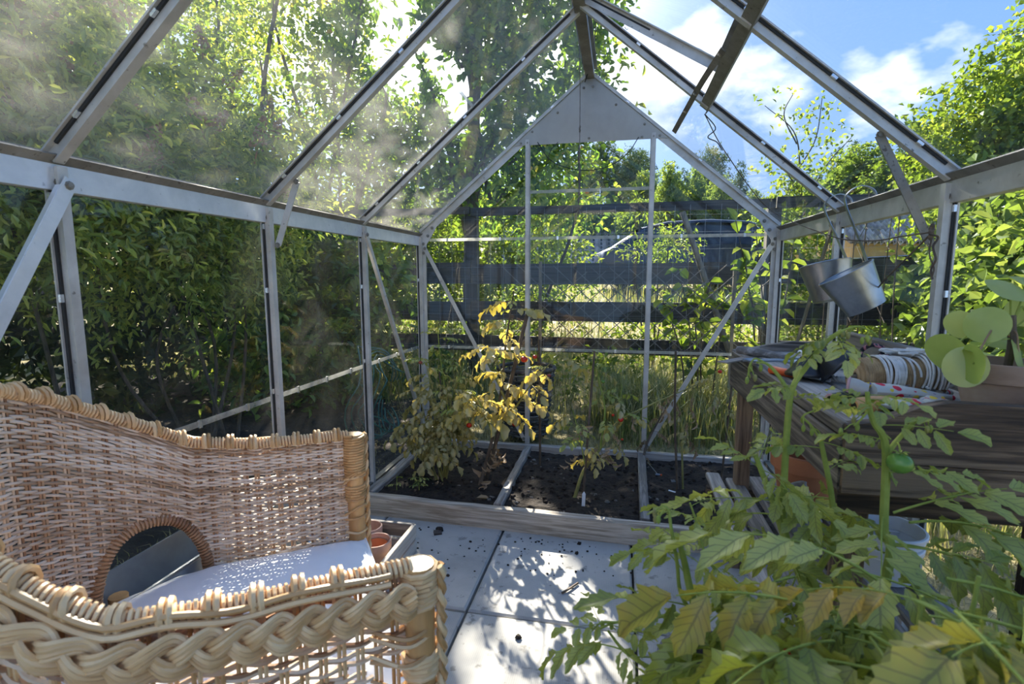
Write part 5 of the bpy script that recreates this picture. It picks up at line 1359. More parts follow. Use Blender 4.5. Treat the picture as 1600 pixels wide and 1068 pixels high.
def fallen_leaf(px, py, lab, s_=.03):
    p = az(px, py, .068); t = thing('fallen_leaf', p, lab, 'leaf'); V, F, k = leaves_arrays(np.array([p-np.array([s_, 0, 0])]), np.array([[1, .2, .1]]), np.array([[0, -.1, 1.0]]), np.array([s_*2]), np.array([s_*.9]), True)
    me = rawmesh('blade', V-p, F, False, np.full(6, .5)); link('blade', me, DRYLEAF, t)
DRYLEAF = leafmat('dry_leaf', [(0, (.22, .13, .06)), (.5, (.40, .28, .15)), (1, (.55, .43, .28))], .25, .05)
fallen_leaf(755, 778, 'curled pale brown leaf fallen on the left-hand soil')
p = az(684, 834, 0); t = thing('clay_shard', p, 'small dark shard lying on the slab beside the crate', 'shard'); mb = MB(); mb.box(p+np.array([0, 0, .006]), (.030, .022, .010), np.array(Euler((.2, .1, .5)).to_matrix())); mb.build('fragment', surface('dark_shard', [(.3, (.03, .025, .022)), (.7, (.07, .055, .05))], 9), t)
# ------------------------------------------------------------------ potting bench along the right wall
BX0, BX1, BY0, BY1, BZ = .555, .905, -1.785, -.885, .75
bench = thing('potting_bench', ((BX0+BX1)/2, (BY0+BY1)/2, 0), 'weathered brown wooden potting bench with raised ends along the right glass', 'bench')
def plank(name, c, size, mat, parent=None, bev=.004):
    x, y, z = size; c = np.array(c, float); parent = parent or bench
    mb = MB()
    if y >= x and y >= z: mb.bar(c-[0, y/2, 0], c+[0, y/2, 0], x, z, (0, 0, 1), bev=bev)
    elif x >= z: mb.bar(c-[x/2, 0, 0], c+[x/2, 0, 0], y, z, (0, 0, 1), bev=bev)
    else: mb.bar(c-[0, 0, z/2], c+[0, 0, z/2], x, y, (0, 1, 0), bev=bev)
    return mb.build(name, mat, parent)
Lb = BY1-BY0; ym = (BY0+BY1)/2
n_pl = 4; pw = (BX1-BX0-.02)/n_pl
for k in range(n_pl): plank('top_plank', (BX0+.02+pw*(k+.5), ym, BZ-.011+.001*(k % 2)), (pw-.005, Lb-.02, .022), WOOD_GREY['y'])
plank('front_edge_plank', (BX0+.008, ym, BZ-.012), (.030, Lb, .026), WOOD_BENCH['y'])
plank('front_rail', (BX0+.004, ym, BZ-.075), (.024, Lb, .095), WOOD_BENCH['y'])
plank('back_board', (BX1, ym, BZ+.015), (.020, Lb, .11), WOOD_BENCH['y'])
def end_board(y, pts, mat, th=.024, name='end_board'):
    k = len(pts); V = [(p[0], y-th/2, p[1]) for p in pts]+[(p[0], y+th/2, p[1]) for p in pts]
    return MB().add(V, [tuple(range(k)), tuple(range(2*k-1, k-1, -1))]+[(i, i+k, (i+1) % k+k, (i+1) % k) for i in range(k)]).build(name, mat, bench)
end_board(BY0, [(BX0-.004, BZ-.062), (BX1+.01, BZ-.062), (BX1+.01, BZ+.040), (.80, BZ+.043), (.70, BZ+.045), (.655, BZ+.034), (.60, BZ+.008), (BX0-.004, BZ+.0)], WOOD_DARK['x'])
end_board(BY0, [(BX0-.004, BZ-.120), (BX1+.01, BZ-.120), (BX1+.01, BZ-.064), (BX0-.004, BZ-.064)], WOOD_DARK['x'], .022)
end_board(BY1, [(BX0-.004, BZ-.10), (BX1+.01, BZ-.10), (BX1+.01, BZ+.018), (.82, BZ+.030), (.74, BZ+.036), (.66, BZ+.022), (.60, BZ+.008), (BX0-.004, BZ+.002)], WOOD_BENCH['x'])
plank('cross_rail', ((BX0+BX1)/2, BY0+.03, BZ-.145), (BX1-BX0, .03, .045), WOOD_DARK['x'])
def leg(x, y, top, w_=.045): return plank('leg', (x, y, top/2), (w_, w_, top), WOOD_DARK['z'])
leg(BX0+.035, BY1-.045, BZ-.03); leg(BX0+.035, BY0+.045, BZ-.03); leg(BX1-.02, BY1-.045, BZ-.03); leg(BX1-.012, BY0+.045, BZ-.03)
ZS = .30
for k, x in enumerate((.512, .575, .648, .72, .79, .86)):
    plank('shelf_slat', (x, -1.36 if k < 2 else -1.33, ZS-.010), (.052 if k else .046, 1.02 if k == 0 else .94, .020), WOOD_GREY['y'])
plank('shelf_rail', (.69, BY1-.045, ZS-.040), (.42, .03, .04), WOOD_DARK['x']); plank('shelf_rail', (.69, BY0+.045, ZS-.040), (.42, .03, .04), WOOD_DARK['x'])

def bz(px, py, z=BZ): return az(px, py, z)
# hand fork / trowel with grey wooden handle
p0, p1 = bz(1152, 546, BZ+.020), bz(1232, 559, BZ+.012)
t = thing('hand_trowel', p1, 'old hand trowel with weathered grey wooden handle at the bench corner', 'trowel')
P = curve([p0, p0*.6+p1*.4+np.array([0, 0, .002]), p1], 6); r_ = np.interp(np.linspace(0, 1, len(P)), [0, .1, .5, .85, 1], [.011, .013, .0145, .011, .009])
h_ = MB().tube(P, r_, 12).build('handle', WOOD_GREY['x'], t, True)
d = (p1-p0)/np.linalg.norm(p1-p0); MB().tube([p1-d*.004, p1+d*.014], .0105, 12).build('ferrule', STEEL, t, True)
e = p1+d*.10; MB().tube(curve([p1+d*.01, p1+d*.05+np.array([0, 0, .006]), e], 6), .0045, 8).build('tang', ZINC_DULL, t, True)
def blade(name, a, b, wid, mat, parent, dish=.008, n=10):
    a = np.array(a); b = np.array(b); dd = b-a; L = np.linalg.norm(dd); R = frame(dd/L); V = []; 
    for i in range(n+1):
        f = i/n; w_ = wid*math.sin(PI*min(1, .18+f*.86))**.6*(1-.75*max(0, f-.72)/.28)
        for j in range(7):
            g = j/3-1; V.append(a+R[:, 0]*L*f+R[:, 1]*w_*g/2+R[:, 2]*dish*(g*g-.5))
    m_ = len(V); V2 = [v-R[:, 2]*.0016 for v in V]
    F = [(i*7+j, i*7+j+1, i*7+j+8, i*7+j+7) for i in range(n) for j in range(6)]
    F2 = [tuple(q+m_ for q in f[::-1]) for f in F]
    rim = [i*7 for i in range(n+1)]+[n*7+j for j in range(1, 7)]+[i*7+6 for i in range(n-1, -1, -1)]+[j for j in range(5, 0, -1)]
    F3 = [(rim[k], rim[(k+1) % len(rim)], rim[(k+1) % len(rim)]+m_, rim[k]+m_) for k in range(len(rim))]
    return MB().add(V+V2, F+F2+F3).build(name, mat, parent, True)
blade('blade', e, e+d*.13+np.array([0, 0, -.003]), .06, ZINC_DULL, t)
p0, p1 = bz(1160, 562, BZ+.012), bz(1240, 566, BZ+.012)
t = thing('steel_trowel', p1, 'narrow blue-grey steel trowel blade lying beside the grey handle', 'trowel')
blade('blade', p1*.35+p0*.65, p0, .055, ZINC_DULL, t, .006); MB().tube(curve([p1*.3+p0*.7, p1*.7+p0*.3+np.array([0, 0, .004]), p1], 6), .005, 8).build('tang', ZINC_DULL, t, True); d = (p1-p0)/np.linalg.norm(p1-p0); MB().tube([p1, p1+d*.03, p1+d*.09], [.008, .010, .009], 10).build('handle', WHITE_PL, t, True)
p0, p1 = bz(1128, 566, BZ+.004), bz(1182, 556, BZ+.004)
t = thing('scraper', (p0+p1)/2, 'flat brownish scraper blade jutting over the bench edge', 'scraper'); mb = MB(); mb.bar(p0, p1, .030, .003, (-.2, -.25, 1)); mb.build('plate', surface('scraper_plate', [(.3, (.16, .13, .105)), (.7, (.30, .26, .22))], 9, rough=.7), t)
# orange-handled tool
p0, p1 = bz(1203, 577, BZ+.011), bz(1262, 588, BZ+.011)
t = thing('hand_weeder', (p0+p1)/2, 'hand weeder with a bright orange plastic handle under the black funnel', 'hand tool'); d = (p1-p0)/np.linalg.norm(p1-p0)
mb = MB(); mb.tube([p0, p0+d*.004, p0+d*.05, p0+d*.075], [.008, .011, .0105, .009], 12); mb.build('handle', RED_PL, t, True); mb = MB(); mb.tube([p0+d*.07, p0+d*.16], .004, 8); mb.build('shaft', STEEL, t, True)
# black funnels
def funnel(lab, c, axis, r, h, noz, group=None):
    t = thing('black_funnel', c, lab, 'funnel'); R = frame(axis); M = np.stack([R[:, 1], R[:, 2], R[:, 0]], 1)
    mb = MB(); mb.lathe([(r, -.004), (r*1.02, .0), (r, .004), (r*.30, h), (r*.24, h+.012), (r*.20, h), (r*.93, .002), (r*.96, -.002), (r, -.004)], 30, M, c); mb.build('cone', BLACK_PL, t, True)
    tip = np.array(c)+M @ np.array([0, 0, h+.010]); u = M @ np.array([0, 0, 1.0])
    MB().tube([tip, tip+u*.012, tip+u*noz], [r*.22, r*.20, r*.17], 12).build('spout', BLACK_PL, t, True)
    mb = MB()
    for k in range(3): mb.tube([np.array(c)+M @ np.array([r*.9*math.cos(k*2.1), r*.9*math.sin(k*2.1), .006]), np.array(c)+M @ np.array([r*.32*math.cos(k*2.1), r*.32*math.sin(k*2.1), h])], .0015, 5)
    mb.build('rib', BLACK_PL, t)
    return t
c = bz(1262, 585, BZ+.012); f1 = funnel('black plastic funnel lying mouth down on the orange-handled weeder', c, (.03, .10, 1), .050, .042, .022)
c = bz(1310, 573, BZ+.040); f2 = funnel('black plastic funnel leaning on its side beside the jute spool', c, (-.62, .35, .55), .050, .040, .022)
p0 = bz(1250, 551, BZ+.055); t = thing('white_dibber', p0, 'short white stick lying behind the black funnel', 'stick'); MB().tube([p0, bz(1275, 560, BZ+.050), bz(1296, 562, BZ+.05)], [.008, .0085, .007], 10).build('shaft', WHITE_PL, t, True)
p0 = bz(1322, 563, BZ+.03); t = thing('label_pack', p0, 'small stack of white plastic plant labels next to the jute spool', 'plant labels')
for k in range(4):
    mb = MB(); mb.box(p0+np.array([.002*k, .012, .002*k-.005]), (.030, .003, .040), np.array(Euler((.25, .1*k-.2, .2+.06*k)).to_matrix())); mb.build('label_strip', WHITE_PL, t)
# jute spool
JUTE = surface('jute_twine', [(.25, (.30, .19, .09)), (.5, (.48, .33, .17)), (.8, (.60, .45, .27))], 40, rough=.95, bump=.5, bscale=300, rnd=.5)
CORD = surface('cotton_cord', [(.25, (.48, .46, .42)), (.5, (.64, .62, .58)), (.8, (.74, .73, .70))], 60, rough=.95, bump=.4, bscale=300, rnd=.3)
p0, p1 = bz(1338, 588, BZ+.040), bz(1462, 590, BZ+.040)
ctr = (p0+p1)/2; t = thing('jute_spool', ctr, 'big spool of brown jute twine lying on its side on the bench', 'twine spool')
ax_ = (p1-p0)/np.linalg.norm(p1-p0); L = np.linalg.norm(p1-p0); RS = .039; R = frame(ax_)
MB().tube([p0+ax_*.002, p1-ax_*.002], RS-.002, 26).build('core', JUTE, t, True)
mb = MB(); nt = int(L/.0034); n = nt*18; f = np.linspace(0, 1, n); an = f*nt*2*PI
mb.tube(p0+ax_*(L*f)[:, None]+(R[:, 1][None]*np.cos(an)[:, None]+R[:, 2][None]*np.sin(an)[:, None])*(RS+.0004*np.sin(an*7.3))[:, None], .0019, 5); mb.build('twine', JUTE, t, True)['kind'] = 'stuff'
M = np.stack([R[:, 1], R[:, 2], -R[:, 0]], 1); mb = MB(); mb.lathe([(.0075, .004), (.0065, -.002), (.005, -.002), (.0045, .02)], 14, M, p0); mb.disc(p0-ax_*-.0005, .006, 12, M); mb.build('tube_end', surface('card_tube', [(.3, (.12, .09, .06)), (.7, (.25, .2, .14))], 9), t, True)
mb = MB()
for rr in np.arange(.010, RS, .0036): mb.tube([p0-ax_*.0008*(1+math.sin(rr*900))+(R[:, 1]*math.cos(a)+R[:, 2]*math.sin(a))*rr for a in np.linspace(0, 2*PI, 28, endpoint=False)], .0019, 5, closed=True)
mb.build('spool_face', JUTE, t, True)['kind'] = 'stuff'
# white cotton cord thrown over the spool
t = thing('cord_hank', ctr+np.array([0, 0, -.03]), 'loose hank of white cotton cord thrown over the jute spool', 'cord')
mb = MB()
def over(f0, f1, r=RS+.005, a0=-1.0, a1=3.6, jit=.003):
    n = 26; a = np.linspace(a0, a1, n); f = np.linspace(f0, f1, n)+.012*np.sin(a*2+f0*40)
    mb.tube(p0+ax_*(L*f)[:, None]+(-R[:, 1][None]*np.cos(a)[:, None]+R[:, 2][None]*np.sin(a)[:, None])*(r+jit*RNG.random()+.002*np.sin(a*3))[:, None], .0021, 6)
sgn = 1.0
for k in range(12): over(.23+.019*k+RNG.uniform(-.012, .012), .20+.029*k, a0=-.9-.2*RNG.random(), a1=3.3)
for k in range(9): over(.66+.035*k, .88+.018*k-.05*RNG.random(), r=RS+.006+.003*(k % 3), a0=-.3, a1=3.4)
over(.55, .60, a0=-.8); over(.63, .50, a0=.2)
for k in range(7):
    q_ = [p0+ax_*L*(.3+.6*RNG.random())+np.array([RNG.uniform(-.01, .02), RNG.uniform(0, .05), RS+.008+.010*RNG.random()]) for _ in range(6)]; mb.tube(curve(q_, 8), .0026, 6)
for k in range(9):
    c_ = p0+ax_*L*(1.02+.03*RNG.normal())+np.array([.0, .01*RNG.normal(), RS*.35]); ph = RNG.uniform(0, 6); q_ = [c_+np.array([.020*math.cos(a+ph), .016*math.sin(a+ph), .026*math.sin(a*.9+ph*2)]) for a in np.linspace(0, 5.2, 9)]; mb.tube(curve(q_, 5), .0026, 6)
mb.build('loops', CORD, t, True)
# thick pale rope end
P = curve([bz(1290, 588, BZ+.008), bz(1310, 592, BZ+.010), bz(1330, 594, BZ+.009), bz(1345, 592, BZ+.009)], 10); t = thing('cotton_rope', P[len(P)//2], 'short length of thick pale twisted rope between funnels and spool', 'rope')
for b in range(3):
    T = np.gradient(P, axis=0); T /= np.linalg.norm(T, axis=1, keepdims=True); N1 = np.cross(T, [0, 0, 1.0]); B1 = np.cross(T, N1); an = np.arange(len(P))*.75+b*2*PI/3
    MB().tube(P+.0038*(np.cos(an)[:, None]*N1+np.sin(an)[:, None]*B1), .0042, 6).build('strand', CORD, t, True)
# black and pink patterned strap loop
FLOW = surface('floral_strap', [(.30, (.012, .012, .016)), (.52, (.02, .02, .03)), (.56, (.50, .16, .20)), (.66, (.62, .30, .30)), (.70, (.02, .03, .04)), (.80, (.05, .16, .15))], 55, rough=.8, bump=.1, detail=1)
P = curve([bz(1344, 566, BZ+.02), bz(1346, 548, BZ+.045), bz(1362, 539, BZ+.065), bz(1379, 543, BZ+.06), bz(1378, 552, BZ+.04), bz(1366, 560, BZ+.02)], 7)
t = thing('patterned_strap', P[0], 'black fabric loop handle with pink flowers behind the jute spool', 'strap'); MB().tube(P, .0055, 8).build('loop', FLOW, t, True); P = curve([bz(1380, 562, BZ+.02), bz(1388, 552, BZ+.04), bz(1402, 549, BZ+.04), bz(1412, 556, BZ+.02)], 6); MB().tube(P, .0055, 8).build('loop_end', FLOW, t, True)
# floral gardening gloves
GLOVE = None
def glovemat():
    m, N, L_ = newmat('floral_glove'); out = N.new('ShaderNodeOutputMaterial'); b = N.new('ShaderNodeBsdfPrincipled'); L_.new(b.outputs[0], out.inputs[0]); b.inputs['Roughness'].default_value = .9
    tc = N.new('ShaderNodeTexCoord'); base = (.50, .50, .46, 1); col = None
    for k, (sc, thr, c) in enumerate(((34, .30, (.60, .02, .05)), (38, .26, (.74, .55, .06)), (55, .16, (.18, .16, .40)))):
        mp = N.new('ShaderNodeMapping'); mp.inputs['Location'].default_value = (k*3.1, k*1.7, 0); L_.new(tc.outputs['Object'], mp.inputs[0])
        v = N.new('ShaderNodeTexVoronoi'); v.inputs['Scale'].default_value = sc; L_.new(mp.outputs[0], v.inputs['Vector'])
        lt = N.new('ShaderNodeMath'); lt.operation = 'LESS_THAN'; lt.inputs[1].default_value = thr; L_.new(v.outputs['Distance'], lt.inputs[0])
        mx = N.new('ShaderNodeMixRGB'); L_.new(lt.outputs[0], mx.inputs[0]); mx.inputs[2].default_value = (*c, 1)
        if col is None: mx.inputs[1].default_value = base
        else: L_.new(col, mx.inputs[1])
        col = mx.outputs[0]
    L_.new(col, b.inputs['Base Color']); return m
GLOVE = glovemat(); CUFF = surface('grey_cuff', [(.3, (.36, .34, .30)), (.7, (.48, .46, .42))], 20, rough=.95, bump=.2)
t = thing('garden_gloves', bz(1400, 615, BZ+.01), 'pair of garden gloves printed with red and yellow flowers', 'gloves')
def flat_tube(P, rw, rh, k=12):
    P = np.asarray(P); n = len(P); V, F = tube_arrays(P, np.ones(n), k); V = V.reshape(n, k, 3); rw = np.broadcast_to(rw, (n,)); rh = np.broadcast_to(rh, (n,))
    T = np.gradient(P, axis=0); T /= np.linalg.norm(T, axis=1, keepdims=True); S_ = np.cross(T, [0, 0, 1.0]); S_ /= np.linalg.norm(S_, axis=1, keepdims=True); U_ = np.cross(S_, T)
    an = np.arange(k)*2*PI/k
    V = P[:, None]+rw[:, None, None]*np.cos(an)[None, :, None]*S_[:, None]+rh[:, None, None]*np.sin(an)[None, :, None]*U_[:, None]
    F = np.concatenate([F, [[0, 1, 2, 3]]])[:-1]
    return V.reshape(-1, 3), F, n, k
def glove_part(name, P, rw, rh, mat, cap=True):
    V, F, n, k = flat_tube(P, rw, rh); mb = MB(); mb.add(V, F)
    if cap: mb.f.append(tuple(range(k))[::-1]); mb.f.append(tuple((n-1)*k+i for i in range(k)))
    return mb.build(name, mat, t, True)
c0, c1 = bz(1326, 604, BZ+.032), bz(1385, 612, BZ+.030)
# rolled cuff is an open double-walled tube
P = np.linspace(c0, c0+(c1-c0)*.55, 5)
V1, F1, n1, k1 = flat_tube(P, [.020, .021, .022, .021, .018], [.019, .019, .017, .013, .011]); V2, F2, _, _ = flat_tube(P, np.array([.020, .021, .022, .021, .018])*.86, np.array([.019, .019, .017, .013, .011])*.84)
mb = MB(); mb.add(V1, F1); mb.add(V2, F2[:, ::-1]); mb.f += [(i, (i+1) % k1, n1*k1+(i+1) % k1, n1*k1+i) for i in range(k1)]; mb.build('cuff', CUFF, t, True)
MB().tube([c0+np.array([0, 0, 0])+(V1[i]-c0) for i in range(k1)], .0028, 6, closed=True).build('cuff_hem', PINK_PL, t, True)
P = curve([c0*.45+c1*.55, bz(1395, 610, BZ+.028), bz(1425, 614, BZ+.020), bz(1450, 617, BZ+.014)], 5); glove_part('palm', P, np.linspace(.022, .034, len(P)), np.linspace(.014, .010, len(P)), GLOVE)
for k, (ex, ey) in enumerate(((1483, 613), (1486, 621), (1478, 628), (1465, 634))):
    P = curve([bz(1440+k*1.5, 611+5*k, BZ+.014), bz((1440+ex)/2, (612+5*k+ey)/2, BZ+.016), bz(ex, ey, BZ+.010)], 5); glove_part('finger', P, np.linspace(.0095, .008, len(P)), np.linspace(.008, .006, len(P)), GLOVE)
P = curve([bz(1375, 626, BZ+.01), bz(1400, 632, BZ+.016), bz(1425, 628, BZ+.014), bz(1445, 632, BZ+.008)], 5); glove_part('second_palm', P, np.linspace(.020, .026, len(P)), np.linspace(.010, .007, len(P)), GLOVE)
for k in range(3):
    P = curve([bz(1430, 628+2*k, BZ+.010), bz(1452, 630+3*k, BZ+.012), bz(1466, 628+4*k, BZ+.007)], 4); glove_part('second_finger', P, .0085, .0065, GLOVE)
# tool handles poking out from under the gloves
def hollow_handle(nm, lab, a, b, r, mat, inner):
    a = np.array(a); b = np.array(b); t = thing(nm, (a+b)/2, lab, 'tool handle'); R = frame(b-a); M = np.stack([R[:, 1], R[:, 2], R[:, 0]], 1); L = np.linalg.norm(b-a)
    mb = MB(); mb.lathe([(r*.55, .012), (r*.6, .001), (r*.9, 0), (r, .004), (r*1.02, L*.5), (r*.85, L), (.0005, L)], 18, M, a); mb.build('grip', mat, t, True)
    mb = MB(); mb.disc(a+M @ np.array([0, 0, .008]), r*.62, 14, M); mb.build('hollow_end', inner, t); return t, M
t, M = hollow_handle('hand_tool', 'black foam tool grip with a pink hollow end under the glove cuff', bz(1297, 624, BZ+.012), bz(1345, 618, BZ+.014), .0125, BLACK_PL, PINK_PL)
mb = MB(); mb.lathe([(.0075, -.0005), (.0118, -.001), (.0122, .003)], 18, M, bz(1297, 624, BZ+.012)); mb.build('pink_rim', PINK_PL, t, True)
ORW = surface('orange_wood', [(.3, (.55, .25, .07)), (.7, (.70, .38, .14))], 6, (1, 1, 4), rough=.4, bump=.05)
hollow_handle('hand_tool', 'smooth orange wooden tool handle with a hang hole at the bench edge', bz(1331, 634, BZ+.014), bz(1392, 628, BZ+.012), .0145, ORW, BLACK_PL)
P = curve([bz(1400, 602, BZ+.030), bz(1438, 597, BZ+.036), bz(1464, 585, BZ+.050), bz(1490, 580, BZ+.055)], 6); t = thing('hand_fork', P[0], 'cranked bright steel hand tool shaft lying across the gloves', 'hand tool'); MB().tube(P, .0042, 8).build('shaft', CHROME, t, True); P2 = curve([bz(1437, 599, BZ+.030), bz(1450, 606, BZ+.028), bz(1470, 613, BZ+.012), bz(1476, 620, BZ+.008)], 6); MB().tube(P2, .0038, 8).build('crooked_prong', STEEL, t, True)

# terracotta pot with round-leaved plant
PC = np.array([.850, -1.665, BZ]); 
pot = clay_pot('terracotta_pot', 'old terracotta pot with a wide rim at the near end of the bench', PC, .072, .098, TERRA_OLD, rimh=.36, soil=True)
PILEA = leafmat('coin_leaf', [(0, (.26, .36, .07)), (.5, (.42, .50, .14)), (1, (.58, .62, .26))], .45, .08, spotty=True)
pil = thing('money_plant', PC+np.array([0, 0, .082]), 'round-leaved green houseplant growing in the old terracotta pot', 'houseplant')
REDST = surface('reddish_petiole', [(.3, (.20, .09, .06)), (.6, (.30, .20, .09)), (.9, (.34, .36, .14))], 14, rough=.5)
cst = PC+np.array([.005, .0, .08]); MB().tube(curve([cst, cst+np.array([.004, .002, .05]), cst+np.array([.0, .004, .10])], 5), .0065, 8).build('main_stem', STEMB, pil, True)
def coin(px, py, dep, nrm, r, from_, long=1.0, bend=.12):
    c = ad(px, py, dep); n = np.array(nrm, float); n = _r*n[0]+_u*n[1]-_f*n[2]; R = frame(n); M = np.stack([R[:, 1], R[:, 2], R[:, 0]], 1); V = [np.zeros(3)]; F = []; k = 22
    for ri in (.5, 1.0):
        for j in range(k):
            a = 2*PI*j/k; V.append(np.array([ri*r*math.cos(a), ri*r*long*math.sin(a), -bend*r*ri*ri+.04*r*math.sin(3*a)*ri]))
    F += [(0, 1+j, 1+(j+1) % k) for j in range(k)]+[(1+j, 1+k+j, 1+k+(j+1) % k, 1+(j+1) % k) for j in range(k)]
    V = np.array(V) @ M.T+c
    me = rawmesh('leaf', V-np.array(pil.location), F, True, np.full(len(V), RNG.random())); o = link('leaf', me, PILEA, pil)
    b = c+M @ np.array([0, 0, -.002]); s_ = np.array(from_)
    MB().tube(curve([s_, s_*.4+b*.6+np.array([0, 0, .018]), b], 6), .0016, 5).build('petiole', REDST if RNG.random() < .5 else STEMG, o)
dP = depth_of(PC); cs2 = cst+np.array([0, .002, .07])
for (px, py, dd, n_, r, lg, s_) in ((1577, 450, -.02, (.1, .75, .65), .036, 1.0, 1), (1602, 485, .01, (-.7, .2, .6), .030, 1.0, 1), (1541, 506, -.05, (-.78, .25, .58), .033, 1.0, 1), (1500, 508, .0, (-.82, -.38, .42), .027, 1.0, 1), (1556, 524, .05, (.0, .78, .62), .038, 1.0, 1),
                                (1477, 552, -.02, (-.88, -.40, .30), .036, 1.0, 1), (1509, 573, -.06, (-.5, .05, .75), .032, 1.1, 1), (1523, 568, -.08, (.96, .05, .22), .034, 1.0, 1), (1530, 548, -.07, (.2, 1.2, .3), .020, 1.2, 1), (1594, 553, -.03, (.5, .2, .7), .028, 1.0, 1), (1615, 440, .0, (.2, 1, .6), .035, 1.0, 1), (1640, 500, .0, (.4, .7, .5), .034, 1.0, 1)):
    coin(px, py, dP+dd, n_, r, cs2+np.array([0, 0, RNG.uniform(-.02, .03)]), lg)

# pots on the lower shelf and beyond it
SH = ZS+.001
clay_pot('terracotta_pot', 'large orange terracotta pot standing on the bench shelf', (.735, -1.09, SH), .098, .175, TERRA, rimh=.28)
c = np.array([.665, -1.28, SH]); t = thing('grey_pot', c, 'mottled grey zinc pot tipped on the bench shelf before the terracotta pot', 'pot'); M = np.array(Euler((-.25, -.55, 0)).to_matrix())
mb = MB(); mb.lathe([(.0005, .004), (.042, .004), (.058, .105), (.061, .108), (.058, .111), (.054, .108), (.039, .010), (.0005, .010)], 26, M, c+np.array([.02, 0, .02])); mb.build('body', surface('mottled_zinc', [(.3, (.17, .18, .19)), (.6, (.30, .31, .32)), (.8, (.42, .43, .44))], 22, rough=.6, metal=.3), t, True)
for k, (dx, dy, z, r) in enumerate(((.795, -1.44, SH, .072), (.80, -1.435, SH+.030, .074), (.845, -1.33, SH+.0, .062))):
    c = np.array([dx, dy, z]); t = thing('white_tub', c, ('lower white plastic tub of the nested pair on the bench shelf', 'upper white plastic tub of the nested pair on the bench shelf', 'single white plastic tub at the glass end of the bench shelf')[k], 'tub')
    mb = MB(); h = .085; mb.lathe([(.0005, 0), (r*.82, 0), (r*.86, .01), (r*.98, h-.012), (r*1.05, h-.012), (r*1.06, h-.002), (r*1.03, h), (r*.97, h), (r*.80, .004), (.0005, .004)], 30, None, c); mb.build('body', WHITE_PL, t, True)
    mb = MB(); mb.tube([c+np.array([r*.955*math.cos(a), r*.955*math.sin(a), h*.72]) for a in np.linspace(0, 2*PI, 30, endpoint=False)], .0016, 5, closed=True); mb.build('band', WHITE_PL, t, True)

# zinc pots hung by strap hooks from the right eave beam
def hung_pot(lab, rim_c, rim_r_px, bot_px, hook, X=.885):
    pr_ = ax(*rim_c[1], X); dep = depth_of(pr_)
    C_ = ad(*rim_c[0], dep); B_ = ad(*bot_px, dep+.004); axis = B_-C_; H_ = np.linalg.norm(axis); axis /= H_
    axis = axis-_f*.12; axis /= np.linalg.norm(axis)
    r = rim_r_px*dep/FPX; rb = r*.70; R = frame(-axis); M = np.stack([R[:, 1], R[:, 2], R[:, 0]], 1)
    t = thing('hanging_pot', hook, lab, 'pot')
    mb = MB(); mb.lathe([(.0005, -H_), (rb, -H_), (rb*1.01, -H_+.004), (r, -.002), (r*1.012, .0), (r, .002), (r*.985, 0), (rb*.97, -H_+.006), (.0005, -H_+.006)], 36, M, C_); mb.build('pot_body', STEEL, t, True)
    MB().tube([C_+M @ np.array([r*math.cos(a), r*math.sin(a), 0]) for a in np.linspace(0, 2*PI, 36, endpoint=False)], .0022, 6, closed=True).build('rolled_rim', STEEL, t, True)
    # strap: from the pot's side up, round the hook and over the beam
    side = C_+_r*r*.97-_u*.0+(-axis)*(.0)*0
    low = side+axis*.05; a0 = np.array(hook)
    P = curve([low, side+np.array([0, 0, .006]), side*.5+a0*.5+np.array([-.012, .006, -.01]), a0+np.array([-.045, .0, .005]), a0+np.array([-.040, -.004, .040]), a0+np.array([-.008, -.008, .058]), a0+np.array([.026, -.012, .045]), a0+np.array([.040, -.014, .012])], 7)
    mb = MB()
    for q0, q1 in zip(P[:-1], P[1:]): mb.bar(q0, q1+(q1-q0)*.15, .013, .0022, np.cross(q1-q0, [0, 1, 0.02]))
    mb.build('strap_hook', STEEL, t, True)
    return t
hung_pot('zinc pot hanging from the right eave beam, nearer the gable', ((1289, 413), (1322, 399)), 36.0, (1297-2, 470), (HW-.012, -.715, EV-.012))
hung_pot('zinc pot hanging from the right eave beam, overlapping the other pot', ((1321, 426), (1358, 412)), 39.5, (1349, 482), (HW-.012, -.885, EV-.012))

# strings, cable and twine
STR = surface('grey_string', [(.3, (.10, .085, .07)), (.7, (.22, .19, .16))], 60, rough=.95, bump=.2)
BLK = surface('black_cable', [(.3, (.012, .012, .012)), (.7, (.03, .03, .03))], 20, rough=.6)
def string(nm, lab, P, r, mat, cat='string', sm=8, knots=()):
    P = curve(P, sm); t = thing(nm, P[0], lab, cat); MB().tube(P, r, 5).build('line', mat, t, True)
    for k in knots:
        mb = MB(); q_ = P[int(k*(len(P)-1))]
        for z in range(5): mb.ball(q_+np.array([.001*math.sin(z*2), .001*math.cos(z*2), (z-2)*.0055]), r*2.2, 6, 4, (1, 1, 1.4))
        mb.build('knot', mat, t, True)
    return t
Yk = -.10
string('hanging_string', 'knotted grey string hanging from the ridge before the gable plate', [ay(903, 20, -.3), ay(906, 120, Yk), ay(906, 190, Yk), ay(905, 290, Yk), ay(904, 335, Yk)], .0020, STR, knots=(.55, .64, .97))
string('black_cable', 'black cable drooping from the ridge beam to the gable apex', [ay(930, -4, -.45), ay(930, 50, -.30), ay(922, 100, -.12), ay(914, 128, -.02)], .0028, BLK, 'cable')
string('black_cable', 'black cable hanging in a loop under the gable plate', [ay(840, 222, -.02), ay(858, 248, -.03), ay(880, 260, -.03), ay(915, 266, -.03), ay(950, 260, -.03), ay(980, 240, -.03), ay(998, 214, -.02)], .0022, BLK, 'cable')
string('black_cable', 'short black cable end under the left of the gable plate', [ay(872, 222, -.02), ay(860, 236, -.04), ay(856, 252, -.04)], .0018, BLK, 'cable')
hx = c0_ = np.array([.44, -.70, 1.60])
a_ = ad(1101, 178, depth_of(hx))
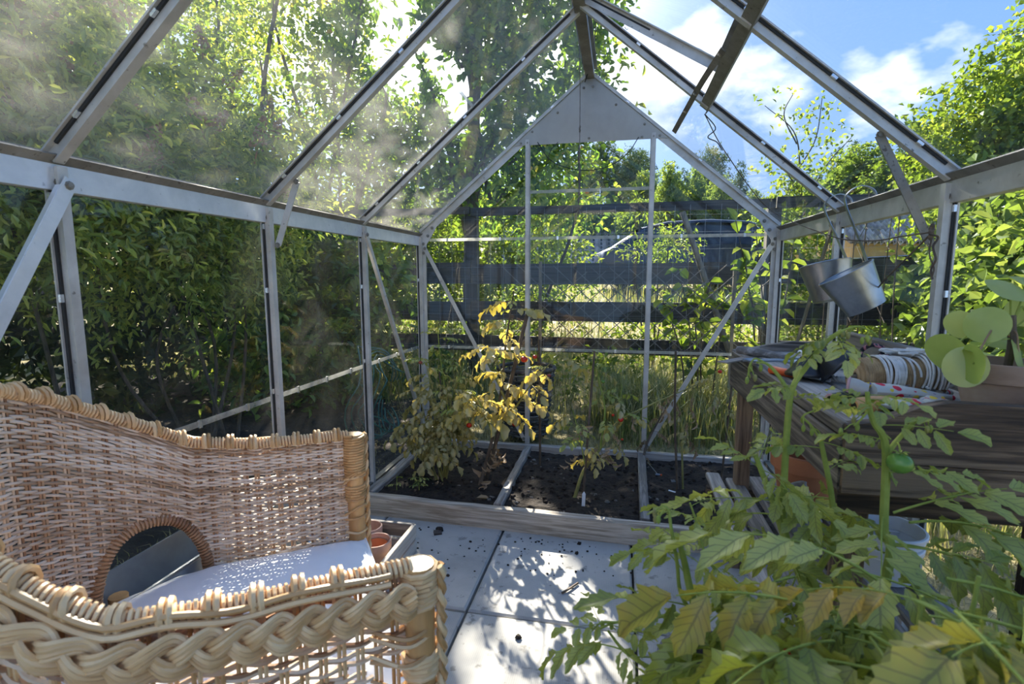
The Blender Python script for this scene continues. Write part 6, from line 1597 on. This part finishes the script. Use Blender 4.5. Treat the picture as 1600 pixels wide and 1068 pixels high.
string('vent_cord', 'short dark cord dangling from the open roof vent', [a_, ad(1118, 200, depth_of(hx)), ad(1106, 214, depth_of(hx)), ad(1120, 222, depth_of(hx)), ad(1129, 235, depth_of(hx))], .0020, BLK, 'cord')
kn = ax(1458, 362, .815)
string('garden_twine', 'long brown twine running from the roof vent to the right knee brace', [a_, ad(1135, 240, depth_of(hx)*.99), ax(1200, 325, .80), ax(1290, 366, .81), ax(1355, 376, .81), ax(1410, 369, .815), kn], .0018, STEMB, 'twine')
t = string('garden_twine', 'frayed brown twine tied round the right knee brace', [kn+np.array([0, -.004, .005]), kn+np.array([-.012, -.012, -.005]), kn+np.array([.004, -.012, -.012]), ax(1458, 385, .81), ax(1462, 405, .81), ax(1455, 420, .81), ax(1457, 436, .81)], .0024, STEMB, 'twine', knots=(.1,))
MB().tube(curve([kn, ax(1452, 395, .81), ax(1459, 418, .81), ax(1456, 433, .81)], 6), .0016, 5).build('frayed_end', STEMB, t)
string('garden_twine', 'twine sloping down to the left from the right knee brace', [kn, ax(1420, 400, .85), ax(1380, 440, .88), ax(1340, 490, .90), ax(1320, 515, .90)], .0022, STEMB, 'twine')
# ------------------------------------------------------------------ tomato plants
def leaflet(L, W_, curl, fold, jag, seed, n=9):
    """toothed, cupped leaflet along +x; returns V, F, UV"""
    rg = np.random.default_rng(seed); V = []; UV = []; F = []
    for i in range(n+1):
        f = i/n; w_ = W_/2*math.sin(PI*min(1, f*.9+.06))**.8*(1+jag*(1 if i % 2 else -1)*(1-f))*(1 if i < n else .03)
        x = L*(f-.12*f*f*curl); z = -curl*L*.5*f*f+.02*L*math.sin(f*7+seed)
        bk = .06*L*(1 if i % 2 else 0)
        wave = .10*W_*math.sin(f*11+seed)
        V += [(x+bk, w_, z+fold*w_+wave), (x+bk*.3, w_*.5, z+fold*w_*.35), (x, 0, z-.0), (x+bk*.3, -w_*.5, z+fold*w_*.35), (x+bk, -w_, z+fold*w_-wave)]
        UV += [(f, 1), (f, .75), (f, .5), (f, .25), (f, 0)]
    for i in range(n):
        for j in range(4): F.append((i*5+j, i*5+5+j, i*5+6+j, i*5+j+1))
    return np.array(V), F, UV
def compound(name, seed, mats, L=.2, ll=.085, lw=.045, curl=.5, droop=.35, pairs=3, jag=.22, n=9, wilt=0.0, stem_r=.0022):
    rg = np.random.default_rng(seed); V = []; F = []; UV = []; MI = []; cnt = 0
    def rach(f): return np.array([L*(f-.12*droop*f*f), .012*math.sin(f*4+seed)*L*5*.2, -droop*L*.6*f*f])
    P = np.array([rach(f) for f in np.linspace(0, 1, 9)]); tv, tf = tube_arrays(P, np.linspace(stem_r, stem_r*.4, 9), 5)
    V.append(tv); F += [tuple(f) for f in tf]; UV += [(0, .5)]*len(tv); MI += [1]*len(tf); cnt += len(tv)
    spots = [(1.0, 0, 1.15)]
    for k in range(pairs):
        f = .34+.60*k/max(1, pairs-.35)*.92
        for sg in (1, -1): spots.append((min(.97, f+rg.uniform(-.03, .03)), sg, .70+.25*(k+1)/pairs))
        if n > 6 and k < pairs: spots.append((min(.95, f+.09), rg.choice([1, -1]), .22))
    for f, sg, s_ in spots:
        v, fc, uv = leaflet(ll*s_*rg.uniform(.85, 1.1), lw*s_*rg.uniform(.85, 1.1), curl*rg.uniform(.6, 1.4), rg.uniform(.15, .5)+wilt*.5, jag, seed*7+int(f*100)+sg, n if s_ > .3 else 4)
        t = rach(min(1, f+.02))-rach(f-.02); t /= np.linalg.norm(t)
        ang = 0 if sg == 0 else sg*rg.uniform(.9, 1.25); dirn = np.array([math.cos(ang)*t[0]-math.sin(ang)*t[1], math.sin(ang)*t[0]+math.cos(ang)*t[1], t[2]-.10-wilt*rg.uniform(.3, 1.3)])
        R = frame(dirn, (rg.normal()*.25, rg.normal()*.25, 1)); v = v @ R.T+rach(f)+R[:, 0]*.006
        V.append(v); F += [tuple(q+cnt for q in g) for g in fc]; UV += uv; MI += [0]*len(fc); cnt += len(v)
    me = rawmesh(name, np.concatenate(V), F, True, rg.random()*np.ones(cnt), UV)
    for m in mats: me.materials.append(m)
    me.polygons.foreach_set('material_index', np.array(MI, np.int32)); me.update()
    return me
LF_GREEN = leafmat('tomato_leaf_green', [(0, (.18, .23, .045)), (.4, (.30, .35, .075)), (.7, (.42, .46, .115)), (1, (.52, .53, .17))], .42, .07, veins=True)
LF_OLD = leafmat('tomato_leaf_ageing', [(0, (.17, .23, .04)), (.5, (.28, .32, .06)), (.8, (.42, .38, .08)), (1, (.50, .34, .08))], .42, .06, veins=True)
LF_YEL = leafmat('tomato_leaf_yellow', [(0, (.32, .29, .08)), (.4, (.50, .42, .12)), (.75, (.62, .53, .20)), (1, (.60, .54, .30))], .42, .12, spotty=True, tint=(1.2, 1.05, .5))
LF_PALE = leafmat('tomato_leaf_fading', [(0, (.20, .20, .075)), (.4, (.36, .33, .13)), (.75, (.48, .42, .18)), (1, (.52, .46, .26))], .38, .10, spotty=True, tint=(1.15, 1.05, .6))
LF_DRY = leafmat('tomato_leaf_withered', [(0, (.16, .10, .055)), (.5, (.36, .25, .15)), (1, (.52, .42, .30))], .2, .05, spotty=True)
GR = [compound('tomato_leaf', 10+k, [LF_GREEN, STEMG], L=.19, ll=.088, lw=.036, curl=.45+.15*k, droop=.25+.15*k, jag=.30) for k in range(4)]
OL = [compound('tomato_leaf', 20+k, [LF_OLD, STEMG], L=.20, ll=.095, lw=.052, curl=.7, droop=.5, wilt=.3, jag=.24) for k in range(2)]
YE = [compound('yellow_leaf', 30+k, [LF_YEL, STEMY], L=.13, ll=.056, lw=.034, curl=.5, droop=.45, n=6, wilt=.35, stem_r=.0014, jag=.2) for k in range(3)]
PA = [compound('fading_leaf', 40+k, [LF_PALE, STEMY], L=.12, ll=.045, lw=.027, curl=.7, droop=.5, n=6, wilt=.4, stem_r=.0012, jag=.2) for k in range(3)]
YG = [compound('young_leaf', 50+k, [LF_GREEN, STEMG], L=.11, ll=.045, lw=.022, curl=.6, droop=.3, n=6, stem_r=.0012) for k in range(2)]
DR = [compound('withered_leaf', 60+k, [LF_DRY, STEMB], L=.10, ll=.05, lw=.020, curl=1.3, droop=1.3, n=6, wilt=1.1, stem_r=.0012, jag=.3) for k in range(2)]
def put_leaf(t, meshes, p, d, s_=1.0, up=(0, 0, 1), name=None):
    me = meshes[RNG.integers(len(meshes))]; R = frame(d, np.array(up, float)+RNG.normal(size=3)*.25)
    return inst(name or me.name.split('.')[0], me, t, m4(R, np.array(p)-np.array(t.location), s_))
def stem(t, pts, r0, r1, mat, n=6, name='stem', k=8):
    P = curve(pts, n); o = MB().tube(P, np.linspace(r0, r1, len(P)), k).build(name, mat, t, True); return P, o
def leaves_along(t, P, meshes, n, f0=.1, f1=1.0, s=(.7, 1.1), out=1.0, drop=.1, toward=None, tw=.5):
    a0 = RNG.uniform(0, 6)
    for k in range(n):
        f = f0+(f1-f0)*(k+.5)/n; i = int(f*(len(P)-1)); a = a0+k*2.4; d = np.array([math.cos(a)*out, math.sin(a)*out, .25-drop+RNG.normal()*.15])
        if toward is not None: d = d+np.array(toward)*tw
        put_leaf(t, meshes, P[i], d, RNG.uniform(*s))
def tomato(t, p, r, mat, hang=None):
    p = np.array(p, float); mb = MB(); n, m = 14, 9
    b = MB().ball((0, 0, 0), r, n, m, (1, 1, .88)); v = b.v[0]; top = v[:, 2] > .5*r; v[:, 2] -= np.where(top, (.10*r)*np.exp(-((v[:, 0]**2+v[:, 1]**2)/(r*.35)**2)), 0)
    mb.add(v+p, b.f); o = mb.build('tomato', mat, t, True)
    cx = MB()
    for k in range(5):
        a = k*2*PI/5; tip = p+np.array([r*.75*math.cos(a), r*.75*math.sin(a), r*.95]); b0 = p+np.array([0, 0, r*.84]); s_ = np.array([-math.sin(a), math.cos(a), 0])*r*.16; mid = (tip+b0)/2+np.array([0, 0, r*.12])
        cx.add([b0, mid+s_, tip, mid-s_], [(0, 1, 2, 3)])
    h = p+np.array([0, 0, r*.8]); hg = np.array(hang) if hang is not None else h+np.array([.004, .006, .03]); cx.tube(curve([h, h*.5+hg*.5+np.array([.0, .0, .006]), hg], 5), .0013, 5)
    cx.build('calyx', STEMG, o)
    return o
def stake(nm, lab, base, top, r, mat=None):
    t = thing(nm, base, lab, 'stake'); MB().tube(curve([base, (np.array(base)+np.array(top))/2+RNG.normal(size=3)*.004, top], 5), [r]*11 if False else np.linspace(r, r*.85, 11), 8).build('stick', mat or STEMB, t, True); return t
ZS_ = .055
# -- bed, left: bushy fading plant
Y0 = -.45; b = ay(690, 745, -.52); b[2] = ZS_
t = thing('tomato_plant', b, 'bushy fading tomato plant with many small pale yellow leaves in the left bed corner', 'tomato plant')
for k, (px, py, Y) in enumerate(((640, 590, -.42), (665, 560, -.45), (700, 600, -.5), (720, 640, -.55), (650, 660, -.55), (690, 640, -.6), (625, 650, -.5), (740, 610, -.45), (675, 690, -.65), (715, 580, -.38))):
    tp = ay(px, py, Y); P, o = stem(t, [b+RNG.normal(size=3)*[.02, .02, 0], b*.5+tp*.5+np.array([0, 0, .05]), tp], .004, .0016, STEMY)
    leaves_along(t, P, PA, 10, .35, 1.0, (.6, 1.05), drop=.35); leaves_along(t, P, YE, 2, .4, .9, (.5, .7), drop=.3)
tomato(t, ay(702, 663, -.6), .012, RED_TOM)
# tall thin green plant behind it
b = ay(705, 700, -.22); b[2] = ZS_
t = thing('tomato_plant', b, 'tall thin green tomato plant by the left corner post', 'tomato plant')
P, o = stem(t, [b, ay(700, 640, -.22), ay(688, 560, -.22), ay(683, 500, -.22)], .006, .002, STEMG); leaves_along(t, P, YG, 12, .3, 1, (.6, 1.0), drop=.2)
P, o = stem(t, [ay(695, 610, -.22), ay(668, 570, -.3), ay(648, 556, -.3)], .003, .0015, STEMG); leaves_along(t, P, YG, 4, .4, 1, (.5, .8))
tomato(t, ay(657, 566, -.3), .011, surface('brownish_tomato', [(.3, (.30, .06, .03)), (.7, (.42, .10, .05))], 5, rough=.3, bump=0))
P, o = stem(t, [ay(700, 640, -.22), ay(716, 600, -.3), ay(724, 565, -.3)], .003, .0015, STEMG); leaves_along(t, P, YG+PA, 6, .3, 1, (.5, .9))
stake('support_stick', 'thin brown stick beside the tall thin tomato plant', [*ay(697, 690, -.25)[:2], .03], ay(686, 580, -.25), .005)
# -- tall yellow plant
b = ay(748, 765, -.58); b[2] = ZS_-.01
t = thing('tomato_plant', b, 'tall yellow-leaved tomato plant with ripe red tomatoes left of the middle', 'tomato plant')
P, o = stem(t, [b, ay(768, 690, -.55), ay(783, 610, -.5), ay(790, 540, -.45), ay(803, 455, -.42)], .009, .003, STEMB)
leaves_along(t, P, YE, 13, .42, 1.0, (.8, 1.25), drop=.25, toward=(-.2, -.6, 0)); leaves_along(t, P, YG, 4, .85, 1.0, (.5, .7))
P, o = stem(t, [ay(783, 610, -.5), ay(800, 640, -.55), ay(830, 600, -.55), ay(880, 545, -.5)], .006, .002, STEMY); leaves_along(t, P, YE, 9, .25, 1, (.7, 1.1), drop=.4, toward=(0, -.4, 0)); leaves_along(t, P, YG, 3, .8, 1.0, (.6, .9))
P, o = stem(t, [ay(786, 590, -.5), ay(775, 560, -.55), ay(760, 545, -.6), ay(748, 540, -.6)], .003, .0014, STEMY); leaves_along(t, P, YE, 4, .4, 1, (.7, 1.0), drop=.2)
P, o = stem(t, [ay(772, 670, -.55), ay(745, 640, -.62), ay(730, 625, -.65)], .004, .0016, STEMY); leaves_along(t, P, YE, 7, .3, 1, (.6, 1.0), drop=.3)
P, o = stem(t, [ay(770, 680, -.55), ay(755, 640, -.6), ay(735, 610, -.6), ay(722, 660, -.6)], .003, .0015, STEMG); leaves_along(t, P, YG+YE, 7, .2, 1, (.6, 1.0))
for (px, py) in ((765, 700), (775, 690), (785, 710), (770, 740)): put_leaf(t, DR, ay(px, py, -.58), (RNG.normal()*.4, -.3, -1), RNG.uniform(.7, 1.1))
for (px, py, r) in ((819, 561, .0155), (836, 557, .0105), (805, 661, .0155), (733, 664, .013)): tomato(t, ay(px, py, -.55), r, RED_TOM)
stake('support_stick', 'thick brown support stick slanting through the tall yellow tomato plant', [*ay(758, 748, -.5)[:2], .03], ay(824, 490, -.45), .010, STEMB)
stake('support_stick', 'thin upright brown stick right of the tall yellow tomato plant', [*ay(844, 712, -.28)[:2], .03], ay(842, 530, -.28), .006)
# -- middle plant
b = ay(897, 778, -.63); b[2] = ZS_
t = thing('tomato_plant', b, 'half-withered tomato plant leaning right in the middle of the bed', 'tomato plant')
P, o = stem(t, [b, ay(912, 735, -.6), ay(935, 705, -.55), ay(965, 660, -.5), ay(1010, 635, -.45), ay(1090, 600, -.35)], .008, .002, STEMY); leaves_along(t, P, PA+YE, 9, .3, .75, (.6, .9), drop=.4); leaves_along(t, P, DR, 6, .4, 1, (.5, .8))
P, o = stem(t, [ay(938, 700, -.55), ay(945, 640, -.5), ay(935, 590, -.45), ay(932, 560, -.45)], .004, .002, STEMG); leaves_along(t, P, YG+PA, 9, .25, 1, (.6, 1.0), drop=.3)
P, o = stem(t, [ay(965, 660, -.5), ay(968, 630, -.5), ay(972, 600, -.5)], .003, .0015, STEMG); leaves_along(t, P, YG+PA, 5, .2, 1, (.6, .9), drop=.3)
P, o = stem(t, [ay(915, 730, -.6), ay(905, 680, -.62), ay(895, 640, -.62)], .003, .0015, STEMG); leaves_along(t, P, YG+YE, 8, .3, 1, (.5, .9), drop=.35)
for (px, py) in ((905, 705), (940, 700), (955, 690), (930, 655)): put_leaf(t, DR, ay(px, py, -.58), (RNG.normal()*.4, -.3, -1), RNG.uniform(.6, .9))
for (px, py, r) in ((970, 655, .012), (958, 648, .007), (972, 686, .006)): tomato(t, ay(px, py, -.52), r, RED_TOM)
tomato(t, ay(942, 596, -.45), .009, GRN_TOM)
stake('support_stick', 'brown stick standing behind the middle tomato plant', [*ay(911, 770, -.62)[:2], .03], ay(929, 548, -.55), .0055)
# -- right-hand plants
b = ay(1068, 740, -.42); b[2] = ZS_
t = thing('tomato_plant', b, 'nearly bare withered tomato plant at the right of the bed', 'tomato plant')
P, o = stem(t, [b, ay(1066, 690, -.4), ay(1072, 650, -.38), ay(1085, 610, -.36)], .005, .002, STEMY); leaves_along(t, P, DR+PA, 8, .35, 1, (.5, .8), drop=.4)
P, o = stem(t, [ay(1160, 720, -.35)*[1, 1, 0]+[0, 0, .06], ay(1130, 650, -.3), ay(1118, 580, -.28)], .004, .002, STEMY); leaves_along(t, P, DR+PA, 8, .3, 1, (.5, .9), drop=.4)
tomato(t, ay(1125, 580, -.28), .010, RED_TOM)
stake('support_stick', 'slim upright brown stick in the right-hand part of the bed', [*ay(1061, 725, -.42)[:2], .03], ay(1056, 548, -.42), .0055)
stake('support_stick', 'slim brown stick by the bench leg at the right end of the bed', [*ay(1128, 720, -.30)[:2], .03], ay(1150, 545, -.30), .005)
# withered stem lying along the right brace
b = ay(1004, 705, -.12); b[2] = ZS_
t = thing('withered_vine', b, 'withered vine climbing the right gable brace', 'plant'); P, o = stem(t, [b, ay(1012, 690, -.05), ay(1030, 655, -.04), ay(1055, 610, -.04)], .007, .003, STEMB); leaves_along(t, P, DR, 7, .1, 1, (.5, .8))
# small weeds in the corner
for (px, py, lab, n) in ((655, 765, 'small fresh green weed in the left bed corner', 8), (620, 765, 'tiny green seedling by the left edge board', 3)):
    b = az(px, py, .065); t = thing('weed_seedling', b, lab, 'weed'); P, o = stem(t, [b, b+np.array([0, 0, .03]), b+np.array([.005, 0, .07])], .002, .001, STEMG, k=5); leaves_along(t, P, YG, n, .3, 1, (.25, .42))

# -- foreground tomato plants in black pots at the near right
def pot_black(c, lab):
    t = thing('plant_pot', c, lab, 'plant pot'); r, h = .105, .20
    mb = MB(); mb.lathe([(.0005, 0), (r*.75, 0), (r*.97, h-.02), (r*1.05, h-.02), (r*1.06, h), (r*1.0, h), (r*.94, h-.03), (r*.72, .006), (.0005, .006)], 26, None, c); mb.build('body', BLACK_PL, t, True)
    mb = MB(); mb.disc(np.array(c)+[0, 0, h-.03], r*.94, 22); mb.build('soil', SOIL, t)
pots = [(.375, -1.70, 0.0), (.36, -2.02, 0.0), (.46, -2.29, .0)]
for c, lab in zip(pots, ('black plastic plant pot on the slab by the shelf, farthest of three', 'black plastic plant pot in the middle of the foreground tomatoes', 'black plastic plant pot nearest the camera under the tomato leaves')): pot_black(c, lab)
def branch_truss(t, pts, r=.0018, buds=4):
    P, o = stem(t, pts, r, r*.6, STEMG, k=5, name='truss')
    for k in range(buds):
        i = int((.3+.7*k/buds)*(len(P)-1)); d = np.array([RNG.normal()*.5, RNG.normal()*.5, -.5]); q_ = P[i]+d*.022
        mb = MB(); mb.tube([P[i], P[i]+d*.012+np.array([0, 0, .003]), q_], .0009, 4); mb.build('pedicel', STEMG, t)
        mb = MB(); mb.ball(q_+d*.006, .0042, 6, 4, (.8, .8, 1.5)); mb.build('bud', STEMY if RNG.random() < .4 else STEMG, t, True)
fg = []
# plant A (middle back): two thick stems rising to the left, tall flowering stem
b = np.array([.40, -1.95, .17])
A = thing('tomato_plant', b, 'large green tomato plant whose tall flowering stem rises before the bench', 'tomato plant'); fg.append(A)
Yp = -1.86
P1, _ = stem(A, [b, ay(1276, 956, Yp-.05), ay(1236, 869, Yp), ay(1207, 782, Yp), ay(1180, 710, Yp)], .0085, .004, STEMG)
P2, _ = stem(A, [ay(1262, 930, Yp-.04), ay(1226, 830, Yp), ay(1225, 758, Yp), ay(1232, 644, Yp), ay(1240, 602, Yp), ay(1262, 570, Yp), ay(1290, 535, Yp), ay(1315, 516, Yp-.01)], .0065, .003, STEMG)
P3, _ = stem(A, [ay(1235, 615, Yp), ay(1215, 585, Yp), ay(1198, 568, Yp), ay(1182, 566, Yp)], .0035, .0016, STEMG)
branch_truss(A, [ay(1198, 568, Yp), ay(1180, 560, Yp), ay(1170, 575, Yp), ay(1172, 590, Yp)], buds=4)
branch_truss(A, [ay(1315, 516, Yp), ay(1340, 510, Yp), ay(1362, 518, Yp), ay(1372, 526, Yp)], buds=5)
P4, _ = stem(A, [ay(1258, 920, Yp), ay(1300, 850, Yp), ay(1300, 780, Yp), ay(1285, 700, Yp), ay(1283, 688, Yp)], .006, .003, STEMG)
branch_truss(A, [ay(1283, 688, Yp), ay(1268, 665, Yp), ay(1255, 650, Yp), ay(1275, 640, Yp)], .0022, buds=4)
leaves_along(A, P1, GR, 8, .1, .9, (.45, .75), toward=(-.3, -.2, .3)); leaves_along(A, P1, GR, 3, .9, 1.0, (.4, .5), toward=(0, 0, .5)); leaves_along(A, P2, GR, 4, .02, .3, (.5, .75), toward=(.1, -.2, 0)); leaves_along(A, P2, YG, 3, .45, .62, (.5, .7)); leaves_along(A, P2, YG, 6, .85, 1.0, (.45, .65), drop=.5)
leaves_along(A, P4, GR, 4, .1, .6, (.5, .75), toward=(.1, -.2, 0)); leaves_along(A, P4, YG, 3, .6, .95, (.5, .8))
# plant B (right): stem to the green tomato and its truss
b = np.array([.47, -2.0, .17])
B = thing('tomato_plant', b, 'green tomato plant carrying one hard green tomato before the bench end board', 'tomato plant'); fg.append(B)
Yb = -1.93
P5, _ = stem(B, [b, ay(1385, 900, Yb-.03), ay(1381, 825, Yb), ay(1384, 700, Yb), ay(1366, 660, Yb), ay(1358, 636, Yb), ay(1355, 612, Yb)], .0075, .003, STEMG)
P6, _ = stem(B, [ay(1384, 712, Yb), ay(1400, 690, Yb), ay(1425, 662, Yb), ay(1436, 652, Yb)], .0042, .002, STEMG)
branch_truss(B, [ay(1430, 658, Yb), ay(1440, 652, Yb), ay(1452, 660, Yb)], buds=4); branch_truss(B, [ay(1358, 640, Yb), ay(1345, 655, Yb), ay(1334, 665, Yb)], buds=3); branch_truss(B, [ay(1384, 690, Yb), ay(1384, 680, Yb), ay(1392, 686, Yb)], buds=2)
tomato(B, ay(1406, 723, Yb-.02), .0165, GRN_TOM, ay(1400, 692, Yb))
leaves_along(B, P5, GR, 6, .05, .5, (.55, .85), toward=(.2, -.2, .1)); leaves_along(B, P5, YG, 3, .5, .8, (.5, .8)); leaves_along(B, P5, YG, 5, .85, 1.0, (.4, .6))
put_leaf(B, GR, ay(1395, 800, Yb), (.9, .2, .35), .9); put_leaf(B, GR, ay(1420, 815, Yb), (1.0, .1, .15), 1.0); put_leaf(B, GR, ay(1395, 850, Yb), (1, -.1, .05), .95)
# plant C (left front): flowering stem on the left, leaves low
b = np.array([.36, -2.06, .17])
C3 = thing('tomato_plant', b, 'green tomato plant leaning out over the slabs at the foreground left', 'tomato plant'); fg.append(C3)
Yc = -2.06
P7, _ = stem(C3, [b, ay(1140, 1080, Yc), ay(1098, 981, Yc), ay(1080, 927, Yc), ay(1070, 880, Yc), ay(1062, 848, Yc)], .0078, .0035, STEMG)
P8, _ = stem(C3, [ay(1118, 1035, Yc), ay(1040, 1050, Yc-.02), ay(980, 1020, Yc-.02), ay(950, 985, Yc-.02)], .004, .0018, STEMG)
P9, _ = stem(C3, [ay(1095, 970, Yc), ay(1050, 960, Yc), ay(1000, 970, Yc), ay(962, 972, Yc), ay(930, 985, Yc)], .0028, .0014, STEMG); branch_truss(C3, [ay(962, 972, Yc), ay(940, 972, Yc), ay(925, 985, Yc)], buds=5)
P10, _ = stem(C3, [ay(1180, 940, Yc+.1), ay(1110, 880, Yc+.12), ay(1090, 820, Yc+.15), ay(1078, 785, Yc+.15)], .003, .0015, STEMG); leaves_along(C3, P10, YG+GR[:1], 7, .3, 1, (.4, .6))
P11, _ = stem(C3, [ay(1098, 981, Yc), ay(1065, 930, Yc), ay(1058, 880, Yc), ay(1048, 820, Yc), ay(1046, 800, Yc)], .003, .0018, STEMG)
branch_truss(C3, [ay(1048, 815, Yc), ay(1044, 796, Yc), ay(1036, 790, Yc), ay(1026, 796, Yc)], buds=3)
leaves_along(C3, P7, GR, 8, .05, .75, (.45, .7), toward=(-.1, -.1, .3)); leaves_along(C3, P7, GR, 3, .85, 1, (.35, .45), toward=(0, 0, .6)); leaves_along(C3, P8, GR, 4, .4, 1, (.35, .55)); leaves_along(C3, P9, YG, 4, .6, 1, (.5, .7))
for (px, py, r) in ((1052, 1060, .030), (1075, 1012, .012), (1180, 1050, .018)): tomato(C3, ay(px, py, Yc+.02), r, GRN_TOM)
tomato(C3, ay(1228, 1012, Yc+.06), .012, RED_TOM)
# plant D (nearest, low right): ageing leaves close to the lens
b = np.array([.46, -2.29, .17])
D4 = thing('tomato_plant', b, 'ageing tomato plant with broad yellow-brown leaves nearest the camera', 'tomato plant'); fg.append(D4)
for (px, py, Y) in ((1330, 960, -2.16), (1440, 930, -2.18), (1530, 900, -2.18), (1250, 1000, -2.2), (1400, 1040, -2.25), (1560, 1000, -2.22)):
    tp = ay(px, py, Y); P, _ = stem(D4, [b, b*.5+tp*.5+np.array([-.0, .03, -.02]), tp], .0045, .002, STEMG)
    leaves_along(D4, P, GR+OL, 8, .35, 1, (.45, .72), drop=.25); leaves_along(D4, P, OL, 4, .2, .8, (.5, .8), drop=.45)
for (px, py, Y, d, s_, ms) in ((1480, 905, -2.15, (.9, -.1, .0), .9, OL), (1370, 905, -2.12, (-.5, .2, .3), .9, GR), (1330, 890, -2.05, (.7, -.3, .05), .8, GR), (1500, 960, -2.2, (.7, -.2, .05), .9, OL), (1240, 900, -2.05, (-.6, -.5, .2), .85, GR), (1180, 960, -2.05, (-.3, -.7, -.1), .85, OL), (1300, 1000, -2.2, (-.3, -.3, .2), .85, OL)):
    put_leaf(D4, ms, ay(px, py, Y), d, s_)
for k in range(34):
    px, py = RNG.uniform(1190, 1600), RNG.uniform(930, 1068); Y = RNG.uniform(-2.30, -2.08)
    put_leaf(D4, OL if (px > 1420 or RNG.random() < .45) else GR, ay(px, py, Y), (RNG.normal()*.8, RNG.normal()*.3-.2, RNG.uniform(-.3, .25)), RNG.uniform(.45, .8))
